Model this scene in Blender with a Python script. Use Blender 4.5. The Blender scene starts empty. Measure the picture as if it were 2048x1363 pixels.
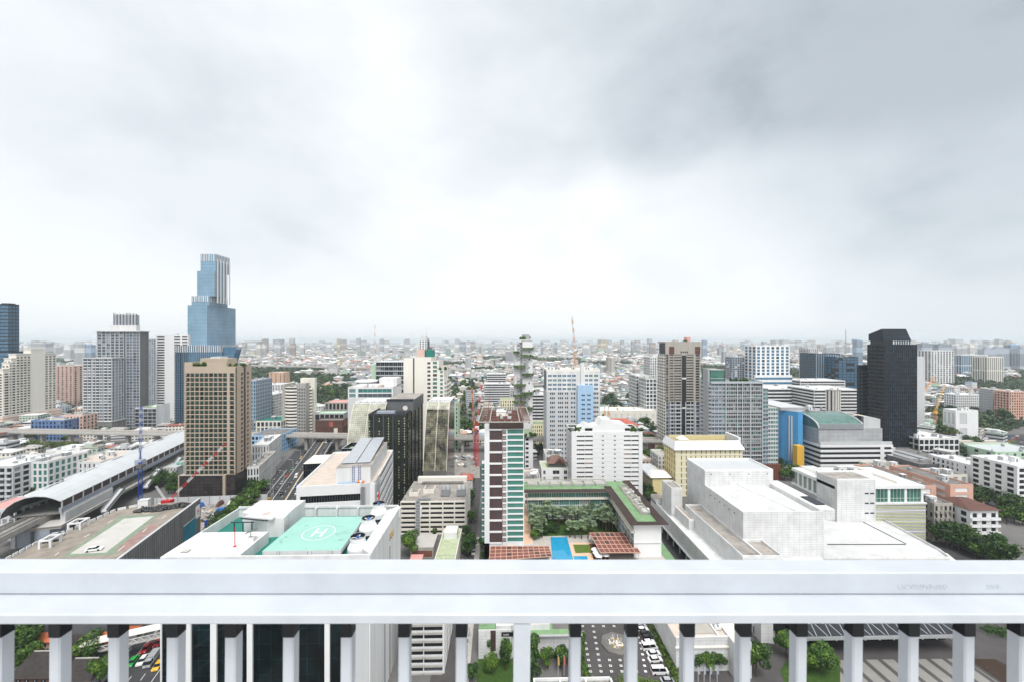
import bpy,math,random,re
import numpy as np
from mathutils import Vector,Matrix
R = math.radians
rng = random.Random(7)
sc = bpy.context.scene
C = sc.collection

# ------------------------------------------------------------ camera
H = 103.0                      # eye height above the street
F = 796.0                      # focal length in photo pixels (14 mm on 36 mm)
YAW = R(1.3)                   # camera looks 1.3 degrees right of the city's grid
cam = bpy.data.cameras.new('camera')
cam.lens = 14.0; cam.sensor_width = 36.0; cam.sensor_fit = 'HORIZONTAL'
cam.clip_start = 0.05; cam.clip_end = 80000
cam.dof.use_dof = True; cam.dof.focus_distance = 150.0; cam.dof.aperture_fstop = 5.0
co = bpy.data.objects.new('camera',cam); C.objects.link(co)
co.location = (0,0,H); co.rotation_euler = (R(90),0,-YAW)
sc.camera = co

# ------------------------------------------------------------ light
SUN_EL,SUN_AZ = R(60),R(165)      # azimuth clockwise from north (+Y): behind, to the right
w = bpy.data.worlds.new('World'); sc.world = w; w.use_nodes = True
nt = w.node_tree; N = nt.nodes; L = nt.links; N.clear()
def nd(tree,typ,**kw):
    n = tree.nodes.new(typ)
    for k,v in kw.items():
        if k.startswith('i_'): n.inputs[int(k[2:])].default_value = v
        else: setattr(n,k,v)
    return n
def px_dir(px,py):
    v = Vector(((px-1024)/F,1,(682-py)/F)).normalized()
    v.rotate(Matrix.Rotation(-YAW,3,'Z')); return v
out = nd(nt,'ShaderNodeOutputWorld'); bg = nd(nt,'ShaderNodeBackground'); bg.inputs[1].default_value = 0.1
L.new(bg.outputs[0],out.inputs[0])
sky = nd(nt,'ShaderNodeTexSky',sky_type='NISHITA',sun_disc=False,sun_elevation=SUN_EL,sun_rotation=SUN_AZ,air_density=1.0,dust_density=2.0)
tc = nd(nt,'ShaderNodeTexCoord')
def vmath(op,a,b=None):
    n = nd(nt,'ShaderNodeVectorMath',operation=op)
    for i,x in enumerate((a,b)):
        if x is None: continue
        if hasattr(x,'links'): L.new(x,n.inputs[i])
        else: n.inputs[i].default_value = x
    return n
def fmath(op,a,b=None,clamp=False):
    n = nd(nt,'ShaderNodeMath',operation=op,use_clamp=clamp)
    for i,x in enumerate((a,b)):
        if x is None: continue
        if hasattr(x,'links'): L.new(x,n.inputs[i])
        else: n.inputs[i].default_value = x
    return n.outputs[0]
def mrange(x,a,b,c,d):
    n = nd(nt,'ShaderNodeMapRange',interpolation_type='SMOOTHSTEP',i_1=a,i_2=b,i_3=c,i_4=d); L.new(x,n.inputs[0]); return n.outputs[0]
dirv = tc.outputs['Generated']
sx = nd(nt,'ShaderNodeSeparateXYZ'); L.new(dirv,sx.inputs[0])
zz = fmath('MAXIMUM',sx.outputs[2],0.0); zz = fmath('ADD',zz,0.22)
cx = nd(nt,'ShaderNodeCombineXYZ'); L.new(fmath('MULTIPLY',sx.outputs[0],1.5),cx.inputs[0]); L.new(fmath('MULTIPLY',sx.outputs[1],1.5),cx.inputs[1]); L.new(fmath('MULTIPLY',sx.outputs[2],2.6),cx.inputs[2])
n1 = nd(nt,'ShaderNodeTexNoise',i_2=1.7,i_3=5.0,i_4=0.5); n1.inputs['Distortion'].default_value = 0.2; L.new(cx.outputs[0],n1.inputs[0])
n2 = nd(nt,'ShaderNodeTexNoise',i_2=4.2,i_3=6.0,i_4=0.55); L.new(cx.outputs[0],n2.inputs[0])
dirn = vmath('NORMALIZE',dirv).outputs[0]
# warp the direction a little so the cloud banks have ragged rims
nw = nd(nt,'ShaderNodeTexNoise',i_2=2.6,i_3=6.0,i_4=.5); L.new(dirv,nw.inputs[0])
wv = vmath('SUBTRACT',nw.outputs[1],(0.5,0.5,0.5)).outputs[0]
sc_ = nd(nt,'ShaderNodeVectorMath',operation='SCALE'); L.new(wv,sc_.inputs[0]); sc_.inputs[3].default_value = 0.17
dw = vmath('NORMALIZE',vmath('ADD',dirn,sc_.outputs[0]).outputs[0]).outputs[0]
dark = None
for (px,py,r0,r1,amt) in [(2120,-130,.80,.99,.44),(1980,350,.985,.999,.09),(560,370,.955,.999,.09),(640,400,.988,.9995,.05),
                              (330,250,.945,.998,.06),(40,170,.92,.998,.06),(1330,545,.992,.9998,.035),(520,470,.992,.9998,.03),(1800,560,.985,.9998,.03)]:
    n = vmath('DOT_PRODUCT',dw,tuple(px_dir(px,py)))
    m = mrange(n.outputs[1],r0,r1,0,amt)
    dark = m if dark is None else fmath('ADD',dark,m)
# the grey bank overhead on the right, its lower rim a long line sinking to the left
pn = px_dir(1250,372).cross(px_dir(2048,262)).normalized()
if pn.z < 0: pn = -pn
pm = mrange(vmath('DOT_PRODUCT',dw,tuple(pn)).outputs[1],-.01,.10,0,.27)
dark = fmath('ADD',dark,fmath('MULTIPLY',pm,mrange(vmath('DOT_PRODUCT',dw,tuple(px_dir(2000,-60))).outputs[1],.50,.92,0,1)))
tex = fmath('ADD',fmath('MULTIPLY',n1.outputs[0],0.7),fmath('MULTIPLY',n2.outputs[0],0.3))
texc = mrange(tex,.36,.64,0.82,1.1)
dk = fmath('ADD',fmath('MULTIPLY',dark,texc),fmath('MULTIPLY',mrange(tex,.42,.63,0,.095),mrange(sx.outputs[2],0,.25,.2,1)))
hz = mrange(sx.outputs[2],0.0,0.10,0.05,0.0)
dk = fmath('MINIMUM',fmath('MULTIPLY',fmath('ADD',dk,hz),0.66),0.62)
ramp = nd(nt,'ShaderNodeValToRGB')
e = ramp.color_ramp.elements
e[0].position = 0; e[0].color = (.955,.975,.985,1); e[1].position = .6; e[1].color = (.28,.325,.365,1)
k = ramp.color_ramp.elements.new(.12); k.color = (.78,.825,.865,1)
k = ramp.color_ramp.elements.new(.28); k.color = (.60,.655,.70,1)
L.new(dk,ramp.inputs[0])
cl = nd(nt,'ShaderNodeVectorMath',operation='SCALE'); L.new(ramp.outputs[0],cl.inputs[0]); cl.inputs[3].default_value = 8.0
mix = nd(nt,'ShaderNodeMix',data_type='RGBA'); mix.inputs[0].default_value = .93
L.new(sky.outputs[0],mix.inputs[6]); L.new(cl.outputs[0],mix.inputs[7]); L.new(mix.outputs[2],bg.inputs[0])

sl = bpy.data.lights.new('sun','SUN'); sl.energy = 2.3; sl.angle = R(24); sl.color = (1,.985,.96)
so = bpy.data.objects.new('sun',sl); C.objects.link(so)
so.rotation_euler = Vector((math.sin(SUN_AZ)*math.cos(SUN_EL),math.cos(SUN_AZ)*math.cos(SUN_EL),math.sin(SUN_EL))).to_track_quat('Z','Y').to_euler()
so.location = (40,-60,300)

sc.view_settings.view_transform = 'Standard'; sc.view_settings.look = 'None'
sc.view_settings.exposure = 0.5; sc.view_settings.gamma = 1
sc.render.engine = 'CYCLES'
cy = sc.cycles; cy.use_denoising = True; cy.max_bounces = 5; cy.diffuse_bounces = 2; cy.glossy_bounces = 2
cy.transmission_bounces = 2; cy.volume_bounces = 2; cy.transparent_max_bounces = 4; cy.sample_clamp_indirect = 4
cy.use_adaptive_sampling = True; cy.adaptive_threshold = 0.02

# ------------------------------------------------------------ photo pixel -> place in the city
ca,sa = math.cos(YAW),math.sin(YAW)
def gp(px,py,z=0.0):
    d = F*(H-z)/(py-682.0); xc = (px-1024)/F
    return (d*(xc*ca+sa),d*(ca-xc*sa))
def at(px,Y):
    xc = (px-1024)/F; d = Y/(ca-xc*sa); return d*(xc*ca+sa)
def zt(px,py,Y):
    xc = (px-1024)/F; d = Y/(ca-xc*sa); return H-(py-682.0)*d/F
def yat(X,px):
    xc = (px-1024)/F; d = X/(xc*ca+sa); return d*(ca-xc*sa)
def proj(x,y,z=0.0):
    d = x*sa+y*ca
    if d <= 1: return None
    return (1024+F*(x*ca-y*sa)/d,682+F*(H-z)/d,d)

# ------------------------------------------------------------ materials
MATS = {}
def mat(name,col,rough=.7,var=.12,scale=.35,spec=.3,metal=0,streak=0.0,coat=0,noise2=None):
    m = bpy.data.materials.new(name); m.use_nodes = True; t = m.node_tree; p = t.nodes['Principled BSDF']
    p.inputs['Roughness'].default_value = rough; p.inputs['Metallic'].default_value = metal
    p.inputs['Specular IOR Level'].default_value = spec; p.inputs['Coat Weight'].default_value = coat
    c = (*col,1)
    if var > 0:
        g = t.nodes.new('ShaderNodeNewGeometry')
        n = nd(t,'ShaderNodeTexNoise',i_2=scale,i_3=6.0,i_4=.62)
        src = g.outputs['Position']
        if streak > 0:
            mp = t.nodes.new('ShaderNodeMapping'); mp.inputs['Scale'].default_value = (1,1,.07)
            t.links.new(src,mp.inputs[0]); src = mp.outputs[0]
        t.links.new(src,n.inputs[0])
        mr = nd(t,'ShaderNodeMapRange',i_1=.3,i_2=.75,i_3=1+var*.4,i_4=1-var); t.links.new(n.outputs[0],mr.inputs[0])
        mx = nd(t,'ShaderNodeVectorMath',operation='SCALE'); mx.inputs[0].default_value = col; t.links.new(mr.outputs[0],mx.inputs[3])
        last = mx.outputs[0]
        if noise2:
            n2_ = nd(t,'ShaderNodeTexNoise',i_2=noise2[1],i_3=5.0,i_4=.6); t.links.new(g.outputs['Position'],n2_.inputs[0])
            r2 = nd(t,'ShaderNodeMapRange',i_1=noise2[2],i_2=noise2[2]+.08,i_3=0,i_4=1); t.links.new(n2_.outputs[0],r2.inputs[0])
            m2 = nd(t,'ShaderNodeMix',data_type='RGBA'); t.links.new(r2.outputs[0],m2.inputs[0]); t.links.new(last,m2.inputs[6]); m2.inputs[7].default_value = (*noise2[0],1)
            last = m2.outputs[2]
        t.links.new(last,p.inputs['Base Color'])
    else: p.inputs['Base Color'].default_value = c
    MATS[name] = m; return m
def glassmat(name,col,rough=.08,var=.5,scale=.25):
    m = mat(name,col,rough,var,scale,spec=.55 if col[2] > .12 else .3,coat=0); return m
mat('white',(.72,.72,.715),.55,.22,.25,streak=1)
mat('white_clean',(.78,.78,.78),.5,.05,.15)
mat('white_roof',(.70,.70,.685),.6,.25,.3,noise2=((.60,.58,.53),.2,.64))
mat('cream',(.77,.73,.65),.6,.10,.2,streak=1)
mat('cream_light',(.82,.78,.70),.6,.08,.2,streak=1)
mat('pink',(.68,.47,.40),.6,.1,.2)
mat('beige',(.47,.385,.30),.6,.10,.25,streak=1)
mat('grey_light',(.56,.57,.58),.6,.12,.2,streak=1)
mat('grey',(.36,.37,.38),.6,.14,.2,streak=1)
mat('grey_warm',(.42,.39,.35),.65,.2,.25,streak=1)
mat('grey_blue',(.34,.375,.43),.55,.1,.2,streak=1)
mat('grey_dark',(.13,.135,.14),.5,.2,.3)
mat('charcoal',(.028,.033,.040),.45,.2,.3)
mat('black',(.012,.013,.015),.4,.1,.3)
mat('navy_panel',(.008,.016,.028),.4,.3,.2,spec=.3)
mat('brown_panel',(.075,.050,.045),.5,.25,.4)
mat('brown_wood',(.16,.055,.03),.6,.4,.5,streak=1)
mat('maroon',(.22,.09,.07),.6,.25,.5)
mat('yellow_wall',(.78,.65,.34),.6,.1,.2,streak=1)
mat('yellow_pale',(.80,.74,.52),.6,.1,.2,streak=1)
mat('yellow_bright',(.72,.43,.06),.5,.05,.2)
mat('orange',(.70,.20,.04),.5,.1,.4)
mat('peach',(.72,.48,.34),.6,.1,.3)
mat('salmon',(.66,.40,.31),.6,.1,.3)
mat('blue_wall',(.08,.32,.62),.5,.08,.2)
mat('blue_pale',(.38,.55,.74),.55,.08,.2,streak=1)
mat('blue_house',(.12,.21,.42),.6,.15,.3)
mat('green_pale',(.46,.62,.46),.6,.15,.3,streak=1)
mat('mint',(.30,.55,.47),.6,.10,.15,noise2=((.20,.36,.30),.5,.62))
mat('mint_dark',(.02,.20,.16),.6,.2,.3)
mat('roof_green',(.20,.33,.17),.75,.3,.4,noise2=((.12,.2,.12),.5,.7))
mat('roof_lime',(.45,.50,.33),.75,.25,.5,noise2=((.22,.33,.14),.6,.62))
mat('roof_sage',(.25,.30,.20),.7,.2,.4)
mat('roof_red',(.46,.13,.10),.7,.25,.4)
mat('roof_pink',(.66,.33,.30),.6,.15,.4)
mat('roof_orange',(.56,.17,.075),.7,.2,.6)
mat('roof_brown',(.13,.065,.05),.7,.25,.4)
mat('roof_thai',(.20,.115,.095),.7,.2,.5)
mat('roof_tile_dark',(.045,.038,.036),.8,.5,1.2)
mat('roof_grey',(.20,.19,.18),.8,.35,.3)
mat('roof_metal',(.54,.56,.57),.4,.08,.15,spec=.5)
mat('roof_beige',(.58,.50,.43),.8,.18,.35,noise2=((.38,.31,.25),.3,.66))
mat('concrete',(.42,.40,.37),.8,.25,.3)
mat('concrete_dark',(.17,.16,.15),.85,.3,.25)
mat('concrete_stain',(.36,.33,.30),.85,.45,.18,noise2=((.14,.13,.12),.15,.6))
mat('parking_top',(.30,.26,.22),.85,.4,.25,noise2=((.18,.15,.13),.3,.62))
mat('pale_concrete',(.52,.50,.47),.8,.15,.2)
mat('faded_red',(.33,.21,.19),.8,.35,.5)
mat('faded_green',(.22,.28,.20),.8,.25,.5)
mat('asphalt',(.060,.060,.064),.9,.3,.2)
mat('asphalt_warm',(.085,.078,.078),.9,.25,.15)
mat('ground',(.16,.155,.15),.9,.4,.03)
mat('paving',(.48,.45,.41),.8,.2,.5)
mat('paving_grey',(.30,.30,.29),.8,.2,.3)
mat('paving_dark',(.13,.125,.12),.8,.2,.4)
mat('paint',(.75,.75,.73),.7,.25,1.5)
mat('paint_yellow',(.62,.42,.10),.7,.3,1.0)
mat('grass_mat',(.045,.095,.016),.9,.5,1.2)
mat('lawn',(.10,.16,.025),.9,.3,1.0)
mat('soil',(.05,.032,.022),.95,.4,1.0)
mat('leaf_dark',(.027,.064,.018),.6,.5,.35)
mat('leaf_mid',(.055,.120,.024),.6,.5,.35)
mat('leaf_light',(.12,.215,.026),.6,.45,.35)
mat('leaf_olive',(.15,.16,.04),.6,.4,.35)
mat('leaf_palm',(.30,.38,.24),.55,.4,.5)
mat('bark',(.09,.065,.045),.9,.4,2.0)
mat('water_pool',(.02,.30,.52),.06,.15,.6,spec=.6)
mat('water_dark',(.012,.05,.05),.05,.2,.6,spec=.7)
mat('metal_white',(.52,.55,.595),.34,.10,9,spec=.5,noise2=((.36,.38,.41),60,.74))
mat('metal_grey',(.35,.37,.39),.4,.15,.4,metal=.4)
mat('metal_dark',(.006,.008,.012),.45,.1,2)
mat('solar',(.40,.42,.45),.25,.12,.4,spec=.6)
mat('crane_red',(.52,.02,.03),.5,.15,1)
mat('crane_white',(.8,.8,.8),.5,.1,1)
mat('crane_blue',(.02,.06,.28),.5,.15,1)
mat('crane_orange',(.72,.32,.10),.5,.15,1)
mat('crane_yellow',(.75,.45,.05),.5,.1,1)
mat('tarp_blue',(.02,.14,.50),.5,.3,1)
mat('tyre',(.012,.012,.013),.9,.2,2)
mat('red_sign',(.70,.08,.08),.5,.1,1)
mat('gold',(.50,.30,.08),.4,.1,1,metal=.3)
mat('billboard_teal',(.0,.19,.28),.3,.4,.12)
mat('gravel',(.35,.32,.28),.95,.6,2.0,noise2=((.12,.11,.10),1.2,.55))
mat('rubble',(.36,.33,.30),.95,.6,.6,noise2=((.12,.12,.13),.5,.55))
glassmat('glass_dark',(.022,.026,.030))
glassmat('glass_black',(.006,.009,.012),.1)
glassmat('glass_smoke',(.028,.034,.030),.12)
glassmat('glass_navy',(.025,.05,.085),.1,.4)
glassmat('glass_hotel',(.10,.26,.22),.15,.3)
glassmat('glass_blue',(.05,.15,.25),.07,.35)
glassmat('glass_sky',(.22,.40,.54),.12,.3,.05)
glassmat('glass_teal',(.045,.20,.18),.10,.35)
glassmat('glass_green',(.05,.17,.13),.12,.5)
glassmat('glass_grey',(.10,.12,.14),.12,.4)
glassmat('glass_curtain',(.30,.30,.28),.2,.3)
mat('louvre_shade',(.20,.20,.20),.7,.2,.5)
mat('louvre_yellow',(.62,.62,.36),.6,.15,.5)

def gridmat(name,wall,line,pu,pv,tw,rough=.55,rowvar=.0,var=.1):
    """panel joints as a real surface pattern, laid out in metres by the mesh's uv"""
    m = bpy.data.materials.new(name); m.use_nodes = True; t = m.node_tree; p = t.nodes['Principled BSDF']
    p.inputs['Roughness'].default_value = rough; p.inputs['Specular IOR Level'].default_value = .35
    b = nd(t,'ShaderNodeTexBrick',offset=0.0,squash=1.0); uv = t.nodes.new('ShaderNodeUVMap'); t.links.new(uv.outputs[0],b.inputs['Vector'])
    b.inputs['Color1'].default_value = (*wall,1); b.inputs['Color2'].default_value = (*[c*(1-rowvar) for c in wall],1); b.inputs['Mortar'].default_value = (*line,1)
    b.inputs['Scale'].default_value = 1.0; b.inputs['Mortar Size'].default_value = tw; b.inputs['Mortar Smooth'].default_value = .1
    b.inputs['Brick Width'].default_value = pu; b.inputs['Row Height'].default_value = pv; b.inputs['Bias'].default_value = 0
    g = t.nodes.new('ShaderNodeNewGeometry'); n = nd(t,'ShaderNodeTexNoise',i_2=.2,i_3=5.0,i_4=.6); t.links.new(g.outputs['Position'],n.inputs[0])
    mr = nd(t,'ShaderNodeMapRange',i_1=.35,i_2=.7,i_3=1.03,i_4=1-var*1.8); t.links.new(n.outputs[0],mr.inputs[0])
    mx = nd(t,'ShaderNodeVectorMath',operation='SCALE'); t.links.new(b.outputs[0],mx.inputs[0]); t.links.new(mr.outputs[0],mx.inputs[3])
    t.links.new(mx.outputs[0],p.inputs['Base Color']); MATS[name] = m; return m
gridmat('tile_white',(.70,.70,.695),(.46,.47,.48),2.4,1.05,.05)
gridmat('seam_roof',(.64,.64,.635),(.52,.52,.51),1.2,60,.05)
gridmat('metal_cladding',(.24,.235,.23),(.13,.13,.13),1.3,40,.05,.45,.25)
gridmat('panel_grey',(.42,.43,.44),(.25,.26,.27),4.0,3.0,.08)
gridmat('panel_brown',(.055,.045,.045),(.016,.014,.015),2.6,2.1,.14,.45,.5)
gridmat('panel_maroon',(.085,.060,.060),(.17,.06,.045),2.2,40,.07,.5,.2)
gridmat('glass_grid',(.58,.57,.47),(.30,.30,.24),1.25,1.35,.12,.18,.12,.25)
gridmat('glass_grid_dark',(.30,.28,.19),(.12,.12,.09),1.25,1.35,.14,.15,.35,.6)
gridmat('facade_dark',(.004,.018,.021),(.05,.07,.075),3.1,3.98,.03,.04,.5,.6)
gridmat('roof_frame',(.20,.085,.07),(.5,.36,.33),2.6,2.6,.09,.6,.3)
gridmat('glass_roof',(.10,.22,.19),(.30,.36,.35),1.5,1.5,.08,.2,.35)
gridmat('concrete_patch',(.30,.29,.27),(.16,.16,.15),1.1,6.0,.1,.8,.3)
gridmat('stripe_paving',(.27,.26,.24),(.085,.08,.078),5.3,400,.85,.8,.05)

def winmat(name,wall,glass,pu,pv,fu,fv,rough=.6,hue=0.0):
    """wall with rows of recess-dark panes for buildings too far to model one by one; uv in metres"""
    m = bpy.data.materials.new(name); m.use_nodes = True; t = m.node_tree; p = t.nodes['Principled BSDF']
    p.inputs['Specular IOR Level'].default_value = .4
    uv = t.nodes.new('ShaderNodeUVMap'); s = t.nodes.new('ShaderNodeSeparateXYZ'); t.links.new(uv.outputs[0],s.inputs[0])
    def M(op,a,b):
        n = nd(t,'ShaderNodeMath',operation=op)
        for i,x in enumerate((a,b)):
            if hasattr(x,'links'): t.links.new(x,n.inputs[i])
            else: n.inputs[i].default_value = x
        return n.outputs[0]
    fu_ = M('FRACT',M('DIVIDE',s.outputs[0],pu),0); fv_ = M('FRACT',M('DIVIDE',s.outputs[1],pv),0)
    a = M('MULTIPLY',M('GREATER_THAN',fu_,(1-fu)/2),M('LESS_THAN',fu_,(1+fu)/2))
    b = M('MULTIPLY',M('GREATER_THAN',fv_,.30),M('LESS_THAN',fv_,.30+fv))
    k = M('MULTIPLY',a,b)
    cell = t.nodes.new('ShaderNodeCombineXYZ'); t.links.new(M('FLOOR',M('DIVIDE',s.outputs[0],pu),0),cell.inputs[0]); t.links.new(M('FLOOR',M('DIVIDE',s.outputs[1],pv),0),cell.inputs[1])
    wn = nd(t,'ShaderNodeTexWhiteNoise'); t.links.new(cell.outputs[0],wn.inputs[0])
    gm = nd(t,'ShaderNodeMix',data_type='RGBA'); gm.inputs[6].default_value = (*glass,1); gm.inputs[7].default_value = (*[min(1,c*3+.05) for c in glass],1)
    t.links.new(M('MULTIPLY',M('GREATER_THAN',wn.outputs[0],.6),M('MULTIPLY',wn.outputs[0],.8)),gm.inputs[0])
    oi = t.nodes.new('ShaderNodeObjectInfo')
    at_ = t.nodes.new('ShaderNodeAttribute'); at_.attribute_name = 'tint'; at_.attribute_type = 'GEOMETRY'
    g = t.nodes.new('ShaderNodeNewGeometry'); n = nd(t,'ShaderNodeTexNoise',i_2=.15,i_3=5.0,i_4=.65); t.links.new(g.outputs['Position'],n.inputs[0])
    mr = nd(t,'ShaderNodeMapRange',i_1=.3,i_2=.75,i_3=1.05,i_4=.78); t.links.new(n.outputs[0],mr.inputs[0])
    if wall is None:
        wc = nd(t,'ShaderNodeVectorMath',operation='SCALE'); t.links.new(at_.outputs['Color'],wc.inputs[0]); t.links.new(mr.outputs[0],wc.inputs[3])
    else:
        wc = nd(t,'ShaderNodeVectorMath',operation='SCALE'); wc.inputs[0].default_value = wall; t.links.new(mr.outputs[0],wc.inputs[3])
    mx = nd(t,'ShaderNodeMix',data_type='RGBA'); t.links.new(k,mx.inputs[0]); t.links.new(wc.outputs[0],mx.inputs[6]); t.links.new(gm.outputs[2],mx.inputs[7])
    t.links.new(mx.outputs[2],p.inputs['Base Color'])
    r = nd(t,'ShaderNodeMapRange',i_3=rough,i_4=.15); t.links.new(k,r.inputs[0]); t.links.new(r.outputs[0],p.inputs['Roughness'])
    MATS[name] = m; return m
winmat('city_wall',None,(.03,.035,.04),3.0,3.1,.55,.45)
winmat('city_band',None,(.03,.035,.04),40.,3.3,1.0,.42)
winmat('city_tall',None,(.04,.05,.065),4.0,60.,.45,.9)
def tintmat(name,rough=.7):
    m = bpy.data.materials.new(name); m.use_nodes = True; t = m.node_tree; p = t.nodes['Principled BSDF']; p.inputs['Roughness'].default_value = rough
    a = t.nodes.new('ShaderNodeAttribute'); a.attribute_name = 'tint'
    g = t.nodes.new('ShaderNodeNewGeometry'); n = nd(t,'ShaderNodeTexNoise',i_2=.12,i_3=6.0,i_4=.65); t.links.new(g.outputs['Position'],n.inputs[0])
    mr = nd(t,'ShaderNodeMapRange',i_1=.3,i_2=.75,i_3=1.1,i_4=.7); t.links.new(n.outputs[0],mr.inputs[0])
    wc = nd(t,'ShaderNodeVectorMath',operation='SCALE'); t.links.new(a.outputs['Color'],wc.inputs[0]); t.links.new(mr.outputs[0],wc.inputs[3])
    t.links.new(wc.outputs[0],p.inputs['Base Color']); MATS[name] = m
tintmat('city_roof'); tintmat('far_leaf')

# ------------------------------------------------------------ mesh builder
class MB:
    def __init__(s): s.v = []; s.f = []; s.m = []; s.uv = []; s.mats = []; s.tint = None; s.tints = []
    def mi(s,m):
        if m not in s.mats: s.mats.append(m)
        return s.mats.index(m)
    def face(s,pts,m,uv=None):
        k = len(s.v); s.v += [tuple(p) for p in pts]; s.f.append(tuple(range(k,k+len(pts)))); s.m.append(s.mi(m))
        if uv is None: uv = [(p[0],p[1]) for p in pts]
        s.uv += uv; s.tints += [s.tint or (1,1,1)]*len(pts)
    def box(s,x0,x1,y0,y1,z0,z1,m,top=None,T=None,bottom=True,ends=True):
        a = [(x0,y0,z0),(x1,y0,z0),(x1,y1,z0),(x0,y1,z0),(x0,y0,z1),(x1,y0,z1),(x1,y1,z1),(x0,y1,z1)]
        if T: a = [T(p) for p in a]
        W,D = x1-x0,y1-y0
        s.face([a[0],a[1],a[5],a[4]],m,[(0,z0),(W,z0),(W,z1),(0,z1)])
        s.face([a[2],a[3],a[7],a[6]],m,[(0,z0),(W,z0),(W,z1),(0,z1)])
        s.face([a[1],a[2],a[6],a[5]],m,[(0,z0),(D,z0),(D,z1),(0,z1)])
        s.face([a[3],a[0],a[4],a[7]],m,[(0,z0),(D,z0),(D,z1),(0,z1)])
        s.face([a[4],a[5],a[6],a[7]],top or m,[(x0,y0),(x1,y0),(x1,y1),(x0,y1)])
        if bottom: s.face([a[3],a[2],a[1],a[0]],m,[(0,0),(W,0),(W,D),(0,D)])
    def prism(s,poly,z0,z1,m,top=None,bottom=False):
        n = len(poly); u = 0
        for i in range(n):
            p,q = poly[i],poly[(i+1) % n]; l = math.dist(p,q)
            s.face([(*p,z0),(*q,z0),(*q,z1),(*p,z1)],m,[(u,z0),(u+l,z0),(u+l,z1),(u,z1)]); u += l
        s.face([(*p,z1) for p in poly],top or m)
        if bottom: s.face([(*p,z0) for p in reversed(poly)],m)
    def tube(s,a,b,r,m,seg=6,r2=None,caps=True):
        a,b = Vector(a),Vector(b); d = (b-a).normalized(); u = d.orthogonal().normalized(); v = d.cross(u); r2 = r if r2 is None else r2
        A = [a+(u*math.cos(t)+v*math.sin(t))*r for t in [i*2*math.pi/seg for i in range(seg)]]
        B = [b+(u*math.cos(t)+v*math.sin(t))*r2 for t in [i*2*math.pi/seg for i in range(seg)]]
        for i in range(seg): s.face([A[i],A[(i+1) % seg],B[(i+1) % seg],B[i]],m)
        if caps: s.face(B,m); s.face(A[::-1],m)
    def bar(s,a,b,w_,h_,m):
        """square-section bar from a to b, width across, height up"""
        a,b = Vector(a),Vector(b); d = (b-a).normalized(); side = d.cross(Vector((0,0,1)))
        if side.length < 1e-4: side = Vector((1,0,0))
        side.normalize(); up = side.cross(d).normalized(); side *= w_/2; up *= h_/2
        A = [a-side-up,a+side-up,a+side+up,a-side+up]; B = [p+(b-a) for p in A]
        l = (b-a).length
        for i in range(4): s.face([A[i],A[(i+1) % 4],B[(i+1) % 4],B[i]],m,[(0,0),(0,w_),(l,w_),(l,0)])
        s.face(A[::-1],m); s.face(B,m)
    def lathe(s,prof,m,cx=0,cy_=0,seg=24,sx_=1,sy_=1,mats=None,cap=True):
        rings = [[(cx+r*sx_*math.cos(i*2*math.pi/seg),cy_+r*sy_*math.sin(i*2*math.pi/seg),z) for i in range(seg)] for r,z in prof]
        for j in range(len(prof)-1):
            for i in range(seg):
                k = (i+1) % seg; s.face([rings[j][i],rings[j][k],rings[j+1][k],rings[j+1][i]],mats[j] if mats else m)
        if cap and prof[-1][0] > 0: s.face(rings[-1],mats[-1] if mats else m)
    def build(s,name,parent=None,loc=None,rotz=0,smooth=False):
        me = bpy.data.meshes.new(name); me.from_pydata(s.v,[],s.f)
        for n in s.mats: me.materials.append(MATS[n])
        if s.f:
            me.polygons.foreach_set('material_index',s.m)
            ul = me.uv_layers.new(name='UVMap'); ul.data.foreach_set('uv',np.array(s.uv,dtype=np.float32).ravel())
            if s.tint is not None:
                ca_ = me.color_attributes.new('tint','FLOAT_COLOR','CORNER')
                arr = np.ones((len(s.tints),4),dtype=np.float32); arr[:,:3] = np.array(s.tints,dtype=np.float32); ca_.data.foreach_set('color',arr.ravel())
            if smooth: me.polygons.foreach_set('use_smooth',[True]*len(s.f))
        me.update()
        return link(name,me,parent,loc,rotz)
def link(name,me,parent=None,loc=None,rotz=0):
    o = bpy.data.objects.new(name,me); C.objects.link(o)
    if parent: o.parent = parent
    if loc: o.location = loc
    if rotz: o.rotation_euler = (0,0,rotz)
    return o
def tag(o,label=None,cat=None,group=None,kind=None):
    if label: o['label'] = label
    if cat: o['category'] = cat
    if group: o['group'] = group
    if kind: o['kind'] = kind
    return o
def empty(name,loc,rotz=0,label=None,cat=None,group=None):
    o = bpy.data.objects.new(name,None); C.objects.link(o); o.location = loc; o.rotation_euler = (0,0,rotz); o.empty_display_size = 1
    return tag(o,label,cat,group)
def copy_tree(o,loc,rotz=0,scale=None,label=None,group=None,parent=None):
    c = o.copy(); C.objects.link(c)
    if parent is None:
        c.location = loc; c.rotation_euler = (0,0,rotz)
        if scale: c.scale = scale if hasattr(scale,'__len__') else (scale,)*3
        if label: c['label'] = label
        if group: c['group'] = group
    else: c.parent = parent
    for ch in o.children: copy_tree(ch,None,parent=c)
    return c

FOOT = []       # footprints: (cx, cy, hw, hd, rot)
def foot(cx_,cy_,w_,d_,rot=0,pad=3): FOOT.append((cx_,cy_,w_/2+pad,d_/2+pad,math.cos(rot),math.sin(rot)))
def blocked(x,y,r=0):
    for (cx_,cy_,hw,hd,c,s) in FOOT:
        dx,dy = x-cx_,y-cy_
        if abs(dx*c+dy*s) < hw+r and abs(-dx*s+dy*c) < hd+r: return True
    return False
LAND = []       # landmarks for describing what stands near them: (phrase, px, py)

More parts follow.
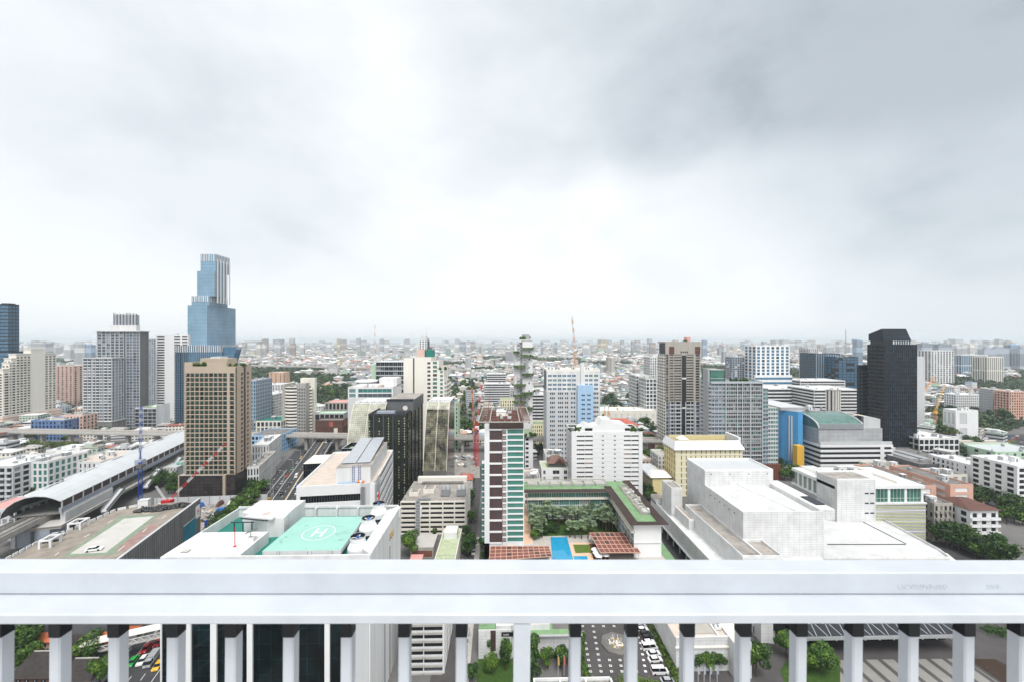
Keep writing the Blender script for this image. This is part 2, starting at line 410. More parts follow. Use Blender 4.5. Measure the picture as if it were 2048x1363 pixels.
class Bld:
    """a building: an Empty at the foot of its front, local x along the front, y into the depth"""
    def __init__(s,name,label,cat,X0,X1,Y0,Y1,rot=0,group=None,land=None):
        s.w = X1-X0; s.d = Y1-Y0; s.rot = rot
        cx_ = (X0+X1)/2; s.root = empty(name,(cx_,Y0,0),rot,label,cat,group)
        s.x0,s.x1 = -s.w/2,s.w/2
        s.reps = {}; s.wall = MB(); s.cache = {}
        mid = (cx_-math.sin(rot)*s.d/2,Y0+math.cos(rot)*s.d/2); foot(mid[0],mid[1],s.w,s.d,rot)
        if land:
            p = proj(cx_,Y0,0); LAND.append((land,p[0],p[1],p[2]))
    def frame(s,face):
        # origin, angle, width
        if isinstance(face,tuple): return face
        return {'F': (s.x0,0,0,s.w),'R': (s.x1,.35,R(90),s.d-.35),'L': (s.x0,s.d,R(-90),s.d-.35),'B': (s.x1-.35,s.d,R(180),s.w-.7)}[face]
    def T(s,face):
        ox,oy,an,_ = s.frame(face); c,q = math.cos(an),math.sin(an)
        return lambda p: (ox+p[0]*c-p[1]*q,oy+p[0]*q+p[1]*c,p[2])
    def rep(s,part,key,make,face,u,y,z):
        if key not in s.cache:
            mb = MB(); make(mb); s.cache[key] = mb
        s.reps.setdefault(part,[]).append((key,face,u,y,z))
    def part(s,name,mb,**k): return mb.build(name,s.root,**k)
    def done(s,cap=100):
        if s.wall.f: s.part('wall',s.wall)
        for part,lst in s.reps.items():
            if len(lst) > cap:
                wx,wy = s.root.location.x,s.root.location.y
                lst.sort(key=lambda r: (r[1] != 'F',-r[4]))
            me = {}; extra = MB()
            for i,(key,face,u,y,z) in enumerate(lst):
                ox,oy,an,_ = s.frame(face); c,q = math.cos(an),math.sin(an)
                if i < cap:
                    if key not in me:
                        o = s.cache[key].build(part,s.root,(ox+u*c-y*q,oy+u*q+y*c,z),an); me[key] = o.data
                    else: link(part,me[key],s.root,(ox+u*c-y*q,oy+u*q+y*c,z),an)
                else:
                    src = s.cache[key]; k0 = len(extra.v)
                    extra.v += [(ox+(p[0]+u)*c-(p[1]+y)*q,oy+(p[0]+u)*q+(p[1]+y)*c,p[2]+z) for p in src.v]
                    extra.f += [tuple(k0+j for j in f) for f in src.f]; idx = [extra.mi(m) for m in src.mats]
                    extra.m += [idx[j] for j in src.m]; extra.uv += src.uv; extra.tints += src.tints
            if extra.f: tag(extra.build(part,s.root),kind='stuff')
        return s

def pane(w_,h_,glass,frame='white_clean',mull=1,trans=0,th=.06):
    def make(mb):
        mb.box(0,w_,-th,0,0,h_,glass)
        if frame:
            for i in range(mull):
                x = w_*(i+1)/(mull+1); mb.box(x-.05,x+.05,-th-.04,-th-.002,0,h_,frame)
            for i in range(trans):
                z = h_*(i+1)/(trans+1); mb.box(0.0,w_,-th-.03,-th-.003,z-.05,z+.05,frame)
    return make
def slab_balcony(w_,proj_,hp,m,rail=None):
    def make(mb):
        mb.box(0,w_,-proj_,0,-.2,0,m)
        if rail == 'bars':
            mb.box(0,w_,-proj_,-proj_+.06,hp-.08,hp,m)
            n = max(2,int(w_/.45))
            for i in range(n+1): x = (w_-.05)*i/n; mb.box(x,x+.05,-proj_,-proj_+.05,0,hp-.08,m)
        else:
            mb.box(0,w_,-proj_,-proj_+.12,0,hp,rail or m)
            mb.box(0,.12,-proj_+.12,0,0,hp,rail or m); mb.box(w_-.12,w_,-proj_+.12,0,0,hp,rail or m)
    return make
def facade(b,face,z0,nfl,fh,cols,wall='white',glass=('glass_dark',),u0=0,u1=None,ww=.65,sill=.9,head=.35,dep=.35,
           frame='white_clean',mull=1,trans=0,balc=None,fin=None,part='window',skip=None,spm=None):
    """real relief: piers and spandrels stand `dep` proud of the panes. cols = number or list of (a, b) spans"""
    _,_,_,W = b.frame(face)
    if u1 is None: u1 = W
    if u0 < 0: u0 = 0
    T = b.T(face); mb = b.wall
    if isinstance(cols,int):
        cw = (u1-u0)/cols; cells = [(u0+cw*(i+.5-ww/2),u0+cw*(i+.5+ww/2)) for i in range(cols)]
    else: cells = [(u0+a,u0+c) for a,c in cols]
    z1 = z0+nfl*fh
    # the wall surface is at y=0, the core behind it at y=dep
    prev = u0
    for a,c in cells+[(u1,u1)]:
        if a-prev > .02: mb.box(prev,a,0,dep,z0,z1,wall,T=T,bottom=False)
        prev = c
    for a,c in cells:
        for f in range(nfl+1):
            zb = z0+f*fh-(head if f > 0 else 0); zt_ = z0+f*fh+(sill if f < nfl else 0)
            if zt_-zb > .01: mb.box(a,c,0,dep,zb,zt_,spm or wall,T=T)
    for f in range(nfl):
        for ci,(a,c) in enumerate(cells):
            if skip and skip(f,ci): continue
            g = glass[0] if len(glass) == 1 or rng.random() < .55 else rng.choice(glass)
            w_,h_ = c-a,fh-sill-head
            b.rep(part,(round(w_,2),round(h_,2),g,mull),pane(w_,h_,g,frame,mull,trans),face,a,dep,z0+f*fh+sill)
            if balc:
                bw = w_+2*balc.get('ext',.3)
                b.rep('balcony',('b',round(bw,2),balc.get('m',wall)),slab_balcony(bw,balc.get('p',1.2),balc.get('h',1.0),balc.get('m',wall),balc.get('rail')),
                      face,a-balc.get('ext',.3),0,z0+f*fh+.02)
    if fin:
        for i in range(fin[0]+1):
            x = u0+(u1-u0)*i/fin[0]; mb.box(x-fin[1]/2,x+fin[1]/2,-fin[2],-.002,z0,z1,fin[3],T=T)
def core(b,z0,z1,m='grey_dark',dep=.35,top=None,x0=None,x1=None,y0=None,y1=None,mb=None):
    x0 = b.x0 if x0 is None else x0; x1 = b.x1 if x1 is None else x1; y0 = 0 if y0 is None else y0; y1 = b.d if y1 is None else y1
    (mb or b.wall).box(x0+dep,x1-dep,y0+dep,y1-dep,z0,z1-.01,m,top=top)
def blank(b,face,z0,z1,m,dep=.35,u0=0,u1=None):
    _,_,_,W = b.frame(face); b.wall.box(u0,W if u1 is None else u1,0,dep,z0,z1,m,T=b.T(face))
def roof(b,z,m='concrete',wall='white',par=1.0,x0=None,x1=None,y0=None,y1=None,th=.3,over=0,name='roof'):
    x0 = (b.x0 if x0 is None else x0)-over; x1 = (b.x1 if x1 is None else x1)+over; y0 = (0 if y0 is None else y0)-over; y1 = (b.d if y1 is None else y1)+over
    mb = MB(); mb.box(x0,x1,y0,y1,z,z+th,wall,top=m)
    if par > 0:
        t = .3; zz_ = z+th
        mb.box(x0,x1,y0,y0+t,zz_,zz_+par,wall); mb.box(x0,x1,y1-t,y1,zz_,zz_+par,wall)
        mb.box(x0,x0+t,y0+t,y1-t,zz_,zz_+par,wall); mb.box(x1-t,x1,y0+t,y1-t,zz_,zz_+par,wall)
    return b.part(name,mb)
def clutter(b,z,n,x0,x1,y0,y1,seed=0,mats=('grey_light','white','metal_grey')):
    """machine rooms, tanks and air units on a roof, each its own part"""
    r = random.Random(seed)
    for i in range(n):
        mb = MB(); k = r.random(); x = r.uniform(x0,x1); y = r.uniform(y0,y1)
        if k < .3:
            q = r.uniform(.7,1.3); mb.lathe([(q,0),(q,2.0),(q*.8,2.3),(.2,2.5)],'metal_grey',seg=12); nm = 'water_tank'
        elif k < .75:
            ww_,dd,hh = r.uniform(1,2.2),r.uniform(.8,1.5),r.uniform(.8,1.6); mb.box(0,ww_,0,dd,.15,hh,r.choice(mats)); mb.box(.1,.3,.1,dd-.1,0,.148,'grey_dark'); mb.box(ww_-.3,ww_-.1,.1,dd-.1,0,.148,'grey_dark')
            mb.lathe([(.35,hh+.003),(.35,hh+.12)],'grey_dark',ww_/2,dd/2,10); nm = 'air_unit'
        else:
            ww_,dd,hh = r.uniform(2.5,5),r.uniform(2,4),r.uniform(2.2,3.2); mb.box(0,ww_,0,dd,0,hh,r.choice(mats)); mb.box(ww_*.3,ww_*.3+.9,-.04,-.001,0,2,'grey_dark'); mb.box(-.15,ww_+.15,-.15,dd+.15,hh,hh+.15,'white'); nm = 'stair_house'
        b.part(nm,mb,loc=(x,y,z))
def blk(pxl,pxr,pyb=None,Y=None,back=None,depth=20,zb=0):
    if Y is None: Y = gp((pxl+pxr)/2,pyb,zb)[1]
    X0,X1 = at(pxl,Y),at(pxr,Y)
    if back is not None:
        X = X1 if back < pxr and pxr < 1006 or back > pxr else X0
        depth = yat(X,back)-Y
    return X0,X1,Y,Y+abs(depth)
HD = R(15.1)    # heading of the big road, the rail station and the car-park roof
def plane(name,poly,z,m,label=None,kind='structure',uvrot=0):
    mb = MB(); c,s = math.cos(-uvrot),math.sin(-uvrot)
    mb.face([(*p,z) for p in poly],m,[(p[0]*c-p[1]*s,p[0]*s+p[1]*c) for p in poly]); return tag(mb.build(name),label=label,kind=kind)
# ============================================================ the towers on the left
GD = ('glass_dark','glass_grey','glass_curtain')
# dark blue-glass tower at the very edge
Y = 540
X0,X1,Y0,Y1 = blk(-95,18,Y=Y,back=39)
b = Bld('office_tower','dark blue glass office tower cut by the left edge of the photo','tower',X0,X1,Y0,Y1,land='the dark edge tower')
z1 = zt(15,612,Y); zp = zt(40,702,Y)
core(b,0,z1,'navy_panel'); nf = int((z1-zp)/4.4)
for f in 'FR': facade(b,f,zp,nf,(z1-zp)/nf,6 if f == 'F' else 3,'navy_panel',('glass_blue',),ww=.94,sill=.7,head=.4,frame='grey_dark',mull=4)
roof(b,z1,'concrete_dark','navy_panel',1.5)
mb = MB(); mb.box(b.x1-12,b.x1-3,2,10,z1+.3,z1+3,'navy_panel'); mb.box(b.x1-26,b.x1-16,2,10,z1+.3,z1+2.2,'navy_panel'); b.part('machine_room',mb)
mb = MB(); mb.box(b.x0-3,b.x1+7,-4,b.d+4,zp-2,zp-.3,'navy_panel'); n = int((zp-2)/4.2)
for i in range(n): mb.box(b.x0-3.3,b.x1+7.3,-4.3,b.d+4.3,i*4.2+3.4,i*4.2+3.9,'navy_panel')
mb.box(b.x0-2.8,b.x1+6.8,-3.8,b.d+3.8,0,zp-2,'glass_blue'); b.part('podium',mb)
b.done()

# cream stepped apartment tower (we see its long right side)
Xr = gp(7,857)[0]; Yf = gp(7,857)[1]; Yb = yat(Xr,113)
b = Bld('apartment_tower','cream apartment tower with stepped curved balconies and a pink podium with an arch','apartment tower',Xr-9,Xr,Yf,Yb,land='the cream stepped tower')
zz = lambda px,py: zt(px,py,yat(Xr,px))
zpod = zz(30,829)
segs = [(7,20,738),(20,24,726),(24,33,717),(33,62,708),(62,90,699),(90,113,707)]
for i,(pa,pb,py) in enumerate(segs):
    ya,yb = yat(Xr,pa)-Yf,yat(Xr,pb)-Yf; z1 = zz((pa+pb)/2,py); out_ = 0 if i not in (4,) else .0
    b.wall.box(b.x0,b.x1-.35,ya+(.01 if i else 0),yb,zpod,z1,'cream',top='concrete')
    nfl = int((z1-zpod-2)/3.15); fh = 3.15
    cols = max(1,round((yb-ya)/4.2))
    T = b.frame('R')
    if i != 4: facade(b,(b.x1,ya,R(90),yb-ya),zpod+.5,nfl,fh,cols,'cream',GD,ww=.62,dep=.35,frame='white_clean',balc=dict(p=.8,h=.8,ext=.1,m='cream_light') if i < 4 else None)
    else:
        b.wall.box(b.x1-.351,b.x1,ya,yb,zpod,z1+2,'cream_light')
    facade(b,(b.x0,ya-.35,0,b.w-.4),max(zpod,z1-9 if i else zpod),2 if i else nfl,fh,2,'cream',GD,ww=.6) if i < 3 else None
    mb = MB(); mb.box(b.x0-.4,b.x1+.3,ya-.4,yb-.01,z1,z1+.8,'cream_light',top='concrete'); b.part('roof',mb)
mb = MB(); W = 3
mb.box(b.x0-W,b.x1+W,-W,b.d+W,0,zpod-.01,'pink',top='concrete')
for k in range(4): mb.box(b.x0-W-.3,b.x1+W+.3,-W-.3,b.d+W+.3,2.6+k*3.4,3.5+k*3.4,'cream_light')
b.part('podium',mb)
mb = MB(); ym = (yat(Xr,70)+yat(Xr,97))/2-Yf; r0 = (yat(Xr,97)-yat(Xr,68))/2
for k in range(12):
    t0,t1 = math.pi*k/12,math.pi*(k+1)/12
    mb.bar((b.x1+W+.6,ym+r0*math.cos(t0),zpod-10+r0*.9*math.sin(t0)),(b.x1+W+.6,ym+r0*math.cos(t1),zpod-10+r0*.9*math.sin(t1)),1.2,1.6,'cream_light')
b.part('arch',mb)
b.done()

# grey twin-height condominium with the finned crown
X0,X1,Y0,_ = blk(167,224,866); Y1 = yat(X1,248)
b = Bld('condominium','shorter front wing of the grey condominium, planted flat roof, patterned dark podium','condominium',X0,X1,Y0,Y1,land='the grey condominium')
z1 = zt(190,717,Y0); zp = zt(190,842,Y0); core(b,0,z1,'grey_dark')
n = int((z1-zp)/3.3)
facade(b,'F',zp,n,(z1-zp)/n,7,'grey_blue',GD,ww=.7,sill=.8,fin=(3,.5,.5,'grey_light'),balc=dict(p=.5,h=.9,ext=0,m='white'))
facade(b,'R',zp,n,(z1-zp)/n,5,'grey_blue',GD,ww=.6,fin=(4,.4,.4,'grey_light'))
roof(b,z1,'roof_sage','grey_light',.9,over=.6)
mb = MB(); mb.box(b.x0-1,b.x1+1,-1,b.d+2,0,zp-.5,'concrete_patch',top='concrete'); mb.box(b.x0-1.4,b.x1+1.4,-1.6,b.d+2.4,zp-.49,zp-.02,'grey_light'); b.part('podium',mb)
b.done()
Y0 = Y1+2; X0,X1 = at(195,Y0),at(280,Y0); Y1 = yat(X1,297)
b = Bld('condominium','taller grey condominium with a dark recess and a finned grey crown','condominium',X0,X1,Y0,Y1)
z1 = zt(240,664,Y0); core(b,0,z1,'grey_dark'); n = int(z1/3.3); W = b.w
facade(b,'F',0,n,z1/n,6,'grey_blue',GD,u0=0,u1=W*.62,ww=.7,sill=.8,fin=(6,.4,.45,'grey_light'))
facade(b,'F',0,n,z1/n,4,'grey_blue',('glass_grey','glass_dark'),u0=W*.68,u1=W,ww=.82,sill=.6,fin=(2,.4,.45,'grey_light'))
facade(b,'R',0,n,z1/n,3,'grey',GD,ww=.25,fin=(8,.35,.4,'grey_dark'))
mb = MB(); mb.box(b.x0-3,b.x1+2,-2,b.d+1,z1,z1+.9,'white',top='concrete'); b.part('roof',mb)
xa,xb = at(212,Y0)-(X0+X1)/2,at(268,Y0)-(X0+X1)/2
mb = MB(); mb.box(xa,xb,3,b.d-3,z1+.9,zt(240,651,Y0),'white'); b.part('machine_room',mb)
xa,xb = at(222,Y0)-(X0+X1)/2,at(268,Y0)-(X0+X1)/2; zc0,zc1 = zt(240,651,Y0),zt(240,628,Y0)
mb = MB(); mb.box(xa,xb,4,b.d-4,zc0,zc1-1.5,'grey_blue')
for k in range(15):
    x = xa+(xb-xa)*k/14; mb.box(x-.25,x+.25,3.3,4-.003,zc0,zc1+rng.uniform(-.5,1.4),'grey_light' if k % 2 else 'grey_dark')
b.part('crown',mb)
b.done()

# slim far tower, striped white tower
X0,X1,Y0,Y1 = blk(298,312,Y=600,depth=18)
b = Bld('apartment_tower','slim pale blue grey tower seen through the gap beside the striped white tower','apartment tower',X0,X1,Y0,Y1)
z1 = zt(305,680,Y0); core(b,0,z1); n = int(z1/3.4); facade(b,'F',0,n,z1/n,3,'grey_blue',GD,ww=.5); blank(b,'R',0,z1,'grey_blue'); roof(b,z1,wall='grey_blue'); b.done()
X0,X1,Y0,Y1 = blk(312,377,Y=500,depth=24)
b = Bld('apartment_tower','white tower with dark horizontal balcony stripes left of the blue stepped skyscraper','apartment tower',X0,X1,Y0,Y1,land='the striped white tower')
z1 = zt(340,673,Y0); core(b,0,z1,'charcoal'); n = int(z1/3.1); W = b.w
facade(b,'F',0,n,z1/n,[(1.5,10.5),(22,29.5),(31.5,W-1)],'white_clean',('glass_dark',),sill=1.3,head=.2,frame=None)
facade(b,'L',0,n,z1/n,2,'white_clean',('glass_dark',),ww=.7,sill=1.3,frame=None); blank(b,'R',0,z1,'white_clean')
roof(b,z1,'white_roof','white_clean',1.4); clutter(b,z1+.3,6,b.x0+2,b.x1-4,3,18,3); b.done()

# low grey office with roof domes
X0,X1,Y0,_ = blk(270,313,868); Y1 = yat(X1,340)
b = Bld('office_building','low grey office with dark glass front, white blank side and domed roof tanks','office building',X0,X1,Y0,Y1)
z1 = zt(290,817,Y0); core(b,0,z1,'grey_dark'); facade(b,'F',0,7,z1/7,5,'grey',('glass_dark','glass_grey'),ww=.9,sill=.6,frame='grey_dark',mull=2)
mb = MB(); mb.box(b.x1-.35,b.x1+.2,0,b.d,0,z1+4,'white'); b.part('side_wall',mb); roof(b,z1,'roof_sage','grey_light',.8)
for px in (294,304): mb = MB(); mb.lathe([(4,0),(4,.8),(3,1.8),(1.5,2.4),(.1,2.6)],'green_pale',seg=16); b.part('dome',mb,loc=(at(px,Y0)-(X0+X1)/2,12,z1+.3))
b.done()

# ------------------------------------------------------------ blue stepped skyscraper
Y0 = 500
X0,X1 = at(351,Y0),at(443,Y0)
b = Bld('skyscraper','tall stepped skyscraper of pale blue reflective glass, highest building in view','skyscraper',X0,X1,Y0,Y0+58,land='the blue stepped skyscraper')
cxm = (X0+X1)/2
def tier(pa,pb,pc,ytop,zbot,oy,cols,side,fr='glass_sky',fins=True,name='tier',fl=4.2,crown=0):
    xa,xb = at(pa,Y0+oy)-cxm,at(pb,Y0+oy)-cxm
    yb = yat(xb+cxm,pc)-Y0 if pc else oy+30
    zt1 = zt(pb,ytop,Y0+oy); mb = MB(); mb.box(xa,xb,oy,yb,zbot,zt1,fr)
    nfl = int((zt1-crown-zbot)/fl)
    for i in range(nfl+1):
        z = zbot+(zt1-crown-zbot)*i/nfl; mb.box(xa-.12,xb+.12,oy-.12,yb+.12,z-.08,z+.08,'glass_blue')
    n = cols
    for i in range(n+1):
        x = xa+(xb-xa)*i/n; mb.box(x-.13,x+.13,oy-.25,oy-.125,zbot,zt1,'grey_blue')
    m = side
    for i in range(m+1):
        y = oy+(yb-oy)*i/m; mb.box(xb+.125,xb+.3,y-.16,y+.16,zbot,zt1,'grey_blue')
    if crown:
        k = int((xb-xa)/2.6)
        for i in range(k): x = xa+(xb-xa)*(i+.5)/k; mb.box(x-.55,x+.55,oy-.5,oy-.26,zt1-crown,zt1+.6,'white' if i % 2 else 'grey_light')
        k = int((yb-oy)/2.6)
        for i in range(k): y = oy+(yb-oy)*(i+.5)/k; mb.box(xb+.31,xb+.5,y-.55,y+.55,zt1-crown,zt1+.6,'white' if i % 2 else 'grey_light')
    b.part(name,mb); return xa,xb,oy,yb,zt1
ta = tier(351,443,None,691,0,0,22,12,'glass_blue',crown=8)
zb = ta[4]
tb = tier(376,414,471,612,zb,4,12,26,'glass_sky')
tc_ = tier(384,418,455,594,tb[4],6,10,18,'glass_sky',crown=7)
td = tier(395,429,452,543,tc_[4],8,11,14,'glass_sky')
te = tier(402,431,459,509,td[4],10,9,12,'glass_sky',crown=9)
mb = MB()
xb,oy,yb = te[1],te[2],te[3]
for i in range(5): y = oy+3+(yb-oy-4)*i/4; mb.box(xb+.6,xb+1.3,y-.8,y+.8,tc_[4]-8,te[4]-6,'white')
b.part('pilaster',mb)
# dark glass canopy block flaring to the right of the podium
xa = at(442,Y0)-cxm; xb = at(471,Y0)-cxm; zt0 = zt(460,694,Y0)
mb = MB(); zlow = zt(460,735,Y0); xm = at(459,Y0)-cxm
for (q0,q1) in ((0,30),):
    P = [(xa,2,0),(xm,2,0),(xm,2,zlow),(xb,2,zt0-3),(xb,2,zt0),(xa,2,zt0)]
    Q = [(p[0],12,p[2]) for p in P]; mb.face(P,'glass_blue'); mb.face(Q[::-1],'glass_blue')
    for i in range(6): j = (i+1) % 6; mb.face([P[i],Q[i],Q[j],P[j]],'glass_blue' if i != 3 else 'grey_blue')
for k in range(1,9): z = zt0*k/9; mb.box(xa,xm if z < zlow else xb-3,1.8,1.99,z-.15,z+.15,'grey_blue')
b.part('canopy_block',mb)
b.done()

# ------------------------------------------------------------ beige tower
X0,X1,Y0,_ = blk(369,471,998); Y1 = yat(X1,503)
b = Bld('hotel_tower','beige tower with a grid of teal balcony windows on a dark brown louvred podium','hotel tower',X0,X1,Y0,Y1,land='the beige tower')
z1 = zt(420,735,Y0); zp = zt(420,948,Y0); core(b,zp,z1,'beige',dep=1.2); W = b.w
nf = 22; ztop = zt(420,745,Y0); fh = (ztop-zp)/nf
k = W/102.0; c9 = [((2.5+i*9.3)*k,(2.5+i*9.3+8.2)*k) for i in range(9)]; c1 = [(90.5*k,100*k)]
facade(b,'F',zp,nf,fh,c9+c1,'beige',('glass_teal','glass_teal','glass_dark','glass_green'),sill=.25,head=.3,dep=1.2,frame='grey_dark',mull=2)
b.wall.box(b.x0,b.x1,0,1.2,ztop,z1,'beige')
for i in range(nf):
    for (a,c) in c9[::1]+c1: b.rep('balcony_rail',('r',round(c-a,2)),(lambda ww_: (lambda m: m.box(0,ww_,0,.05,0,.9,'glass_smoke')))(c-a),'F',a,.35,zp+i*fh+.25)
D = b.d-.35
facade(b,'R',zp,nf,fh,[(D*.33,D*.33+2.4),(D*.72,D*.72+2.0)],'beige',('glass_teal','glass_dark'),sill=.5,head=.4,dep=1.2,frame='grey_dark',mull=1)
T = b.T('R'); b.wall.box(0,D,0,1.2,ztop,z1,'beige',T=T); b.wall.box(D*.5,D*.62,-.004,.3,zp,z1,'brown_panel',T=T)
blank(b,'L',zp,z1,'beige',1.2); roof(b,z1,'roof_sage','beige',.6)
mb = MB(); zz1 = zt(400,724,Y0); xa = at(385,Y0)-(X0+X1)/2; xb = at(414,Y0)-(X0+X1)/2; xc_ = at(450,Y0)-(X0+X1)/2
mb.box(b.x0,xa,0,.5,z1+.9,zz1,'beige'); mb.box(b.x0,b.x0+.5,.51,b.d,z1+.9,zz1,'beige'); mb.box(xb,xc_+1,0,.5,z1+.9,zz1,'beige'); b.part('parapet',mb)
mb = MB(); mb.box(xa+2,xc_-1,4,b.d-3,z1+.9,zt(420,717,Y0),'beige'); mb.box(xa+8,xb+5,5,b.d-4,zt(420,717,Y0),zt(420,714,Y0),'grey_light'); b.part('penthouse',mb)
mb = MB(); wp = 2.0
mb.box(b.x0-wp,b.x1-7,-1.5,b.d,0,zp-.2,'panel_brown',top='concrete'); mb.box(b.x1-5.4,b.x1+.3,-.6,b.d+1,0,zp-.2,'panel_brown'); mb.box(b.x1-7.01,b.x1-5.41,-1.7,2,0,zp,'beige'); mb.box(b.x0-wp-.8,b.x0-wp-.01,-1.6,b.d,0,zp-.1,'beige')
b.part('podium',mb)
b.done(100)
ROOFG = []     # places for roof gardens: (x, y, z, radius, n)
ROOFG.append(((X0+X1)/2+9,Y0+5,z1+.5,5,9)); ROOFG.append(((X0+X1)/2-7,Y0+3,z1+.5,4,5)); ROOFG.append((X1-1,Y0+8,z1+.5,2,3))

# small white/mint houses at the foot of the beige tower
X0,X1,Y0,Y1 = blk(327,353,962,depth=14)
b = Bld('apartment_block','small grey and white block squeezed between the station and the beige tower','apartment block',X0,X1,Y0,Y1); z1 = zt(340,935,Y0)
core(b,0,z1,'grey'); facade(b,'F',0,3,z1/3,4,'white',GD,ww=.4); blank(b,'L',0,z1,'grey'); roof(b,z1,'roof_metal','white',.4); b.done()
X0,X1,Y0,Y1 = blk(353,368,956,depth=12)
b = Bld('apartment_block','small mint green block with outside stairs left of the beige tower','apartment block',X0,X1,Y0,Y1); z1 = zt(360,925,Y0)
core(b,0,z1,'mint_dark'); facade(b,'F',0,4,z1/4,2,'mint',('glass_teal',),ww=.6); blank(b,'L',0,z1,'mint'); roof(b,z1,'concrete','mint',.4); b.done()

# ------------------------------------------------------------ curved cream office tower beyond the flyover
X0,X1,Y0,_ = blk(565,612,870,Y=None); Y1 = yat(X1,631)
b = Bld('office_tower','cream office tower with bowed balcony bands and a grey ribbed shaft','office tower',X0,X1,Y0,Y1,land='the bowed cream office tower')
z1 = zt(590,775,Y0); n = 15; fh = z1/n; ymax = b.d
def arc(x0,x1,bow,y,k=8): return [(x0+(x1-x0)*i/k,y-bow*math.sin(math.pi*i/k)) for i in range(k+1)]
W = b.w; xs = b.x0+W*.11; xe = b.x0+W*.66
mb = MB(); mb.prism([(xs,3)]+[(p[0],p[1]+1.2) for p in arc(xs,xe,2.2,0)]+[(xe,3),(xe,ymax),(xs,ymax)],0,z1,'glass_dark'); b.part('core_wall',mb)
for i in range(n):
    mb = MB(); mb.prism([(xs,3)]+arc(xs,xe,2.2,0)+[(xe,3)],i*fh,i*fh+fh*.5,'cream_light',bottom=True); b.part('balcony',mb)
mb = MB(); mb.box(b.x0,xs,-.5,ymax,0,z1+4,'grey_warm'); b.part('side_wall',mb)
mb = MB(); mb.box(xe,b.x1,-1.5,8,0,z1+5,'grey_warm')
for i in range(n*1):
    for j in range(5): x = xe+(b.x1-xe)*(j+.5)/5; mb.box(x-.45,x+.45,-1.52,-1.503,i*fh+.8,i*fh+fh*.85,'glass_dark')
for j in range(6): x = xe+(b.x1-xe)*j/5; mb.box(x-.15,x+.15,-2.0,-1.504,0,z1+5,'grey_light')
b.part('ribbed_shaft',mb)
yy0 = 8.01
mb = MB(); mb.box(b.x1-6,b.x1-2.5,yy0,ymax-5,0,z1,'glass_dark'); b.part('side_core',mb)
for i in range(n):
    mb = MB(); T = lambda p: p
    pts = [(b.x1-2.4,yy0)]+[(b.x1-2.0+3.2*math.sin(math.pi*k/8),yy0+(ymax-5-yy0)*k/8) for k in range(9)]+[(b.x1-2.4,ymax-5)]
    mb.prism(pts,i*fh,i*fh+fh*.5,'cream_light',bottom=True); b.part('balcony',mb)
mb = MB(); mb.box(b.x1-3,b.x1+1.5,ymax-5,ymax,0,z1+9,'cream'); mb.box(b.x0+W*.45,b.x1-3.01,ymax-6,ymax,z1,z1+9,'cream'); b.part('stair_tower',mb)
roof(b,z1,'roof_lime','cream_light',.6,x0=xs,x1=xe,y0=1,y1=ymax-6.1); clutter(b,z1+.3,9,xs+1,xe-1,3,12,5,('grey_light','grey')); b.done()

# ------------------------------------------------------------ lattice-glass office pair (dark prism between two sloped curtains)
X0,X1,Y0,_ = blk(737,811,1012); Y1 = yat(X1,846)
b = Bld('office_tower','dark smoked glass office tower with grimy vertical bands and a satellite dish on its roof','office tower',X0,X1,Y0,Y1,land='the dark smoked glass tower')
z1 = zt(770,830,Y0); mb = MB(); W = b.w
mb.box(b.x0,b.x1,0,b.d,0,z1,'glass_smoke',top='concrete_stain')
nfl = 17
for i in range(nfl+1): z = z1*i/nfl; mb.box(b.x0-.06,b.x1+.06,-.06,b.d+.06,z-.1,z+.1,'charcoal')
b.part('wall',mb)
def band(a,c,face,y=0):
    mb = MB(); T = b.T(face); mb.box(a,c,-.5,-.061,0,z1+.4,'glass_smoke',T=T)
    for k in range(int((z1)/1.6)):
        if rng.random() < .75: q = (c-a)*rng.uniform(.25,.5); mb.box(a+(c-a)/2-q/2,a+(c-a)/2+q/2,-.53,-.501,k*1.6+.3,k*1.6+.9,'louvre_yellow',T=T)
    b.part('window_band',mb)
for u in (.01,.27,.52,.80,.95): band(W*u,W*u+1.3,'F')
for u in (.1,.3,.5,.72,.92): band(b.d*u,b.d*u+1.3,'R')
for i,u in enumerate((.14,.4,.66)): mb = MB(); mb.box(b.x0+W*u,b.x0+W*u+.25,-.35,-.062,0,z1,'grey_dark'); b.part('mullion',mb)
mb = MB(); t = .5; mb.box(b.x0,b.x1,0,t,z1,z1+1,'charcoal'); mb.box(b.x1-t,b.x1,t,b.d,z1,z1+1,'charcoal'); mb.box(b.x0,b.x0+t,t,b.d,z1,z1+1,'charcoal'); b.part('parapet',mb)
xa = at(769,Y0+8)-(X0+X1)/2; xb = at(822,Y0+8)-(X0+X1)/2; zc = zt(790,815,Y0+14)+3
mb = MB(); mb.box(xa,xb,14,b.d-6,z1,z1+7.5,'grey_dark',top='concrete_stain'); mb.box(xa-.4,xb+.4,13.6,13.98,z1+6.9,z1+8.2,'charcoal'); b.part('machine_room',mb)
mb = MB(); mb.box(xa-3,xb-9,2,5,z1,z1+2.2,'grey_blue'); b.part('machine_room',mb)
mb = MB(); mb.lathe([(.1,0),(.8,.15),(1.3,.4),(1.6,.7)],'grey_warm',seg=16); d_ = b.part('satellite_dish',mb,loc=(xb-3.5,7,z1+3.2)); d_.rotation_euler = (R(60),0,R(20))
mb = MB(); mb.tube((xb-3.5,7.2,z1),(xb-3.5,7.4,z1+3.2),.12,'metal_grey'); b.part('dish_mast',mb)
b.done()

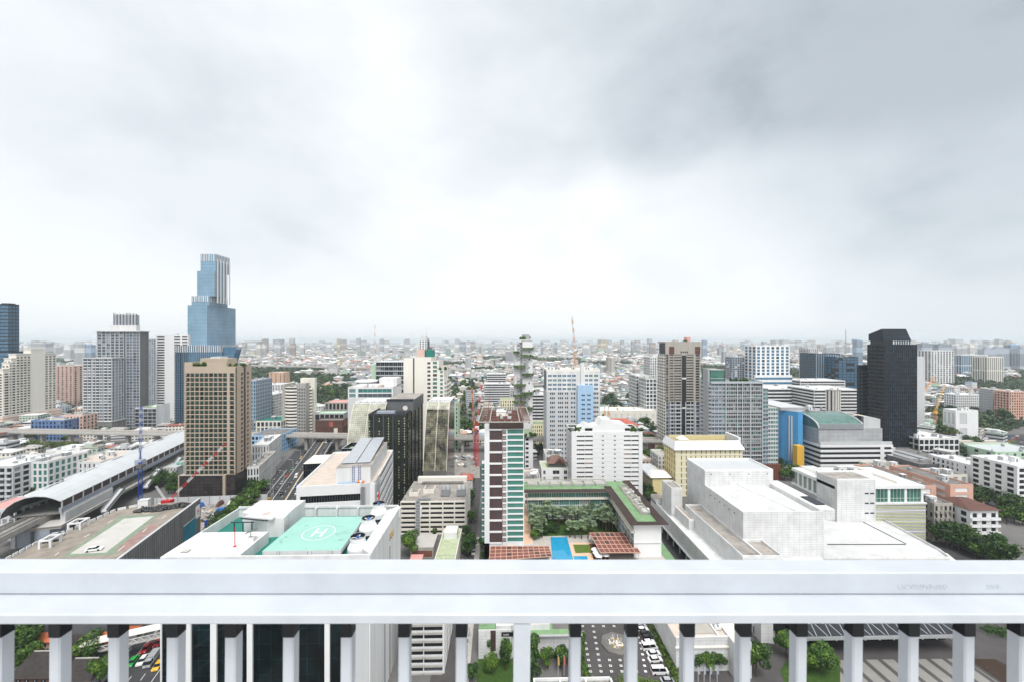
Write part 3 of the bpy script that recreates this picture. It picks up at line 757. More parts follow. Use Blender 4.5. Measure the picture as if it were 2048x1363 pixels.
def sloped(name,label,pxl,pxr,pyb,pytop,pyknee,Yb,lean,depth,right_px=None,darkrow=.0):
    X0,X1 = at(pxl,Yb),at(pxr,Yb); b = Bld(name,label,'office building',X0,X1,Yb,Yb+depth)
    zb_ = zt((pxl+pxr)/2,pyb,Yb); zk = zt((pxl+pxr)/2,pyknee,Yb+lean*.75); zt_ = zt((pxl+pxr)/2,pytop,Yb+lean)
    prof = [(0,zb_),(lean*.30,zb_+(zk-zb_)*.5),(lean*.75,zk),(lean,zt_)]
    mb = MB(); u = 0
    for (ya,za),(yb,zb2) in zip(prof,prof[1:]):
        l = math.dist((ya,za),(yb,zb2)); m = 'glass_grid_dark' if za < zb_+(zk-zb_)*darkrow else 'glass_grid'
        mb.face([(b.x0,ya,za),(b.x1,ya,za),(b.x1,yb,zb2),(b.x0,yb,zb2)],m,[(0,u),(b.w,u),(b.w,u+l),(0,u+l)]); u += l
    side = [(0,0)]+prof+[(depth,zt_),(depth,0)]
    for x,fl_ in ((b.x1,False),(b.x0,True)):
        P = [(x,y,z) for y,z in side]; mb.face(P[::-1] if fl_ else P,'glass_smoke',[(y,z) for y,z in (side[::-1] if fl_ else side)])
    mb.face([(b.x0,0,0),(b.x1,0,0),(b.x1,0,zb_),(b.x0,0,zb_)],'concrete_dark')
    mb.face([(b.x0,lean,zt_),(b.x1,lean,zt_),(b.x1,depth,zt_),(b.x0,depth,zt_)],'white_roof')
    b.part('glass_curtain',mb)
    n = int(b.w/1.25/6)
    for i in range(n+1):
        x = b.x0+b.w*i/n; mm = MB()
        for (ya,za),(yb,zb2) in zip(prof,prof[1:]): mm.bar((x,ya-.05,za),(x,yb-.05,zb2),.22,.22,'cream_light')
        b.part('rib',mm)
    mb = MB()
    for i in range(5): mb.box(b.x0+b.w*i/5,b.x0+b.w*i/5+b.w/7,lean+1,lean+6,zt_,zt_+.8,'grey_light')
    b.part('roof_vent',mb); return b,zt_
b,_ = sloped('office_building','grimy sloped glass-grid curtain wall left of the dark smoked glass tower',689,758,935,806,822,258,17,42)
b.done(); LAND.append(('the sloped glass curtain',715,880,262))
b,_ = sloped('office_building','grimy sloped glass-grid curtain wall right of the dark smoked glass tower',846,893,941,803,818,258,17,42,darkrow=.6)
mb = MB()
for k in range(3): mb.box(b.x0-3,b.x1-1,-2.5,-.01,2+k*4.2,3.4+k*4.2,'white'); mb.box(b.x0-3,b.x1-1.2,-2.3,-.02,3.4+k*4.2,6.2+k*4.2,'glass_dark')
b.part('parking_deck',mb)
b.done()
# low dark cube with the roof garden and a sign, in front of the left curtain
X0,X1,Y0,Y1 = blk(683,716,990,Y=None,depth=15); Y0 = 245; X0,X1 = at(683,Y0),at(721,Y0)
b = Bld('sign_building','low black roof box with a pale green roof and a small white sign','building',X0,X1,Y0,Y0+15); z1 = zt(700,896,Y0)
b.wall.box(b.x0,b.x1,0,b.d,0,z1-2.6,'charcoal',top='roof_lime'); t = .5
for q in ((b.x0,b.x1,0,t),(b.x0,b.x1,b.d-t,b.d),(b.x0,b.x0+t,t,b.d-t),(b.x1-t,b.x1,t,b.d-t)): b.wall.box(*q,z1-2.6,z1,'navy_panel',top='grey_light')
def text(parent,s_,size,loc,rot,m,name='sign_lettering',ext=.02,align='LEFT',sx_=1):
    cu = bpy.data.curves.new('t','FONT'); cu.body = s_; cu.size = size; cu.extrude = ext; cu.align_x = align
    o = bpy.data.objects.new('t',cu); C.objects.link(o); dg = bpy.context.evaluated_depsgraph_get(); me = bpy.data.meshes.new_from_object(o.evaluated_get(dg)); bpy.data.objects.remove(o)
    me.materials.clear(); me.materials.append(MATS[m]); me.name = name; q = bpy.data.objects.new(name,me); C.objects.link(q); q.parent = parent; q.location = loc; q.rotation_euler = rot; q.scale = (sx_,1,1); return q
text(b.root,'THE',1.3,(b.x0+3.2,-.05,z1-2.2),(R(90),0,0),'white_clean'); text(b.root,'RENDEZ',1.5,(b.x0+1.2,-.05,z1-4.0),(R(90),0,0),'white_clean',sx_=1.3)
b.done()

# ------------------------------------------------------------ cream tower and the offices behind
X0,X1,Y0,_ = blk(807,893,Y=350); Y1 = Y0+26
b = Bld('hotel_tower','cream stepped tower with a dark vertical slot and a small green-topped penthouse','hotel tower',X0,X1,Y0,Y1,land='the cream slotted tower')
P = lambda px: at(px,Y0)-(X0+X1)/2
steps = [(807,826,716),(829,862,714),(862,878,722),(878,888,740),(888,893,762)]
for pa,pb,py in steps:
    z1 = zt(pa,py,Y0); xa,xb = P(pa),P(pb)
    b.wall.box(xa,xb,.35,b.d,0,z1,'cream_light',top='concrete')
    u0,u1 = xa-b.x0,xb-b.x0; n = int(z1/3.5)
    if pb > 862: facade(b,(xa,0,0,xb-xa),0,n,z1/n,1 if pb < 890 else 1,'cream_light',('glass_teal','glass_dark','glass_curtain'),ww=.5,mull=1)
    else: b.wall.box(xa,xb,0,.349,0,z1,'cream_light')
z1 = zt(850,714,Y0); b.wall.box(P(862)-5.5,P(862)-.8,-.02,0.3,z1,z1+.01,'white')
cells = [(P(855)-b.x0,P(861)-b.x0)]
b.wall.box(P(826),P(829),1.5,b.d,0,z1-1,'charcoal'); mb = MB(); n = int(z1/3.5)
for i in range(1,n): b.rep('window','w1',pane(2.6,1.9,'glass_dark'),'F',P(855)-b.x0,0,i*z1/n-2.6)
zs = zt(893,762,Y0); facade(b,'R',0,int(zs/3.4),zs/int(zs/3.4),4,'cream_light',('glass_dark',),ww=.55,sill=1.0,frame=None,balc=dict(p=1.2,h=1.0,ext=.3,m='cream_light'))
mb = MB(); mb.box(P(832),P(847),5,16,z1,zt(840,699,Y0),'pink'); b.part('penthouse',mb); mb = MB(); mb.box(P(849),P(863),6,18,z1,zt(840,700,Y0),'mint_dark'); b.part('green_screen',mb); b.done()
ROOFG.append((at(883,Y0),Y0+3,zt(880,740,Y0)+.3,2.5,4))
# white round-roofed annex running down the slope right of the curtain wall
X0,X1,Y0,Y1 = blk(833,861,Y=620,depth=22)
b = Bld('apartment_tower','white slender tower with dark square windows and a rooftop antenna behind the cream tower','apartment tower',X0,X1,Y0,Y1)
z1 = zt(845,682,Y0); core(b,0,z1,'charcoal',x0=b.x0+4,x1=b.x1-5); n = 30; facade(b,(b.x0+4,0,0,b.w-9),0,n,z1/n,3,'white_clean',('glass_dark',),ww=.5)
z2 = zt(845,690,Y0); b.wall.box(b.x0,b.x0+4.3,0,18,0,z2,'white'); b.wall.box(b.x1-5.3,b.x1,0,18,0,z2-3,'glass_grey')
for k in range(int(z2/3.3)): b.wall.box(b.x0-.4,b.x0+4,-.5,-.01,k*3.3,k*3.3+1.3,'white')
mb = MB(); mb.box(b.x0+6,b.x1-7,3,12,z1,z1+7,'white'); b.part('penthouse',mb); mb = MB(); mb.tube((b.x1-7,6,z1),(b.x1-7,6,z1+20),.3,'grey',5,.1); b.part('antenna',mb); b.done()

X0,X1,Y0,Y1 = blk(752,812,Y=470,depth=40)
b = Bld('office_building','grey office block with long shelf-like balconies behind the round white roof','office building',X0,X1,Y0,Y1,land='the balconied grey offices')
z1 = zt(780,724,Y0); core(b,0,z1); n = 15; facade(b,'F',0,n,z1/n,7,'grey_blue',GD,ww=.9,sill=.9,head=.2,balc=dict(p=1,h=.7,ext=.3,m='grey_light'))
mb = MB(); mb.box(at(742,Y0)-(X0+X1)/2,b.x0-.01,2,30,0,z1-3,'green_pale'); b.part('green_wing',mb); roof(b,z1,'roof_metal','grey_light',.0,over=1.0); blank(b,'L',0,z1,'grey_blue'); b.done()
# white office with teal glass, round disc roof
X0,X1,Y0,Y1 = blk(696,786,Y=318,depth=26)
b = Bld('office_building','white low office with a teal ribbon of windows, in front of the grey block','office building',X0,X1,Y0,Y1)
z1 = zt(740,776,Y0); zm = zt(740,795,Y0); core(b,0,z1,'white'); blank(b,'F',0,zm,'white')
facade(b,'F',zm,2,(z1-zm)/2,[(1,6),(8,b.w-1)],'white_clean',('glass_teal','glass_grey'),sill=.4,head=.5,mull=6,frame='white_clean'); blank(b,'L',0,z1,'white'); blank(b,'R',0,z1,'white')
roof(b,z1,'white_roof','white',.8); clutter(b,z1+.3,8,b.x0+8,b.x1-8,2,8,8,('peach','grey_light'))
mb = MB(); mb.box(at(760,Y0+14)-(X0+X1)/2,b.x1,12,b.d-1,z1+.31,z1+7,'white'); b.part('machine_room',mb)
b.done()
X0,X1,Y0,Y1 = blk(704,748,Y=352,depth=18)
b = Bld('round_pavilion','round white disc roof held over a ring of dark windows','pavilion',X0,X1,Y0,Y1,land='the round white disc roof'); z1 = zt(726,764,Y0+6)
mb = MB(); r = b.w/2; mb.lathe([(r*.92,0),(r*.92,z1-4.2)],'white',0,9,28); b.part('drum',mb)
mb = MB(); mb.lathe([(r*.84,z1-4.19),(r*.84,z1)],'glass_dark',0,9,28)
for i in range(24): t = i*math.pi/12; mb.box(r*.86*math.cos(t)-.2,r*.86*math.cos(t)+.2,9+r*.86*math.sin(t)-.2,9+r*.86*math.sin(t)+.2,z1-4.19,z1,'white')
b.part('window_ring',mb); mb = MB(); mb.lathe([(r*.9,z1+.003),(r*1.02,z1+.3),(r*1.02,z1+1.2),(r*.9,z1+1.6),(.1,z1+2.2)],'white_clean',0,9,32); b.part('disc_roof',mb); b.done()
# ============================================================ near buildings
def local(ox,oy,rot):
    c,s = math.cos(rot),math.sin(rot)
    return lambda x,y: ((x-ox)*c+(y-oy)*s,-(x-ox)*s+(y-oy)*c)

# ------------------------------------------------------------ elevated rail station and viaduct
S0 = gp(121,1001,21); st = empty('rail_station',(S0[0],S0[1],0),HD,'elevated rail station under a long curved pale grey roof','station')
LAND.append(('the curved station roof',200,960,220))
LEN = 175
prof = [(-23.5,14.8),(-22.8,17.5),(-21,20.2),(-18,22.6),(-14,24.2),(-10,24.6),(-6,24.0),(-3,22.8),(0,21)]
mb = MB()
for (xa,za),(xb,zb) in zip(prof,prof[1:]):
    for k in range(12):
        y0,y1 = LEN*k/12,LEN*(k+1)/12
        mb.face([(xa,y0,za),(xb,y0,zb),(xb,y1,zb),(xa,y1,za)],'roof_metal'); mb.face([(xa,y0,za-.35),(xa,y1,za-.35),(xb,y1,zb-.35),(xb,y0,zb-.35)],'grey_dark')
    mb.face([(xa,0,za-.35),(xb,0,zb-.35),(xb,0,zb),(xa,0,za)],'roof_metal')
for k in range(1,15):
    y = LEN*k/15
    for (xa,za),(xb,zb) in zip(prof,prof[1:]): mb.face([(xa,y,za+.06),(xb,y,zb+.06),(xb,y+.25,zb+.06),(xa,y+.25,za+.06)],'grey_light')
tag(mb.build('roof',st))
for i in range(6):
    y = 14+i*27; mb = MB(); mb.face([(-23,y,18.2),(-30,y+9,18.8),(-30,y+18,18.8),(-15,y+20,24.4),(-15,y,24.3)],'roof_metal'); mb.box(-29,-23.6,y+9,y+18,15.5,18.1,'glass_grey'); mb.build('canopy',st)
mb = MB(); mb.box(-.5,.12,1,LEN,17.3,20.7,'brown_panel'); mb.box(-.9,.5,.5,LEN,14.9,17.29,'grey_blue'); mb.box(-.2,.35,0,LEN,20.71,21.02,'grey_light'); mb.build('side_screen',st)
for k in range(24): mb = MB(); y = .5+k*LEN/24; mb.box(.13,.5,y,y+.5,15,21.3,'grey_light'); mb.build('frame',st)
mb = MB(); mb.box(-1.2,.8,2,38,9.4,14.88,'grey_light')
for k in range(6): mb.box(.81,1.1,1.5,38,9.9+k*.8,10.2+k*.8,'white')
mb.build('concourse_wall',st)
mb = MB(); mb.box(-24,1.6,-2,LEN,7.6,9.38,'concrete',top='concrete_dark'); mb.box(-25,1.9,-2.5,LEN,9.0,9.39,'pale_concrete'); mb.build('platform_deck',st)
mb = MB(); mb.box(-22.6,-1.3,4,LEN,13.0,13.5,'concrete_dark',top='paving_grey'); mb.box(-18,-8,-.5,LEN,9.39,12.6,'concrete',top='gravel'); mb.build('platform',st)
for k in range(7):
    mb = MB(); y = 6+k*26; mb.box(-13.5,-10.5,y,y+2.6,0,6.2,'concrete'); mb.prism([(-22,y),(0,y),(0,y+2.6),(-22,y+2.6)],6.2,7.58,'concrete',bottom=True); mb.build('pier',st)
mb = MB(); mb.box(-18,-3,-2,9,0,7.5,'grey_blue'); mb.box(-17,-16,-2.5,-2.01,0,7.5,'grey_light'); mb.box(-10,-9,-2.6,-2.01,0,7.5,'grey_dark'); mb.build('stair_block',st)
for (ya,x_) in ((26,3.2),(66,3.4),(96,3.2)):
    mb = MB(); mb.bar((x_,ya,4.0),(x_,ya+17,11.5),2.6,1.0,'grey_light'); mb.bar((x_-1.4,ya,5.3),(x_-1.4,ya+17,12.8),.15,1.3,'metal_grey'); mb.bar((x_+1.4,ya,5.3),(x_+1.4,ya+17,12.8),.15,1.3,'metal_grey'); mb.build('staircase',st)
c_,s_ = math.cos(HD),math.sin(HD); foot(S0[0]-11*c_-60*s_,S0[1]-11*s_+60*c_,34,210,HD,3)
vi = empty('rail_viaduct',(S0[0],S0[1],0),HD,'concrete viaduct carrying two rail tracks out of the station','viaduct')
mb = MB(); mb.box(-18,-8,-90,-.6,10.6,12.6,'concrete',top='gravel'); mb.box(-18.5,-18.01,-90,-.6,11.2,13.6,'concrete'); mb.box(-7.99,-7.5,-90,-.6,11.2,13.6,'concrete'); mb.build('deck',vi)
for x in (-16.6,-15.1,-11.2,-9.7): mb = MB(); mb.box(x,x+.2,-90,LEN,12.9,13.1,'metal_grey'); mb.build('rail',vi)
for x in (-15.75,-10.35): mb = MB(); mb.box(x-1.35,x+1.35,-90,LEN,12.61,12.85,'concrete_dark'); mb.build('track_bed',vi)
for y in (-80,-52,-24): mb = MB(); mb.box(-14.6,-11.4,y,y+3,0,10.58,'concrete'); mb.box(-17,-9,y-.3,y+3.3,9.2,10.59,'concrete'); mb.build('pier',vi)
for y in (-60,-24): mb = MB(); mb.box(-7.4,-7.15,y,y+.25,12,19,'metal_grey'); mb.bar((-7.3,y+.12,18),(-14,y+.12,18.5),.12,.12,'metal_grey'); mb.build('power_mast',vi)
foot(S0[0]-13*c_+45*s_,S0[1]-13*s_-45*c_,16,96,HD,2)

# ------------------------------------------------------------ car-park roof with faded markings
Z0 = 30
pts = [gp(x,y,Z0) for x,y in ((-70,1170),(250-70,1163),(250,1113),(398,1001),(345,1004),(277,1012),(232,1021),(164,1052),(76,1086),(20,1113))]
pts = [gp(235,1124,Z0),gp(398,1001,Z0),gp(345,1004,Z0),gp(277,1012,Z0),gp(232,1021,Z0),gp(164,1052,Z0),gp(76,1086,Z0),gp(10,1122,Z0)]
o0 = pts[0]; lc = local(o0[0],o0[1],HD); lp = [lc(*p) for p in pts]
cp = empty('car_park',(*o0,0),HD,'car park building with a worn rooftop deck and dark ribbed metal side, by the station','car park'); LAND.append(('the worn rooftop car park',220,1070,150))
mb = MB(); mb.prism(lp,0,Z0,'grey_dark',top='parking_top'); mb.build('wall',cp)
q0,q1 = lp[0],lp[1]; dx,dy = q1[0]-q0[0],q1[1]-q0[1]; ln = math.hypot(dx,dy); an = math.atan2(dy,dx)
def wallT(u,o,z): return (q0[0]+dx/ln*u+dy/ln*o,q0[1]+dy/ln*u-dx/ln*o,z)
mb = MB(); T = lambda p: wallT(p[0],-p[1],p[2])
mb.box(-4,ln,-.7,-.02,15,Z0+1.2,'metal_cladding',T=T); mb.build('metal_cladding',cp)
mb = MB(); mb.box(-4,ln,-.75,-.01,Z0+1.21,Z0+1.5,'grey_light',T=T); mb.build('coping',cp)
mb = MB()
for k in range(int(ln/1.3)): mb.box(k*1.3,k*1.3+.12,-.82,-.71,15,Z0+1.1,'grey_dark',T=T)
tag(mb.build('cladding_rib',cp),kind='stuff')
def along(px):   # distance along the wall where a pixel column meets it
    best = min(range(0,200),key=lambda k: abs(proj(o0[0]+(pts[1][0]-o0[0])*k/200,o0[1]+(pts[1][1]-o0[1])*k/200,0)[0]-px)); return ln*best/200
ua,ub = along(363),along(388)
mb = MB(); mb.box(ua,ub,-.95,-.83,17.5,24.6,'billboard_teal',T=T); mb.build('billboard',cp); mb = MB(); mb.box(ua-.1,ub+.1,-.97,-.84,24.61,24.8,'grey_light',T=T); mb.build('billboard_frame',cp)
ua,ub = along(387),along(395)
mb = MB(); mb.box(ua,ub,-.95,-.83,23.5,29,'white_clean',T=T)
for (a,b_,z,w2) in ((.35,.6,27,.8),(.45,.75,26.2,.8),(.3,.55,25.6,.5)): mb.box(ua+(ub-ua)*a,ua+(ub-ua)*b_,-.98,-.951,z-w2/2,z+w2/2,'red_sign',T=T)
mb.build('sign',cp)
mb = MB(); mb.box(-4,ln,-.6,-.03,6,14.9,'white',T=T); mb.build('lower_wall',cp)
def rp(pxs,z): return [lc(*gp(x,y,Z0)) for x,y in pxs]
mb = MB(); mb.face([(*p,Z0+.008) for p in rp([(124,1113),(243,1031),(318,1027),(226,1108)],Z0)],'faded_green'); mb.face([(*p,Z0+.014) for p in rp([(140,1107),(249,1036),(308,1031),(212,1104)],Z0)],'pale_concrete'); mb.build('painted_panel',cp)
mb = MB(); mb.face([(*p,Z0+.012) for p in rp([(232,1098),(262,1075),(304,1048),(318,1050),(250,1102)],Z0)],'faded_red'); mb.build('faded_patch',cp)
mb = MB()
for a,b_ in (((110,1110),(118,1104)),((168,1074),(180,1067)),((216,1045),(226,1039)),((236,1101),(250,1090)),((285,1063),(294,1056)),((325,1035),(332,1030)),((286,1027),(300,1025))):
    p,q = lc(*gp(*a,Z0)),lc(*gp(*b_,Z0)); mb.bar((*p,Z0+.03),(*q,Z0+.03),.25,.02,'paint')
mb.build('line_marking',cp)
for i,(a,b_) in enumerate(zip(lp[3:],lp[4:])):
    l = math.dist(a,b_); n = int(l/2.4)
    for k in range(n):
        p = [a[j]+(b_[j]-a[j])*(k+.1)/n for j in (0,1)]; q = [a[j]+(b_[j]-a[j])*(k+.85)/n for j in (0,1)]
        mb = MB(); mb.bar((*p,Z0+.55),(*q,Z0+.55),.3,1.0,'white'); mb.build('parapet_block',cp)
# gateway frames on the deck
for (px,py,w_,d_,h_) in ((134,1062,3.6,4.5,2.4),(76,1098,3,4.5,2.4)):
    x,y = lc(*gp(px,py,Z0)); mb = MB()
    for (u,v) in ((0,0),(w_,0),(0,d_),(w_,d_)): mb.box(x+u,x+u+.6,y+v,y+v+.6,Z0+.01,Z0+h_,'white')
    [mb.box(*q_,Z0+h_,Z0+h_+.5,'white') for q_ in ((x,x+w_+.6,y,y+.6),(x,x+w_+.6,y+d_,y+d_+.6),(x,x+.6,y+.61,y+d_-.01),(x+w_,x+w_+.6,y+.61,y+d_-.01))]; mb.build('gateway',cp)
# heaps of black bags / tyres by the back edge (each heap one thing)
def heap(x,y,z,r_,n,h,m,label,seed):
    q = random.Random(seed); mb = MB()
    for i in range(n):
        a,k = q.uniform(0,6.28),math.sqrt(q.random()); xx,yy = r_*k*math.cos(a),r_*.45*k*math.sin(a); zz_ = h*(1-k)*q.uniform(.6,1)
        mb.lathe([(.1,zz_),(.55,zz_+.1),(.6,zz_+.4),(.3,zz_+.7),(.05,zz_+.75)],m,xx,yy,7)
    return tag(mb.build('bag_heap',loc=(x,y,z),rotz=HD),label,'bags')
x,y = gp(290,1021,Z0); heap(x,y,Z0,3.6,80,1.4,'black','heap of black bags at the back of the car-park deck, by the white hut',1)
x,y = gp(322,1018,Z0); heap(x,y,Z0,5.2,130,1.7,'black','largest heap of black bags on the car-park deck, middle one',2)
x,y = gp(361,1012,Z0); heap(x,y,Z0,4.6,100,1.3,'black','right-hand heap of black bags next to the car park parapet',3)
x,y = gp(286,1020,Z0); mb = MB(); mb.box(-1.8,1.8,0,2.4,0,4.2,'white'); mb.box(-1.9,1.9,-.1,2.5,4.2,4.4,'grey_light'); mb.box(-.5,.5,-.04,-.003,0,2,'grey_dark')
tag(mb.build('hut',loc=(x,y,Z0),rotz=HD),'small white hut on the car-park deck beside the blue crane','hut')

# ------------------------------------------------------------ white tower with the helipad
ZR = 47.0
Yb_ = gp(600,1013,ZR)[1]; Yf_ = gp(540,1111,ZR)[1]; XL = gp(482,1012,ZR)[0]; XR = gp(800,1013,ZR)[0]
b = Bld('helipad_tower','white office tower with a mint green helipad, cooling towers and dark glass front','office tower',XL,XR,Yf_,Yb_,land='the white helipad tower')
mx_ = (XL+XR)/2; P = lambda px: at(px,Yf_)-mx_
G = lambda px,py,z=ZR: (gp(px,py,z)[0]-mx_,gp(px,py,z)[1]-Yf_)
b.wall.box(b.x0+.4,b.x1-.4,.5,b.d,0,44,'white',top='mint_dark'); b.wall.box(b.x1-.399,b.x1,0,b.d,0,ZR,'white'); b.wall.box(b.x0,b.x0+.399,0,b.d,0,ZR,'white')
b.wall.box(b.x0+.4,b.x1-.4,b.d-.6,b.d+.0,44.01,ZR,'white')
b.wall.box(b.x0+.4,b.x1-.4,0,.49,37,ZR,'white')
mb = MB(); mb.box(b.x0+.4,b.x1-.4,.2,.49,0,36.99,'facade_dark'); b.part('glass_front',mb)
strips = [(356,383),(422,434),(495,506),(650,660),(697,739)]
for a,c in strips: mb = MB(); mb.box(P(a),min(P(c),b.x1-.4),-.25,.198,0,36.99,'white_clean' if a < 690 else 'grey_light'); b.part('pilaster',mb)
Dd = b.d; T = b.T('R')
yq = lambda px: yat(XR,px)-Yf_-.35
for px in (770,780): mb = MB(); mb.box(yq(px)-.35,yq(px)+.25,-.03,-.003,0,40 if px > 775 else 36,'charcoal',T=T); b.part('slot_window',mb)
yy = yq(776); t_ = text(b.root,'KU',3.0,(b.x1+.06,yq(779)+.2,zt(780,1079,yat(XR,780))),(R(90),0,R(90)),'gold',ext=.1,sx_=1.25)
# roof structures
ph = [G(482,1012),G(602,1013),G(602,1040),G(560,1062),G(502,1046)]
zt0 = ZR
mb = MB(); xa,ya = G(497,1037,ZR); xb,yb = G(600,1037,ZR)
bl = [(b.x0+.41,b.d-.61),(b.x0+.41,G(500,1048)[1]),(G(498,1046)[0],G(498,1046)[1]),(G(528,1068)[0],G(528,1068)[1]),(G(580,1060)[0],G(580,1060)[1]),(G(602,1035)[0],G(602,1035)[1]),(G(602,1035)[0],b.d-.61)]
hb = [(b.x0+7.5,b.d-.62),(b.x0+7.5,G(500,1040)[1]),(G(540,1050)[0],G(540,1054)[1]),(G(578,1044)[0],G(578,1052)[1]),(G(600,1022)[0],G(600,1032)[1]),(G(602,1022)[0],b.d-.62)]
mb.prism(hb,44.01,ZR+2.6,'white',top='white_roof'); b.part('plant_house',mb)
mb = MB(); x1,y1 = G(524,1072); x2,y2 = G(500,1113); mb.box(b.x0+.41,G(512,1085)[0],.51,G(450,1065)[1],44.02,ZR+.3,'white',top='white_roof'); b.part('lower_roof',mb)
mb = MB(); hx0,hy1 = G(606,1033); hx1,_ = G(729,1033); hy0 = G(600,1100)[1]; hxl = G(526,1100)[0]; hxr = G(681,1100)[0]
mb.prism([(hxl,hy0),(hxr,hy0),(hx1,hy1),(hx0,hy1)],ZR-1.2,ZR,'white',top='mint',bottom=True); b.part('helipad_deck',mb)
cxh,cyh = G(638,1064); mb = MB(); r0 = 4.55
for k in range(48):
    t0,t1 = k*math.pi/24,(k+1)*math.pi/24
    mb.face([(cxh+r0*math.cos(t0),cyh+r0*math.sin(t0),ZR+.012),(cxh+r0*math.cos(t1),cyh+r0*math.sin(t1),ZR+.012),(cxh+(r0-.24)*math.cos(t1),cyh+(r0-.24)*math.sin(t1),ZR+.012),(cxh+(r0-.24)*math.cos(t0),cyh+(r0-.24)*math.sin(t0),ZR+.012)],'paint')
for x in (-1.5,1.1): mb.face([(cxh+x,cyh-2.6,ZR+.012),(cxh+x+.6,cyh-2.6,ZR+.012),(cxh+x+.6,cyh+2.6,ZR+.012),(cxh+x,cyh+2.6,ZR+.012)],'paint')
mb.face([(cxh-.9,cyh-.3,ZR+.012),(cxh+1.1,cyh-.3,ZR+.012),(cxh+1.1,cyh+.3,ZR+.012),(cxh-.9,cyh+.3,ZR+.012)],'paint'); b.part('helipad_marking',mb)
mb = MB(); mb.box(b.x0+.4,b.x1-.4,b.d-.9,b.d-.62,ZR-.01,ZR+.7,'white')
for k in range(7): x = hx0-6+k*7; mb.prism([(x,b.d-2.0),(x+.4,b.d-2.0),(x+.4,b.d-.91),(x,b.d-.91)],44.02,ZR+.2,'white')
b.part('parapet',mb)
mb = MB(); mb.prism([(b.x1-.401,.5),(b.x1-.401,b.d-.61),(b.x1-3.2,b.d-4),(b.x1-3.2,3)],44.02,ZR+.25,'white',top='white_clean'); b.part('parapet_ledge',mb)
for i,(px,py,s) in enumerate(((716,1108,1.0),(737,1068,1.0),(758,1036,1.0))):
    x,y = G(px,py,44.5); ct = MB(); r = 2.7
    ct.lathe([(r*.96,44.4),(r*.96,45.3)],'charcoal',x,y,28); ct.lathe([(r,45.31),(r,46.7),(r*.92,47.1),(r*.76,48.0),(r*.73,48.2),(r*.73,49.6)],'white_clean',x,y,28,cap=False)
    ob = b.part('cooling_tower',ct); rr = MB(); rr.lathe([(r*.70,49.62),(r*.70,48.7),(.01,48.7)],'charcoal',x,y,28,cap=False); rr.lathe([(r*.74,49.55),(r*.74,49.7),(r*.70,49.7),(r*.70,49.62)],'metal_grey',x,y,28,cap=False); rr.build('fan_ring',ob)
    fn = MB()
    for k in range(4): t = k*math.pi/2+i; fn.bar((x,y,49.1),(x+1.7*math.cos(t),y+1.7*math.sin(t),49.15),.45,.06,'grey_light')
    fn.lathe([(.35,48.9),(.35,49.6),(.2,49.75),(.05,49.8)],'tarp_blue',x,y,12); fn.build('fan',ob)
    lg = MB()
    for k in range(8): t = k*math.pi/4; lg.box(x+r*.9*math.cos(t)-.1,x+r*.9*math.cos(t)+.1,y+r*.9*math.sin(t)-.1,y+r*.9*math.sin(t)+.1,44.0,44.39,'grey_dark')
    lg.tube((x-r,y-r*.9,44.3),(x+r*1.2,y-r*.9,44.3),.1,'grey_light'); lg.build('leg_frame',ob)
# roof furniture
x,y = G(470,1092,ZR+.3); mb = MB(); mb.tube((x,y,ZR+.3),(x,y,ZR+5.6),.10,'crane_red',8); mb.lathe([(.45,ZR+.31),(.45,ZR+.4),(.12,ZR+.5)],'crane_red',x,y,10); b.part('beacon_pole',mb)
x,y = G(502,1081,ZR+.3); mb = MB(); mb.box(x-1,x+1,y-.5,y+.9,ZR+.31,ZR+1.3,'white'); mb.bar((x-1.3,y,ZR+2.6),(x+1.4,y,ZR+3.6),1.6,.08,'grey_dark'); mb.tube((x,y,ZR+1.3),(x,y,ZR+3),.09,'grey_dark'); b.part('satellite_dish',mb)
x,y = G(486,1056,ZR); mb = MB()
for u in (-2.6,0,2.6): mb.box(x+u-.12,x+u+.12,y,y+.24,44.3,ZR+1.7,'charcoal')
mb.box(x-3.6,x+3.2,y-.02,y+.22,ZR+1.71,ZR+1.95,'charcoal'); b.part('hoist_frame',mb)
x,y = G(372,1102,ZR+.3); mb = MB(); mb.box(x-.9,x+.9,y-.7,y+.7,ZR+.5,ZR+.62,'pale_concrete'); mb.box(x-.9,x-.7,y-.6,y+.6,ZR+.31,ZR+.49,'grey_dark'); b.part('roof_hatch',mb)
x,y = G(520,1034,ZR+2.6); mb = MB(); mb.bar((x-4,y,ZR+3),(x+5,y-1.5,ZR+3),1.5,.4,'white'); mb.bar((x-5,y-1,ZR+2.85),(x+4,y-2.8,ZR+2.85),.3,.3,'charcoal'); mb.bar((x+.2,y+1,ZR+3.1),(x+1.6,y+2.4,ZR+3.1),.35,.1,'orange'); b.part('roof_duct',mb)
mb = MB()
for px,py,w_,d_ in ((572,1043,3.2,.2),): x,y = G(px,py,ZR); mb.box(x-1.5,x+1.6,y-1.6,y-1.5,ZR,ZR+1.2,'grey_warm')
b.part('vent_grille',mb)
for px in (560,565,620,628,668,686): x,y = G(px,1104,ZR); mb = MB(); mb.box(x-.06,x+.06,.3,.42,ZR-.5,ZR+1.0,'metal_grey'); b.part('guard_post',mb)
b.done()

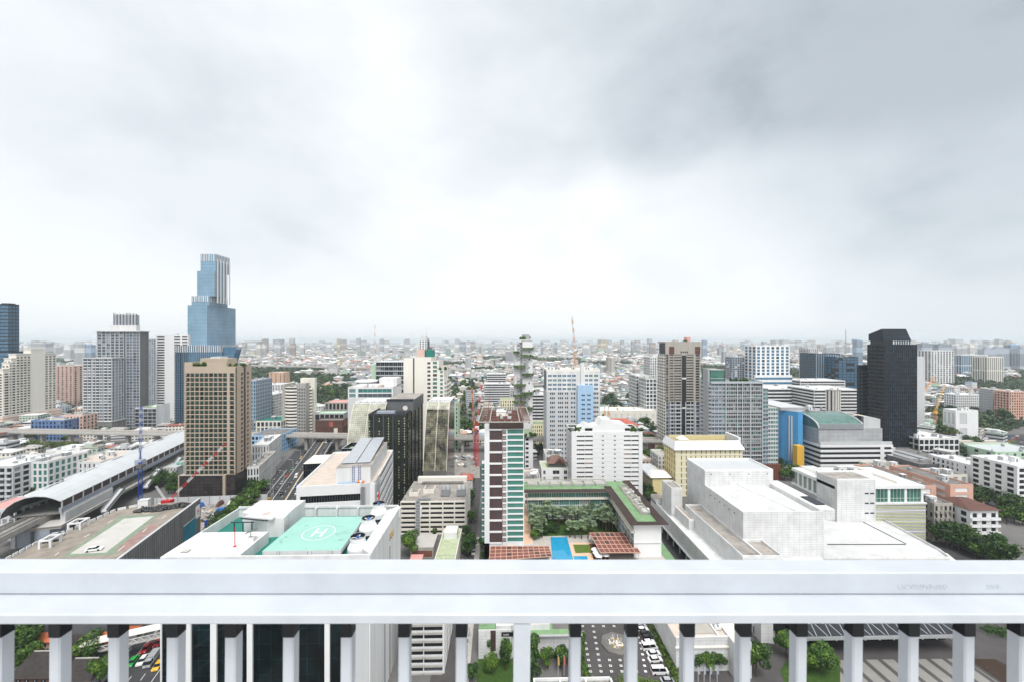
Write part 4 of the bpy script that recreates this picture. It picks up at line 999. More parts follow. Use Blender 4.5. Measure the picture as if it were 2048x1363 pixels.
# ------------------------------------------------------------ white office with rooftop solar and red lettering
Z1 = 38; Yf2 = gp(665,973,Z1)[1]; XL,XR = at(597,Yf2),at(747,Yf2); dep_ = math.dist(gp(597,975,Z1),gp(675,905,Z1))
rot9 = R(7); b = Bld('office_building','white office with a curved ribbed corner, red lettering and solar panels on its roof','office building',XL,XR,Yf2,Yf2+dep_,rot9,land='the solar-roofed office')
W = b.w; core(b,0,Z1,'charcoal',dep=.5)
facade(b,'F',Z1-26.5,4,6.6,[(1.5,W*.82)],'white_clean',('glass_black',),sill=.01,head=3.4,dep=.5,mull=22,frame='grey_dark')
b.wall.box(b.x0,b.x1,0,.5,Z1-.1,Z1+1,'white_clean')
Dn = b.d; nf = 8; fh = Z1/nf
facade(b,'R',0,nf,fh,[(Dn*.24,Dn-1.5)],'white_clean',('glass_dark',),sill=2.2,head=.2,dep=.5,mull=14,frame='grey_dark')
T = b.T('R'); b.wall.box(Dn*.2,Dn-.35,0,.5,Z1,Z1+1,'white_clean',T=T)
mb = MB(); cr = 4.0
arcp = [(b.x1-cr+cr*math.sin(t),cr-cr*math.cos(t)) for t in [i*math.pi/2/8 for i in range(9)]]
n0 = (b.x1-W*.18,0)
path = [n0]+[(a[0]+.1,a[1]-.3) for a in arcp]+[(b.x1+.1,Dn*.22)]
for i in range(len(path)-1):
    a,c = path[i],path[i+1]; mb.face([(a[0],a[1]-.15,Z1-26),(c[0],c[1]-.15,Z1-26),(c[0],c[1]-.15,Z1+1.2),(a[0],a[1]-.15,Z1+1.2)],'grey_light')
b.part('curved_corner',mb)
mb = MB()
for k in range(12): x = n0[0]+(arcp[0][0]-n0[0])*k/12; mb.box(x,x+.3,-1.0,-.2,Z1-26,Z1-.6,'grey')
for k in range(7): y = 2+k*(Dn*.2-2)/7; mb.box(b.x1+.11,b.x1+.5,y,y+.3,Z1-26,Z1-.6,'grey')
b.part('ribs',mb)
[text(b.root,s_,k_,(b.x1+.62+o_,u_,z_),(R(90),0,R(90)),m_,ext=.12) for s_,k_,u_,z_ in (('a',8.5,3.4,Z1-9),('SANA',2.3,2.4,Z1-12)) for o_,m_ in ((0,'white_clean'),(.26,'red_sign'))]
b.wall.box(b.x0,b.x0+.5,.51,Dn,Z1-.1,Z1+1,'white_clean'); blank(b,'L',0,Z1,'white',.5); b.wall.box(b.x0,b.x1,Dn-.5,Dn,Z1-.1,Z1+1,'white_clean')
mb = MB(); mb.box(b.x0+.5,b.x1-.5,.51,Dn-.5,Z1-.1,Z1+.2,'white',top='roof_beige'); b.part('roof',mb)
lo_ = local(b.root.location.x,b.root.location.y,rot9)
def q(px,py,z): return lo_(*gp(px,py,z))
x0p,y0p = q(671,968,Z1); x1p,_ = q(739,968,Z1); ytop = Dn-6
mb = MB(); mb.box(x0p,x1p,y0p,ytop,Z1+.21,Z1+7.2,'white',top='concrete_stain'); b.part('plant_house',mb)
for k in (0,1):
    mb = MB(); xa = x0p+1+k*(x1p-x0p-2)*.5; xb = xa+(x1p-x0p-2)*.47; y0s,y1s = y0p+6.5,ytop-1
    mb.face([(xa,y0s,Z1+7.6),(xb,y0s,Z1+7.6),(xb,y1s,Z1+10.2),(xa,y1s,Z1+10.2)],'solar'); mb.face([(xa,y1s,Z1+10.1),(xb,y1s,Z1+10.1),(xb,y0s,Z1+7.5),(xa,y0s,Z1+7.5)],'grey_dark')
    for x in (xa+.3,xb-.5): mb.box(x,x+.2,y1s-.4,y1s-.2,Z1+7.2,Z1+10.1,'metal_grey'); mb.box(x,x+.2,y0s+.2,y0s+.4,Z1+7.2,Z1+7.55,'metal_grey')
    for i in range(1,12): y = y0s+(y1s-y0s)*i/12; z = Z1+7.6+2.6*i/12+.02; mb.face([(xa,y,z),(xb,y,z),(xb,y+.1,z+.01),(xa,y+.1,z+.01)],'grey')
    b.part('solar_panel',mb)
mb = MB(); xg,yg = q(705,966,Z1)
for u in (0,2.6): mb.box(xg+u,xg+u+.15,yg-.35,yg-.2,Z1+.3,Z1+8.4,'crane_blue'); mb.box(xg+u+.9,xg+u+1.05,yg-.35,yg-.2,Z1+.3,Z1+8.4,'crane_blue'); [mb.box(xg+u+.15,xg+u+.9,yg-.33,yg-.22,Z1+z,Z1+z+.12,'crane_blue') for z in range(1,8)]
mb.box(xg-6,xg+5,yg-1.3,yg-.9,Z1+.5,Z1+1.1,'blue_pale'); b.part('ladder',mb)
mb = MB(); [mb.lathe([(.5,Z1+.3),(.6,Z1+1.5),(.2,Z1+1.9)],m,xg+3+i*1.1,yg-2,10) for i,m in enumerate(('orange','white','orange'))]; b.part('pump',mb)
mb = MB()
for k in range(14): y = 2+k*(Dn-6)/14; mb.box(b.x0+.51,b.x0+.8,y,y+1.6,Z1+.21,Z1+.7,'white')
b.part('parapet_seat',mb); b.done()
# lower black-glass wing with a pale roof, left of it
X0,X1 = at(636,262),at(684,262); b = Bld('office_wing','low black glass wing with a flat pale roof beside the flyover','office wing',X0,X1,244,262,R(7)); z1 = 29
core(b,0,z1,'charcoal'); facade(b,'F',0,7,z1/7,6,'charcoal',('glass_black',),ww=.9,sill=.4,head=.2,frame='grey_dark'); facade(b,'L',0,7,z1/7,6,'charcoal',('glass_black',),ww=.9,sill=.4,head=.2,frame='grey_dark'); roof(b,z1,'cream_light','cream_light',0); b.done()

# ------------------------------------------------------------ multistorey car park in the middle
X0,X1,Y0,_ = blk(801,931,1068); Y1 = gp(866,962,17)[1]
b = Bld('car_park','cream multistorey car park with open dark decks and cooling units on its stained roof','car park',X0,X1,Y0,Y1,land='the cream multistorey car park'); z1 = zt(866,1003,Y0); W = b.w
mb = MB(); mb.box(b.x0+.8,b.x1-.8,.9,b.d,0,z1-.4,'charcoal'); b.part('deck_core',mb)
nf = 7; fh = z1/nf; ex = [0,W*.24,W*.30,W*.45,W*.65,W*.83,W]
for i in range(nf+1): mb = MB(); mb.box(b.x0,b.x1,0,.6,max(0,i*fh-.35),i*fh+(.75 if i < nf else .4),'cream_light'); mb.box(b.x0+.6,b.x1-.6,.601,4,i*fh-.3,i*fh-.05,'concrete') if i else None; b.part('parapet_band',mb)
for i,u in enumerate(ex): mb = MB(); mb.box(b.x0+u-(.35 if i else 0),b.x0+u+.35 if i < 6 else b.x1,-.15,-.002,0,z1+.4,'cream_light'); b.part('column',mb)
for i in range(nf):
    for u in range(5): mb = None
T = b.T('R'); mb = MB()
for i in range(nf): mb.box(0,b.d,0,.5,i*fh,i*fh+1.5,'cream_light',T=T)
b.part('side_wall',mb)
mb = MB(); mb.box(b.x0+W*.245,b.x0+W*.30,-1.3,-.2,0,z1+1.2,'metal_grey'); [mb.box(b.x0+W*.24,b.x0+W*.305,-1.45,-1.31,k*1.5,k*1.5+.25,'grey_light') for k in range(12)]; b.part('duct_riser',mb)
mb = MB(); mb.box(b.x0,b.x1,.6,b.d,z1-.35,z1,'cream',top='concrete_stain'); b.part('roof',mb)
mb = MB(); mb.box(b.x0+W*.25,b.x0+W*.45,1.5,2.6,z1+.3,z1+1.2,'metal_grey'); b.part('duct',mb)
mb = MB(); mb.box(b.x0+3,b.x1-2,b.d-3,b.d,z1,z1+3.2,'cream_light'); mb.box(b.x0+6,b.x1-4,b.d-6,b.d-3.01,z1,z1+.8,'concrete_dark'); b.part('rear_block',mb)
for u in (.59,.84): mb = MB(); mb.box(b.x0+W*u,b.x0+W*u+4.6,7,12,z1+.5,z1+3.8,'metal_grey'); mb.box(b.x0+W*u+.2,b.x0+W*u+.5,7.2,11.8,z1,z1+.499,'grey_dark'); mb.box(b.x0+W*u+4.1,b.x0+W*u+4.4,7.2,11.8,z1,z1+.499,'grey_dark'); o = b.part('chiller',mb); \
    [(lambda m: (m.lathe([(.95,z1+3.81),(.95,z1+5.4),(.85,z1+5.4),(.85,z1+4.6),(.02,z1+4.6)],'white' if u > .7 else 'grey_light',b.x0+W*u+1.2+k*2.2,9.5,14),m.build('fan_cowl',o)))(MB()) for k in (0,1)]
for (u,v,w_,d_) in ((.08,8,5,6),(.28,12,6,7)): mb = MB(); mb.box(b.x0+W*u,b.x0+W*u+w_,v,v+.4,z1,z1+2.2,'cream_light'); mb.box(b.x0+W*u,b.x0+W*u+.4,v+.41,v+d_,z1,z1+2.2,'cream_light'); mb.box(b.x0+W*u+w_-.4,b.x0+W*u+w_,v+.41,v+d_,z1,z1+2.2,'cream_light'); b.part('stair_head',mb)
b.done()
# pale green-yellow roofed low building in front of it
Xa,Ya = gp(868,1125,9); Xb,Yb = gp(928,1060,9)
b = Bld('low_building','low building with a blotchy pale green and yellow roof terrace beside the lane','building',Xa,Xb-1,Ya,Yb); z1 = 9
core(b,0,z1,'cream_light',dep=0); roof(b,z1,'roof_lime','cream_light',.7); mb = MB(); mb.box(b.x1-7.5,b.x1-1.5,b.d-9,b.d-2,z1+.3,z1+3.4,'white'); b.part('stair_house',mb); mb = MB()
for k in range(7): mb.box(b.x0+1+k*1.8,b.x0+1.05+k*1.8,2,2.05,z1+.3,z1+2,'metal_grey')
mb.box(b.x0+1,b.x0+12,2.06,2.1,z1+1.9,z1+2,'metal_grey'); b.part('railing',mb); b.done()
X,Y = gp(845,1085,0); b = Bld('low_building','grey flat roofed shop with a purple front behind the round tree','building',X-3,X+8,Y-14,Y-1); core(b,0,5,'grey_warm',dep=0,top='pale_concrete'); b.wall.box(b.x0+1,b.x1-.5,-.1,-.003,.5,3.4,'maroon'); b.done()
X,Y = gp(834,1116,3); b = Bld('shed','small shed with a faded red metal roof at the edge of the railing','shed',X-2.6,X+2.4,Y-3,Y+1.5); core(b,0,3,'grey_light',dep=0); mb = MB(); mb.face([(b.x0-.3,-.3,3.2),(b.x1+.3,-.3,3.2),(b.x1+.3,b.d+.3,4.0),(b.x0-.3,b.d+.3,4.0)],'roof_pink'); b.part('roof',mb); b.done()

# ------------------------------------------------------------ maroon and green hotel tower
ZD = 12.0
Y0 = gp(1010,1092,ZD)[1]; X0,X1 = at(969,Y0),at(1048,Y0)
b = Bld('hotel_tower','slim hotel tower of maroon panels, white bands and green glass with a rooftop pergola','hotel tower',X0,X1,Y0,Y0+36,land='the maroon and green hotel tower'); W = b.w
z1 = zt(1010,846,Y0); core(b,0,z1,'grey_light',top='brown_panel'); zb = ZD+1.5
Pu = lambda px: at(px,Y0)-(X0+X1)/2-b.x0
nb = 10; ztp = zt(1010,858,Y0); fb = (ztp-zb)/nb
ul,um,uu,ur = Pu(979),Pu(1004),Pu(1014),Pu(1047)
for i in range(nb):
    b.rep('maroon_panel','mp',(lambda m: m.box(0,um-ul,-.12,0,0,fb-1.0,'panel_maroon')),'F',ul,.2,zb+i*fb+.5)
b.wall.box(b.x0,b.x0+ul,0,.35,0,z1,'white_clean'); b.wall.box(b.x0+ul,b.x0+um,.2,.35,0,z1,'white_clean')
b.wall.box(b.x0+um,b.x0+um+.25,-.1,.35,zb,z1,'maroon')
facade(b,'F',zb,20,fb/2,[(um+.25-um-.2,uu-um-.6)],'white_clean',('glass_dark','glass_curtain'),u0=um+.26,u1=uu,sill=.35,head=.3,mull=2,trans=2)
facade(b,'F',zb,20,fb/2,[(.2,ur-uu-.15)],'white_clean',('glass_hotel',),u0=uu+.01,u1=W,sill=.6,head=.02,mull=5,trans=2,frame='mint_dark')
for i in range(nb+1): mb = MB(); mb.box(b.x0+ul,b.x0+um,-.2,.19,zb+i*fb-.35,zb+i*fb+.3,'white_clean'); b.part('floor_band',mb)
b.wall.box(b.x0,b.x1,0,.35,0,zb-.001,'white_clean'); b.wall.box(b.x0+um+.26,b.x1,0,.35,zb+20*fb/2,z1,'white_clean')
facade(b,'L',zb,20,fb/2,5,'white_clean',('glass_teal','glass_curtain'),ww=.85,sill=.8,frame='white_clean',mull=3); blank(b,'R',0,z1,'cream_light')
for i in range(14): mb = MB(); mb.box(b.x0-1.1,b.x0-.05,1,5,zb+i*fb/2+.3,zb+i*fb/2+2.2,'glass_teal'); mb.box(b.x0-1.2,b.x0-.02,.9,5.1,zb+i*fb/2+2.21,zb+i*fb/2+2.6,'white_clean'); b.part('bay_window',mb)
mb = MB(); mb.box(b.x0+ul,b.x1-.25,-.32,-.21,ztp+.35,z1+1.2,'brown_panel'); b.part('crown_band',mb)
zr = zt(1010,843,Y0-2); zc0 = z1
mb = MB(); mb.box(b.x0+2.5,b.x1-.6,1,b.d-2,z1,zr-1.2,'brown_panel',top='concrete'); b.part('crown_wall',mb)
xa,xb = b.x0-2.6,b.x1+3.0; ya,yb = -2.2,b.d+1
mb = MB()
for (p,q_) in (((xa,ya),(xb,ya)),((xa,yb),(xb,yb)),((xa,ya),(xa,yb)),((xb,ya),(xb,yb)),((xa+5,ya),(xa+5,yb)),((xb-5,ya),(xb-5,yb))): mb.bar((*p,zr),(*q_,zr),.38,.45,'grey_warm')
b.part('pergola_frame',mb)
mb = MB()
for k in range(1,13): y = ya+(yb-ya)*k/13; mb.bar((xa,y,zr-.02),(xa+5,y,zr-.02),.3,.3,'roof_thai'); mb.bar((xb-5,y,zr-.02),(xb,y,zr-.02),.3,.3,'roof_thai')
for k in range(9): x = xa+(xb-xa)*k/8; mb.bar((x,ya+.2,zr-.03),(x,ya+2.4,zr-.03),.25,.3,'grey_warm')
b.part('pergola_slats',mb)
mb = MB()
for k in range(4): y = ya+8+(yb-ya-12)*k/4; mb.bar((xa+5,y,zr-.5),(xb-5,y,zr-.5),.7,.7,'maroon')
b.part('pergola_beam',mb)
mb = MB()
for s in (-1,1):
    x = (xa+xb)/2+s*(xb-xa)*.36; mb.bar((x,ya+5,zr),(x-s*.8,yb-4,zr+6),.3,.4,'maroon'); mb.bar((x,ya+5,zr),(x+s*.2,yb-16,zr+.3),.3,.4,'maroon')
b.part('roof_mast',mb)
clutter(b,zr-1.2,10,b.x0+5,b.x1-5,6,b.d-8,4,('cream_light','white','grey_light')); b.done()
# warm pale podium terrace right of the tower
tp = [gp(1014,1091,ZD),gp(1066,1084,ZD),gp(1050,997,ZD),gp(1043,997,ZD)]
mb = MB(); o0 = tp[0]; mb.prism([(p[0]-o0[0],p[1]-o0[1]) for p in (gp(1014,1092,ZD+.5),gp(1066,1085,ZD+.5),gp(1051,1005,ZD+.5),gp(1014,1010,ZD+.5))],0,ZD+.5,'white',top='peach'); tag(mb.build('terrace',loc=(*o0,0)),'pale orange roof terrace hugging the foot of the hotel tower','terrace')

# ------------------------------------------------------------ U-shaped hotel wings round the palm court
ZW = 26.0
Yw0 = gp(1140,1037,ZD)[1]; Yw1 = gp(1150,965,ZW)[1]
Xw0 = at(1056,Yw0); Xw1 = gp(1221,982,ZW)[0]; Xw2 = gp(1256,970,ZW)[0]; Yr0 = gp(1290,1047,ZW)[1]
hotel_wing = Bld('hotel_wing','low hotel wing with a green glass front and a green and brown trellised roof','hotel wing',Xw0,Xw1,Yw0,Yw1,land='the low green-roofed hotel wing'); b = hotel_wing
core(b,0,ZW,'cream_light'); W = b.w
facade(b,'F',ZD,3,(ZW-3.8-ZD)/3,8,'grey_light',('glass_teal','glass_green','glass_curtain'),ww=.93,sill=.4,head=.2,mull=4,trans=1); facade(b,'F',ZW-3.2,1,3.2,7,'cream',('glass_green','glass_teal'),ww=.97,sill=.35,head=.4,mull=6)
b.wall.box(b.x0-.5,b.x1,-.9,.349,ZW-3.8,ZW-3.21,'cream'); blank(b,'L',0,ZW,'cream_light')
mb = MB(); mb.box(b.x0-2,b.x1+13,-1.5,b.d+1,ZW,ZW+.4,'grey_warm',top='roof_green'); b.part('roof',mb)
def trellis(b,x0,x1,y0,y1,z,nx,ny,name='roof_trellis',m='brown_panel',t=.3):
    mb = MB()
    for k in range(nx+1): x = x0+(x1-x0)*k/nx; mb.bar((x,y0,z),(x,y1,z),t,t,m)
    for k in range(ny+1): y = y0+(y1-y0)*k/ny; mb.bar((x0,y,z+.01),(x1,y,z+.01),t,t,m)
    b.part(name,mb)
trellis(b,b.x0-2,b.x1,-2.2,1.2,ZW+.7,40,4); trellis(b,b.x0-2,b.x1,b.d-6,b.d+1,ZW+1.6,7,1,'roof_frame','grey_warm',.3)
for k in range(7): mb = MB(); x = b.x0+(b.w)*(k+.08)/7; mb.box(x,x+b.w/7*.8,b.d-5.5,b.d-1,ZW+.41,ZW+1.5,'white',top='concrete'); b.part('roof_unit',mb)
b.done()
b = Bld('hotel_wing','low hotel side wing running towards the viewer, green roof strip and brown trellis edges','hotel wing',Xw1,Xw2,Yr0,Yw1+.5)
core(b,0,ZW-.02,'white'); facade(b,'L',ZD,3,(ZW-3.8-ZD)/3,11,'grey_light',('glass_teal','glass_green','glass_curtain'),ww=.93,sill=.4,head=.2,mull=4); facade(b,'L',ZW-3.2,1,3.2,10,'cream',('glass_green',),ww=.95,sill=.35,head=.4,mull=5)
b.wall.box(b.x0-1.1,b.x0+.349,0,b.d,ZW-3.8,ZW-3.21,'cream'); blank(b,'F',0,ZW-.02,'white_clean'); blank(b,'R',0,ZW-.02,'white'); b.wall.box(b.x0,b.x1,-.3,-.002,ZW-8,ZW-7.6,'white')
mb = MB(); mb.box(b.x0-1.2,b.x1+1.2,-1.2,b.d,ZW,ZW+.42,'grey_warm',top='roof_green'); b.part('roof',mb)
trellis(b,b.x0-2,b.x0+1.4,-2,b.d-8,ZW+.75,4,44); trellis(b,b.x1-1.4,b.x1+2,-2,b.d,ZW+.75,4,48); trellis(b,b.x0-2,b.x1+2,-2.2,.2,ZW+.76,14,2)
trellis(b,b.x0+6,b.x1-2,8,b.d-7,ZW+1.6,1,8,'roof_frame','grey_warm',.3)
mb = MB(); mb.box(b.x0+6,b.x1-2,8,b.d-7,ZW+.43,ZW+.5,'concrete_stain'); b.part('roof_well',mb)
r_ = random.Random(11)
for k in range(12): mb = MB(); y = 9+k*(b.d-18)/12; x = b.x0+6.5+r_.random()*2; mb.box(x,x+r_.uniform(1.5,4),y,y+1.6,ZW+.51,ZW+1.3,r_.choice(['white','grey_light','concrete'])); b.part('roof_unit',mb)
b.done()
# podium deck with court, pool, lawn
dk = [gp(960,1145,ZD),gp(1285,1145,ZD),(Xw2+4,Yr0-3),(Xw1+1,Yw0),(Xw0-3,Yw0),(Xw0-3,Y0+10)]
dk = [gp(962,1150,ZD),(Xw2+1,gp(1200,1150,ZD)[1]),(Xw2+1,Yw0),(Xw0-6,Yw0),(Xw0-6,Y0)]
mb = MB(); mb.prism(dk,0,ZD,'pale_concrete',top='paving'); tag(mb.build('podium'),'raised hotel podium deck paved in pale stone','podium'); foot((dk[0][0]+Xw2)/2,175,Xw2-dk[0][0],90)
def sheet(name,pxs,z,m,label,cat=None,kind=None,th=None,grp=None):
    ps = [gp(x,y,z) for x,y in pxs]; o0 = ps[0]; mb = MB(); lp_ = [(p[0]-o0[0],p[1]-o0[1]) for p in ps]
    if th: mb.prism(lp_,-th,0,m)
    else: mb.face([(*p,0) for p in lp_],m)
    return tag(mb.build(name,loc=(*o0,z)),label,cat,grp,kind)
sheet('planting_bed',[(1064,1072),(1245,1066),(1226,1028),(1058,1030)],ZD+.05,'grass_mat','dark green planted ground of the palm court between the hotel wings','planting bed')
pl = sheet('swimming_pool',[(1105,1128),(1149,1128),(1134,1073),(1101,1073)],ZD+.06,'water_pool','bright blue rectangular swimming pool beside the small lawn','swimming pool')
sheet('swimming_pool',[(1148,1119),(1176,1119),(1174,1111),(1147,1111)],ZD+.06,'water_pool','small blue plunge pool at the corner of the big pool','swimming pool')
sheet('pool_surround',[(1137,1084),(1183,1084),(1190,1128),(1150,1128)],ZD+.03,'peach',None,kind='structure')
sheet('lawn',[(1146,1088),(1178,1088),(1183,1104),(1151,1105)],ZD+.08,'lawn',None,kind='structure')
sheet('wood_deck',[(1178,1087),(1205,1087),(1222,1128),(1190,1128)],ZD+.045,'brown_wood',None,kind='structure')
sheet('sports_deck',[(1262,1150),(1375,1150),(1308,1063),(1262,1075)],ZD-3,'roof_green','worn green rooftop sports deck beside the access road','sports deck',th=ZD-3)
pw = [gp(1135,1072,ZD),gp(1180,1072,ZD)]
def pergola(label,pxs,z,nx,ny,zb):
    ps = [gp(x,y,z) for x,y in pxs]; o0 = ps[0]; r = empty('pergola',(*o0,zb),0,label,'pergola'); A,B_,C_,D_ = [Vector((p[0]-o0[0],p[1]-o0[1],z-zb)) for p in ps]
    lerp = lambda u,v: (A*(1-u)+B_*u)*(1-v)+(D_*(1-u)+C_*u)*v
    mb = MB(); mb.face([lerp(0,0),lerp(1,0),lerp(1,1),lerp(0,1)],'maroon'); mb.face([p-Vector((0,0,.1)) for p in (lerp(0,1),lerp(1,1),lerp(1,0),lerp(0,0))],'maroon'); mb.build('roof_panel',r)
    for k in range(nx+1): mb = MB(); mb.bar(lerp(k/nx,0)+Vector((0,0,.12)),lerp(k/nx,1)+Vector((0,0,.12)),.22,.2,'salmon'); mb.build('rafter',r)
    for k in range(ny+1): mb = MB(); mb.bar(lerp(0,k/ny)+Vector((0,0,.13)),lerp(1,k/ny)+Vector((0,0,.13)),.16,.2,'salmon'); mb.build('cross_beam',r)
    for u,v in ((.03,.05),(.97,.05),(.03,.95),(.97,.95)): p = lerp(u,v); mb = MB(); mb.box(p.x-.15,p.x+.15,p.y-.15,p.y+.15,.02,z-zb-.12,'white'); mb.build('post',r)
    q_ = random.Random(3)
    for i in range(nx*ny//6): a,b2 = q_.randrange(nx),q_.randrange(ny); mb = MB(); mb.face([lerp((a+.05)/nx,(b2+.05)/ny)+Vector((0,0,.02)),lerp((a+.95)/nx,(b2+.05)/ny)+Vector((0,0,.02)),lerp((a+.95)/nx,(b2+.95)/ny)+Vector((0,0,.02)),lerp((a+.05)/nx,(b2+.95)/ny)+Vector((0,0,.02))],'brown_panel'); mb.build('dark_panel',r)
pergola('maroon slatted pergola roof beside the lawn and the white parasols',[(1201,1105),(1281,1105),(1255,1065),(1179,1065)],ZD+4,8,5,ZD)
pergola('long low maroon pergola roof in front of the hotel tower',[(978,1122),(1104,1112),(1098,1092),(981,1092)],ZD+3.5,11,4,ZD)
def parasol(x,y,z,label,proto=[None]):
    if proto[0] is None:
        r = empty('parasol',(x,y,z),0,label,'parasol','white parasols by the pool'); mb = MB(); mb.lathe([(1.7,2.2),(1.65,2.3),(.9,2.7),(.08,3.05)],'white_clean',seg=8); mb.build('canopy',r); mb = MB(); mb.tube((0,0,0),(0,0,2.99),.05,'metal_grey'); mb.lathe([(.4,0),(.4,.12),(.1,.15)],'grey_light',seg=10); mb.build('pole',r); proto[0] = r; return r
    return copy_tree(proto[0],(x,y,z),0,label=label)
for (px,py,lb) in ((1190,1108,'white parasol nearest to the maroon pergola, back of the group by the pool'),(1207,1111,'white parasol at the back right of the group by the pool'),(1193,1115,'white parasol nearest the pool in the middle row'),(1211,1119,'white parasol at the front right, under the pergola corner'),(1197,1121,'white parasol closest to the railing in the pool group')):
    x,y = gp(px,py,ZD); parasol(x,y,ZD,lb)
# ============================================================ centre and right
GW = ('glass_dark','glass_grey','glass_curtain')
# vertical-garden tower
X0,X1,Y0,Y1 = blk(1029,1065,Y=405,depth=20)
b = Bld('garden_tower','slender white tower with hanging green terraces and black stairs zigzagging up it','tower',X0,X1,Y0,Y1,land='the slender garden tower'); W = b.w
z1 = zt(1047,681,Y0); mb = MB(); mb.box(b.x0,b.x0+W*.30,1.5,b.d,0,z1-3,'white_clean'); mb.box(b.x0+W*.44,b.x1,0,b.d,0,z1,'white_clean'); mb.box(b.x0+W*.30,b.x0+W*.44,2.2,b.d,0,z1-2,'grey_light'); b.part('wall',mb)
mb = MB(); mb.box(b.x0-.6,b.x1+.6,-.6,b.d,z1,z1+.8,'white'); b.part('roof',mb); mb = MB(); mb.box(b.x0+W*.45,b.x0+W*.85,3,10,z1+.8,z1+6,'grey'); b.part('machine_room',mb)
n = 30
for i in range(n):
    z = z1-5-i*3.6
    if z < 4: break
    mb = MB(); a,c = (b.x0+W*.16,b.x0+W*.42) if (i//5) % 2 == 0 else (b.x0+W*.5,b.x0+W*.78); y = .9 if (i//5) % 2 == 0 else -.9
    mb.bar((a,y-.2,z),(c,y-.2,z+1.8),.6,.3,'grey_dark'); mb.bar((c,y-.9,z+1.8),(a,y-.9,z+3.6),.6,.3,'grey_dark'); mb.box(a-.4,a+.2,y-1.3,y+.2,z+3.5,z+3.7,'charcoal'); b.part('stair_flight',mb)
for i,(u,px,py) in enumerate([(0,1030,704),(1,1054,697),(1,1054,711),(0,1038,732),(1,1053,748),(0,1038,769),(1,1053,785),(0,1036,790),(0,1038,803),(1,1055,815)]):
    z = zt(1047,py,Y0); a,c = (b.x0-1,b.x0+W*.6) if u == 0 else (b.x0+W*.42,b.x1+.8)
    if i == 0: c = b.x0+W*.25
    mb = MB(); mb.box(a,c,-2.4,1.4 if u == 0 else -.003,z-1.2,z-.4,'grey'); p_ = b.part('terrace',mb)
    q_ = random.Random(i); lf = MB()
    for k in range(420):
        x,y,zz = q_.uniform(a-.3,c+.3),q_.uniform(-3.0,-.2),z+q_.uniform(-.6,1.0)
        if q_.random() < .25: y = -2.6-q_.random()*.5; zz = z-q_.random()**1.5*3.2
        s = q_.uniform(.25,.55); d1 = Vector((q_.gauss(0,1),q_.gauss(0,1),q_.gauss(0,1))).normalized()*s; d2 = Vector((q_.gauss(0,1),q_.gauss(0,1),q_.gauss(0,1))).normalized()*s; o_ = Vector((x,y,zz))
        lf.face([o_-d1,o_+d2,o_+d1,o_-d2],q_.choice(['leaf_mid','leaf_light','leaf_light']))
    lf.build('planting',p_)
for i in range(12): b.rep('window','gw',pane(1.2,1.6,'glass_dark',None),'F',W*.78,0,z1-12-i*8)
b.done()
ROOFG.append((at(1050,Y0),Y0+3,z1+1,5,7))
# lower white slab with terrace just right of hotel tower
X0,X1,Y0,Y1 = blk(1050,1066,945,depth=26)
b = Bld('apartment_block','narrow white block with a planted overhanging terrace beside the green glass hotel tower','apartment block',X0,X1,Y0,Y1); z1 = zt(1058,874,Y0); core(b,0,z1)
facade(b,'F',0,8,z1/8,[(.5,b.w*.45)],'white_clean',GW,sill=1,head=.6,frame=None); blank(b,'R',0,z1,'white_clean'); mb = MB(); mb.box(b.x0-1,b.x1+1,-1.5,b.d,z1,z1+1,'grey_dark',top='roof_sage'); b.part('roof',mb); b.done(); ROOFG.append((at(1060,Y0),Y0+1,z1+1,4.5,8))

# pale grey-blue hospital-like tower
X0,X1,Y0,_ = blk(1093,1200,938); b = Bld('office_tower','pale grey tower with a light blue column and rows of big blue windows on top','tower',X0,X1,Y0,Y0+24,land='the pale grey tower'); W = b.w
z1 = zt(1146,742,Y0); zt4 = zt(1146,782,Y0); core(b,0,z1,'grey_dark')
u = lambda px: (px-1093)/107*W
n = 17; fh = zt4/n; cl = []
for c0,k in ((1100,3),(1116,3),(1131,2),(1141,2)):
    for i in range(k): cl.append((u(c0+i*3.6),u(c0+i*3.6+2.4)))
cl = [(u(1100),u(1102.4)),(u(1103.6),u(1106)),(u(1107),u(1109.5)),(u(1116),u(1118.4)),(u(1119.6),u(1122)),(u(1123.4),u(1126)),(u(1130),u(1132.4)),(u(1133.6),u(1136)),(u(1142),u(1145)),(u(1147),u(1150)),(u(1187),u(1189.5)),(u(1190.5),u(1193)),(u(1194),u(1196.5))]
facade(b,'F',0,n,fh,cl,'grey_blue' if False else 'grey_light',('glass_dark','glass_dark','glass_blue'),sill=1.1,head=.9,frame=None)
facade(b,'F',zt4,4,(z1-zt4-2)/4,[(u(1096+i*9.6),u(1103.5+i*9.6)) for i in range(6)]+[(u(1170),u(1176)),(u(1178),u(1185)),(u(1188),u(1196))],'white',('glass_blue','glass_teal','glass_blue'),sill=1.0,head=.8,mull=1,trans=1)
b.wall.box(b.x0,b.x1,0,.35,z1-2,z1,'white')
facade(b,'L',0,n,fh,6,'grey_light',('glass_dark',),ww=.4,sill=1.1,head=.9,frame=None); blank(b,'R',0,z1,'grey_light')
mb = MB(); ub,uc = b.x0+u(1154),b.x0+u(1185); zb2 = zt(1170,769,Y0); mb.box(ub,uc,-2.5,-.003,0,zb2,'blue_pale'); b.part('blue_column',mb)
for i in range(16): mb = MB(); z = 4+i*fh; [mb.box(ub+x_,ub+x_+1.1,-2.56,-2.502,z,z+1.2,'glass_dark') for x_ in (3.2,4.6,(uc-ub)*.62,(uc-ub)*.62+1.5)]; b.part('window',mb)
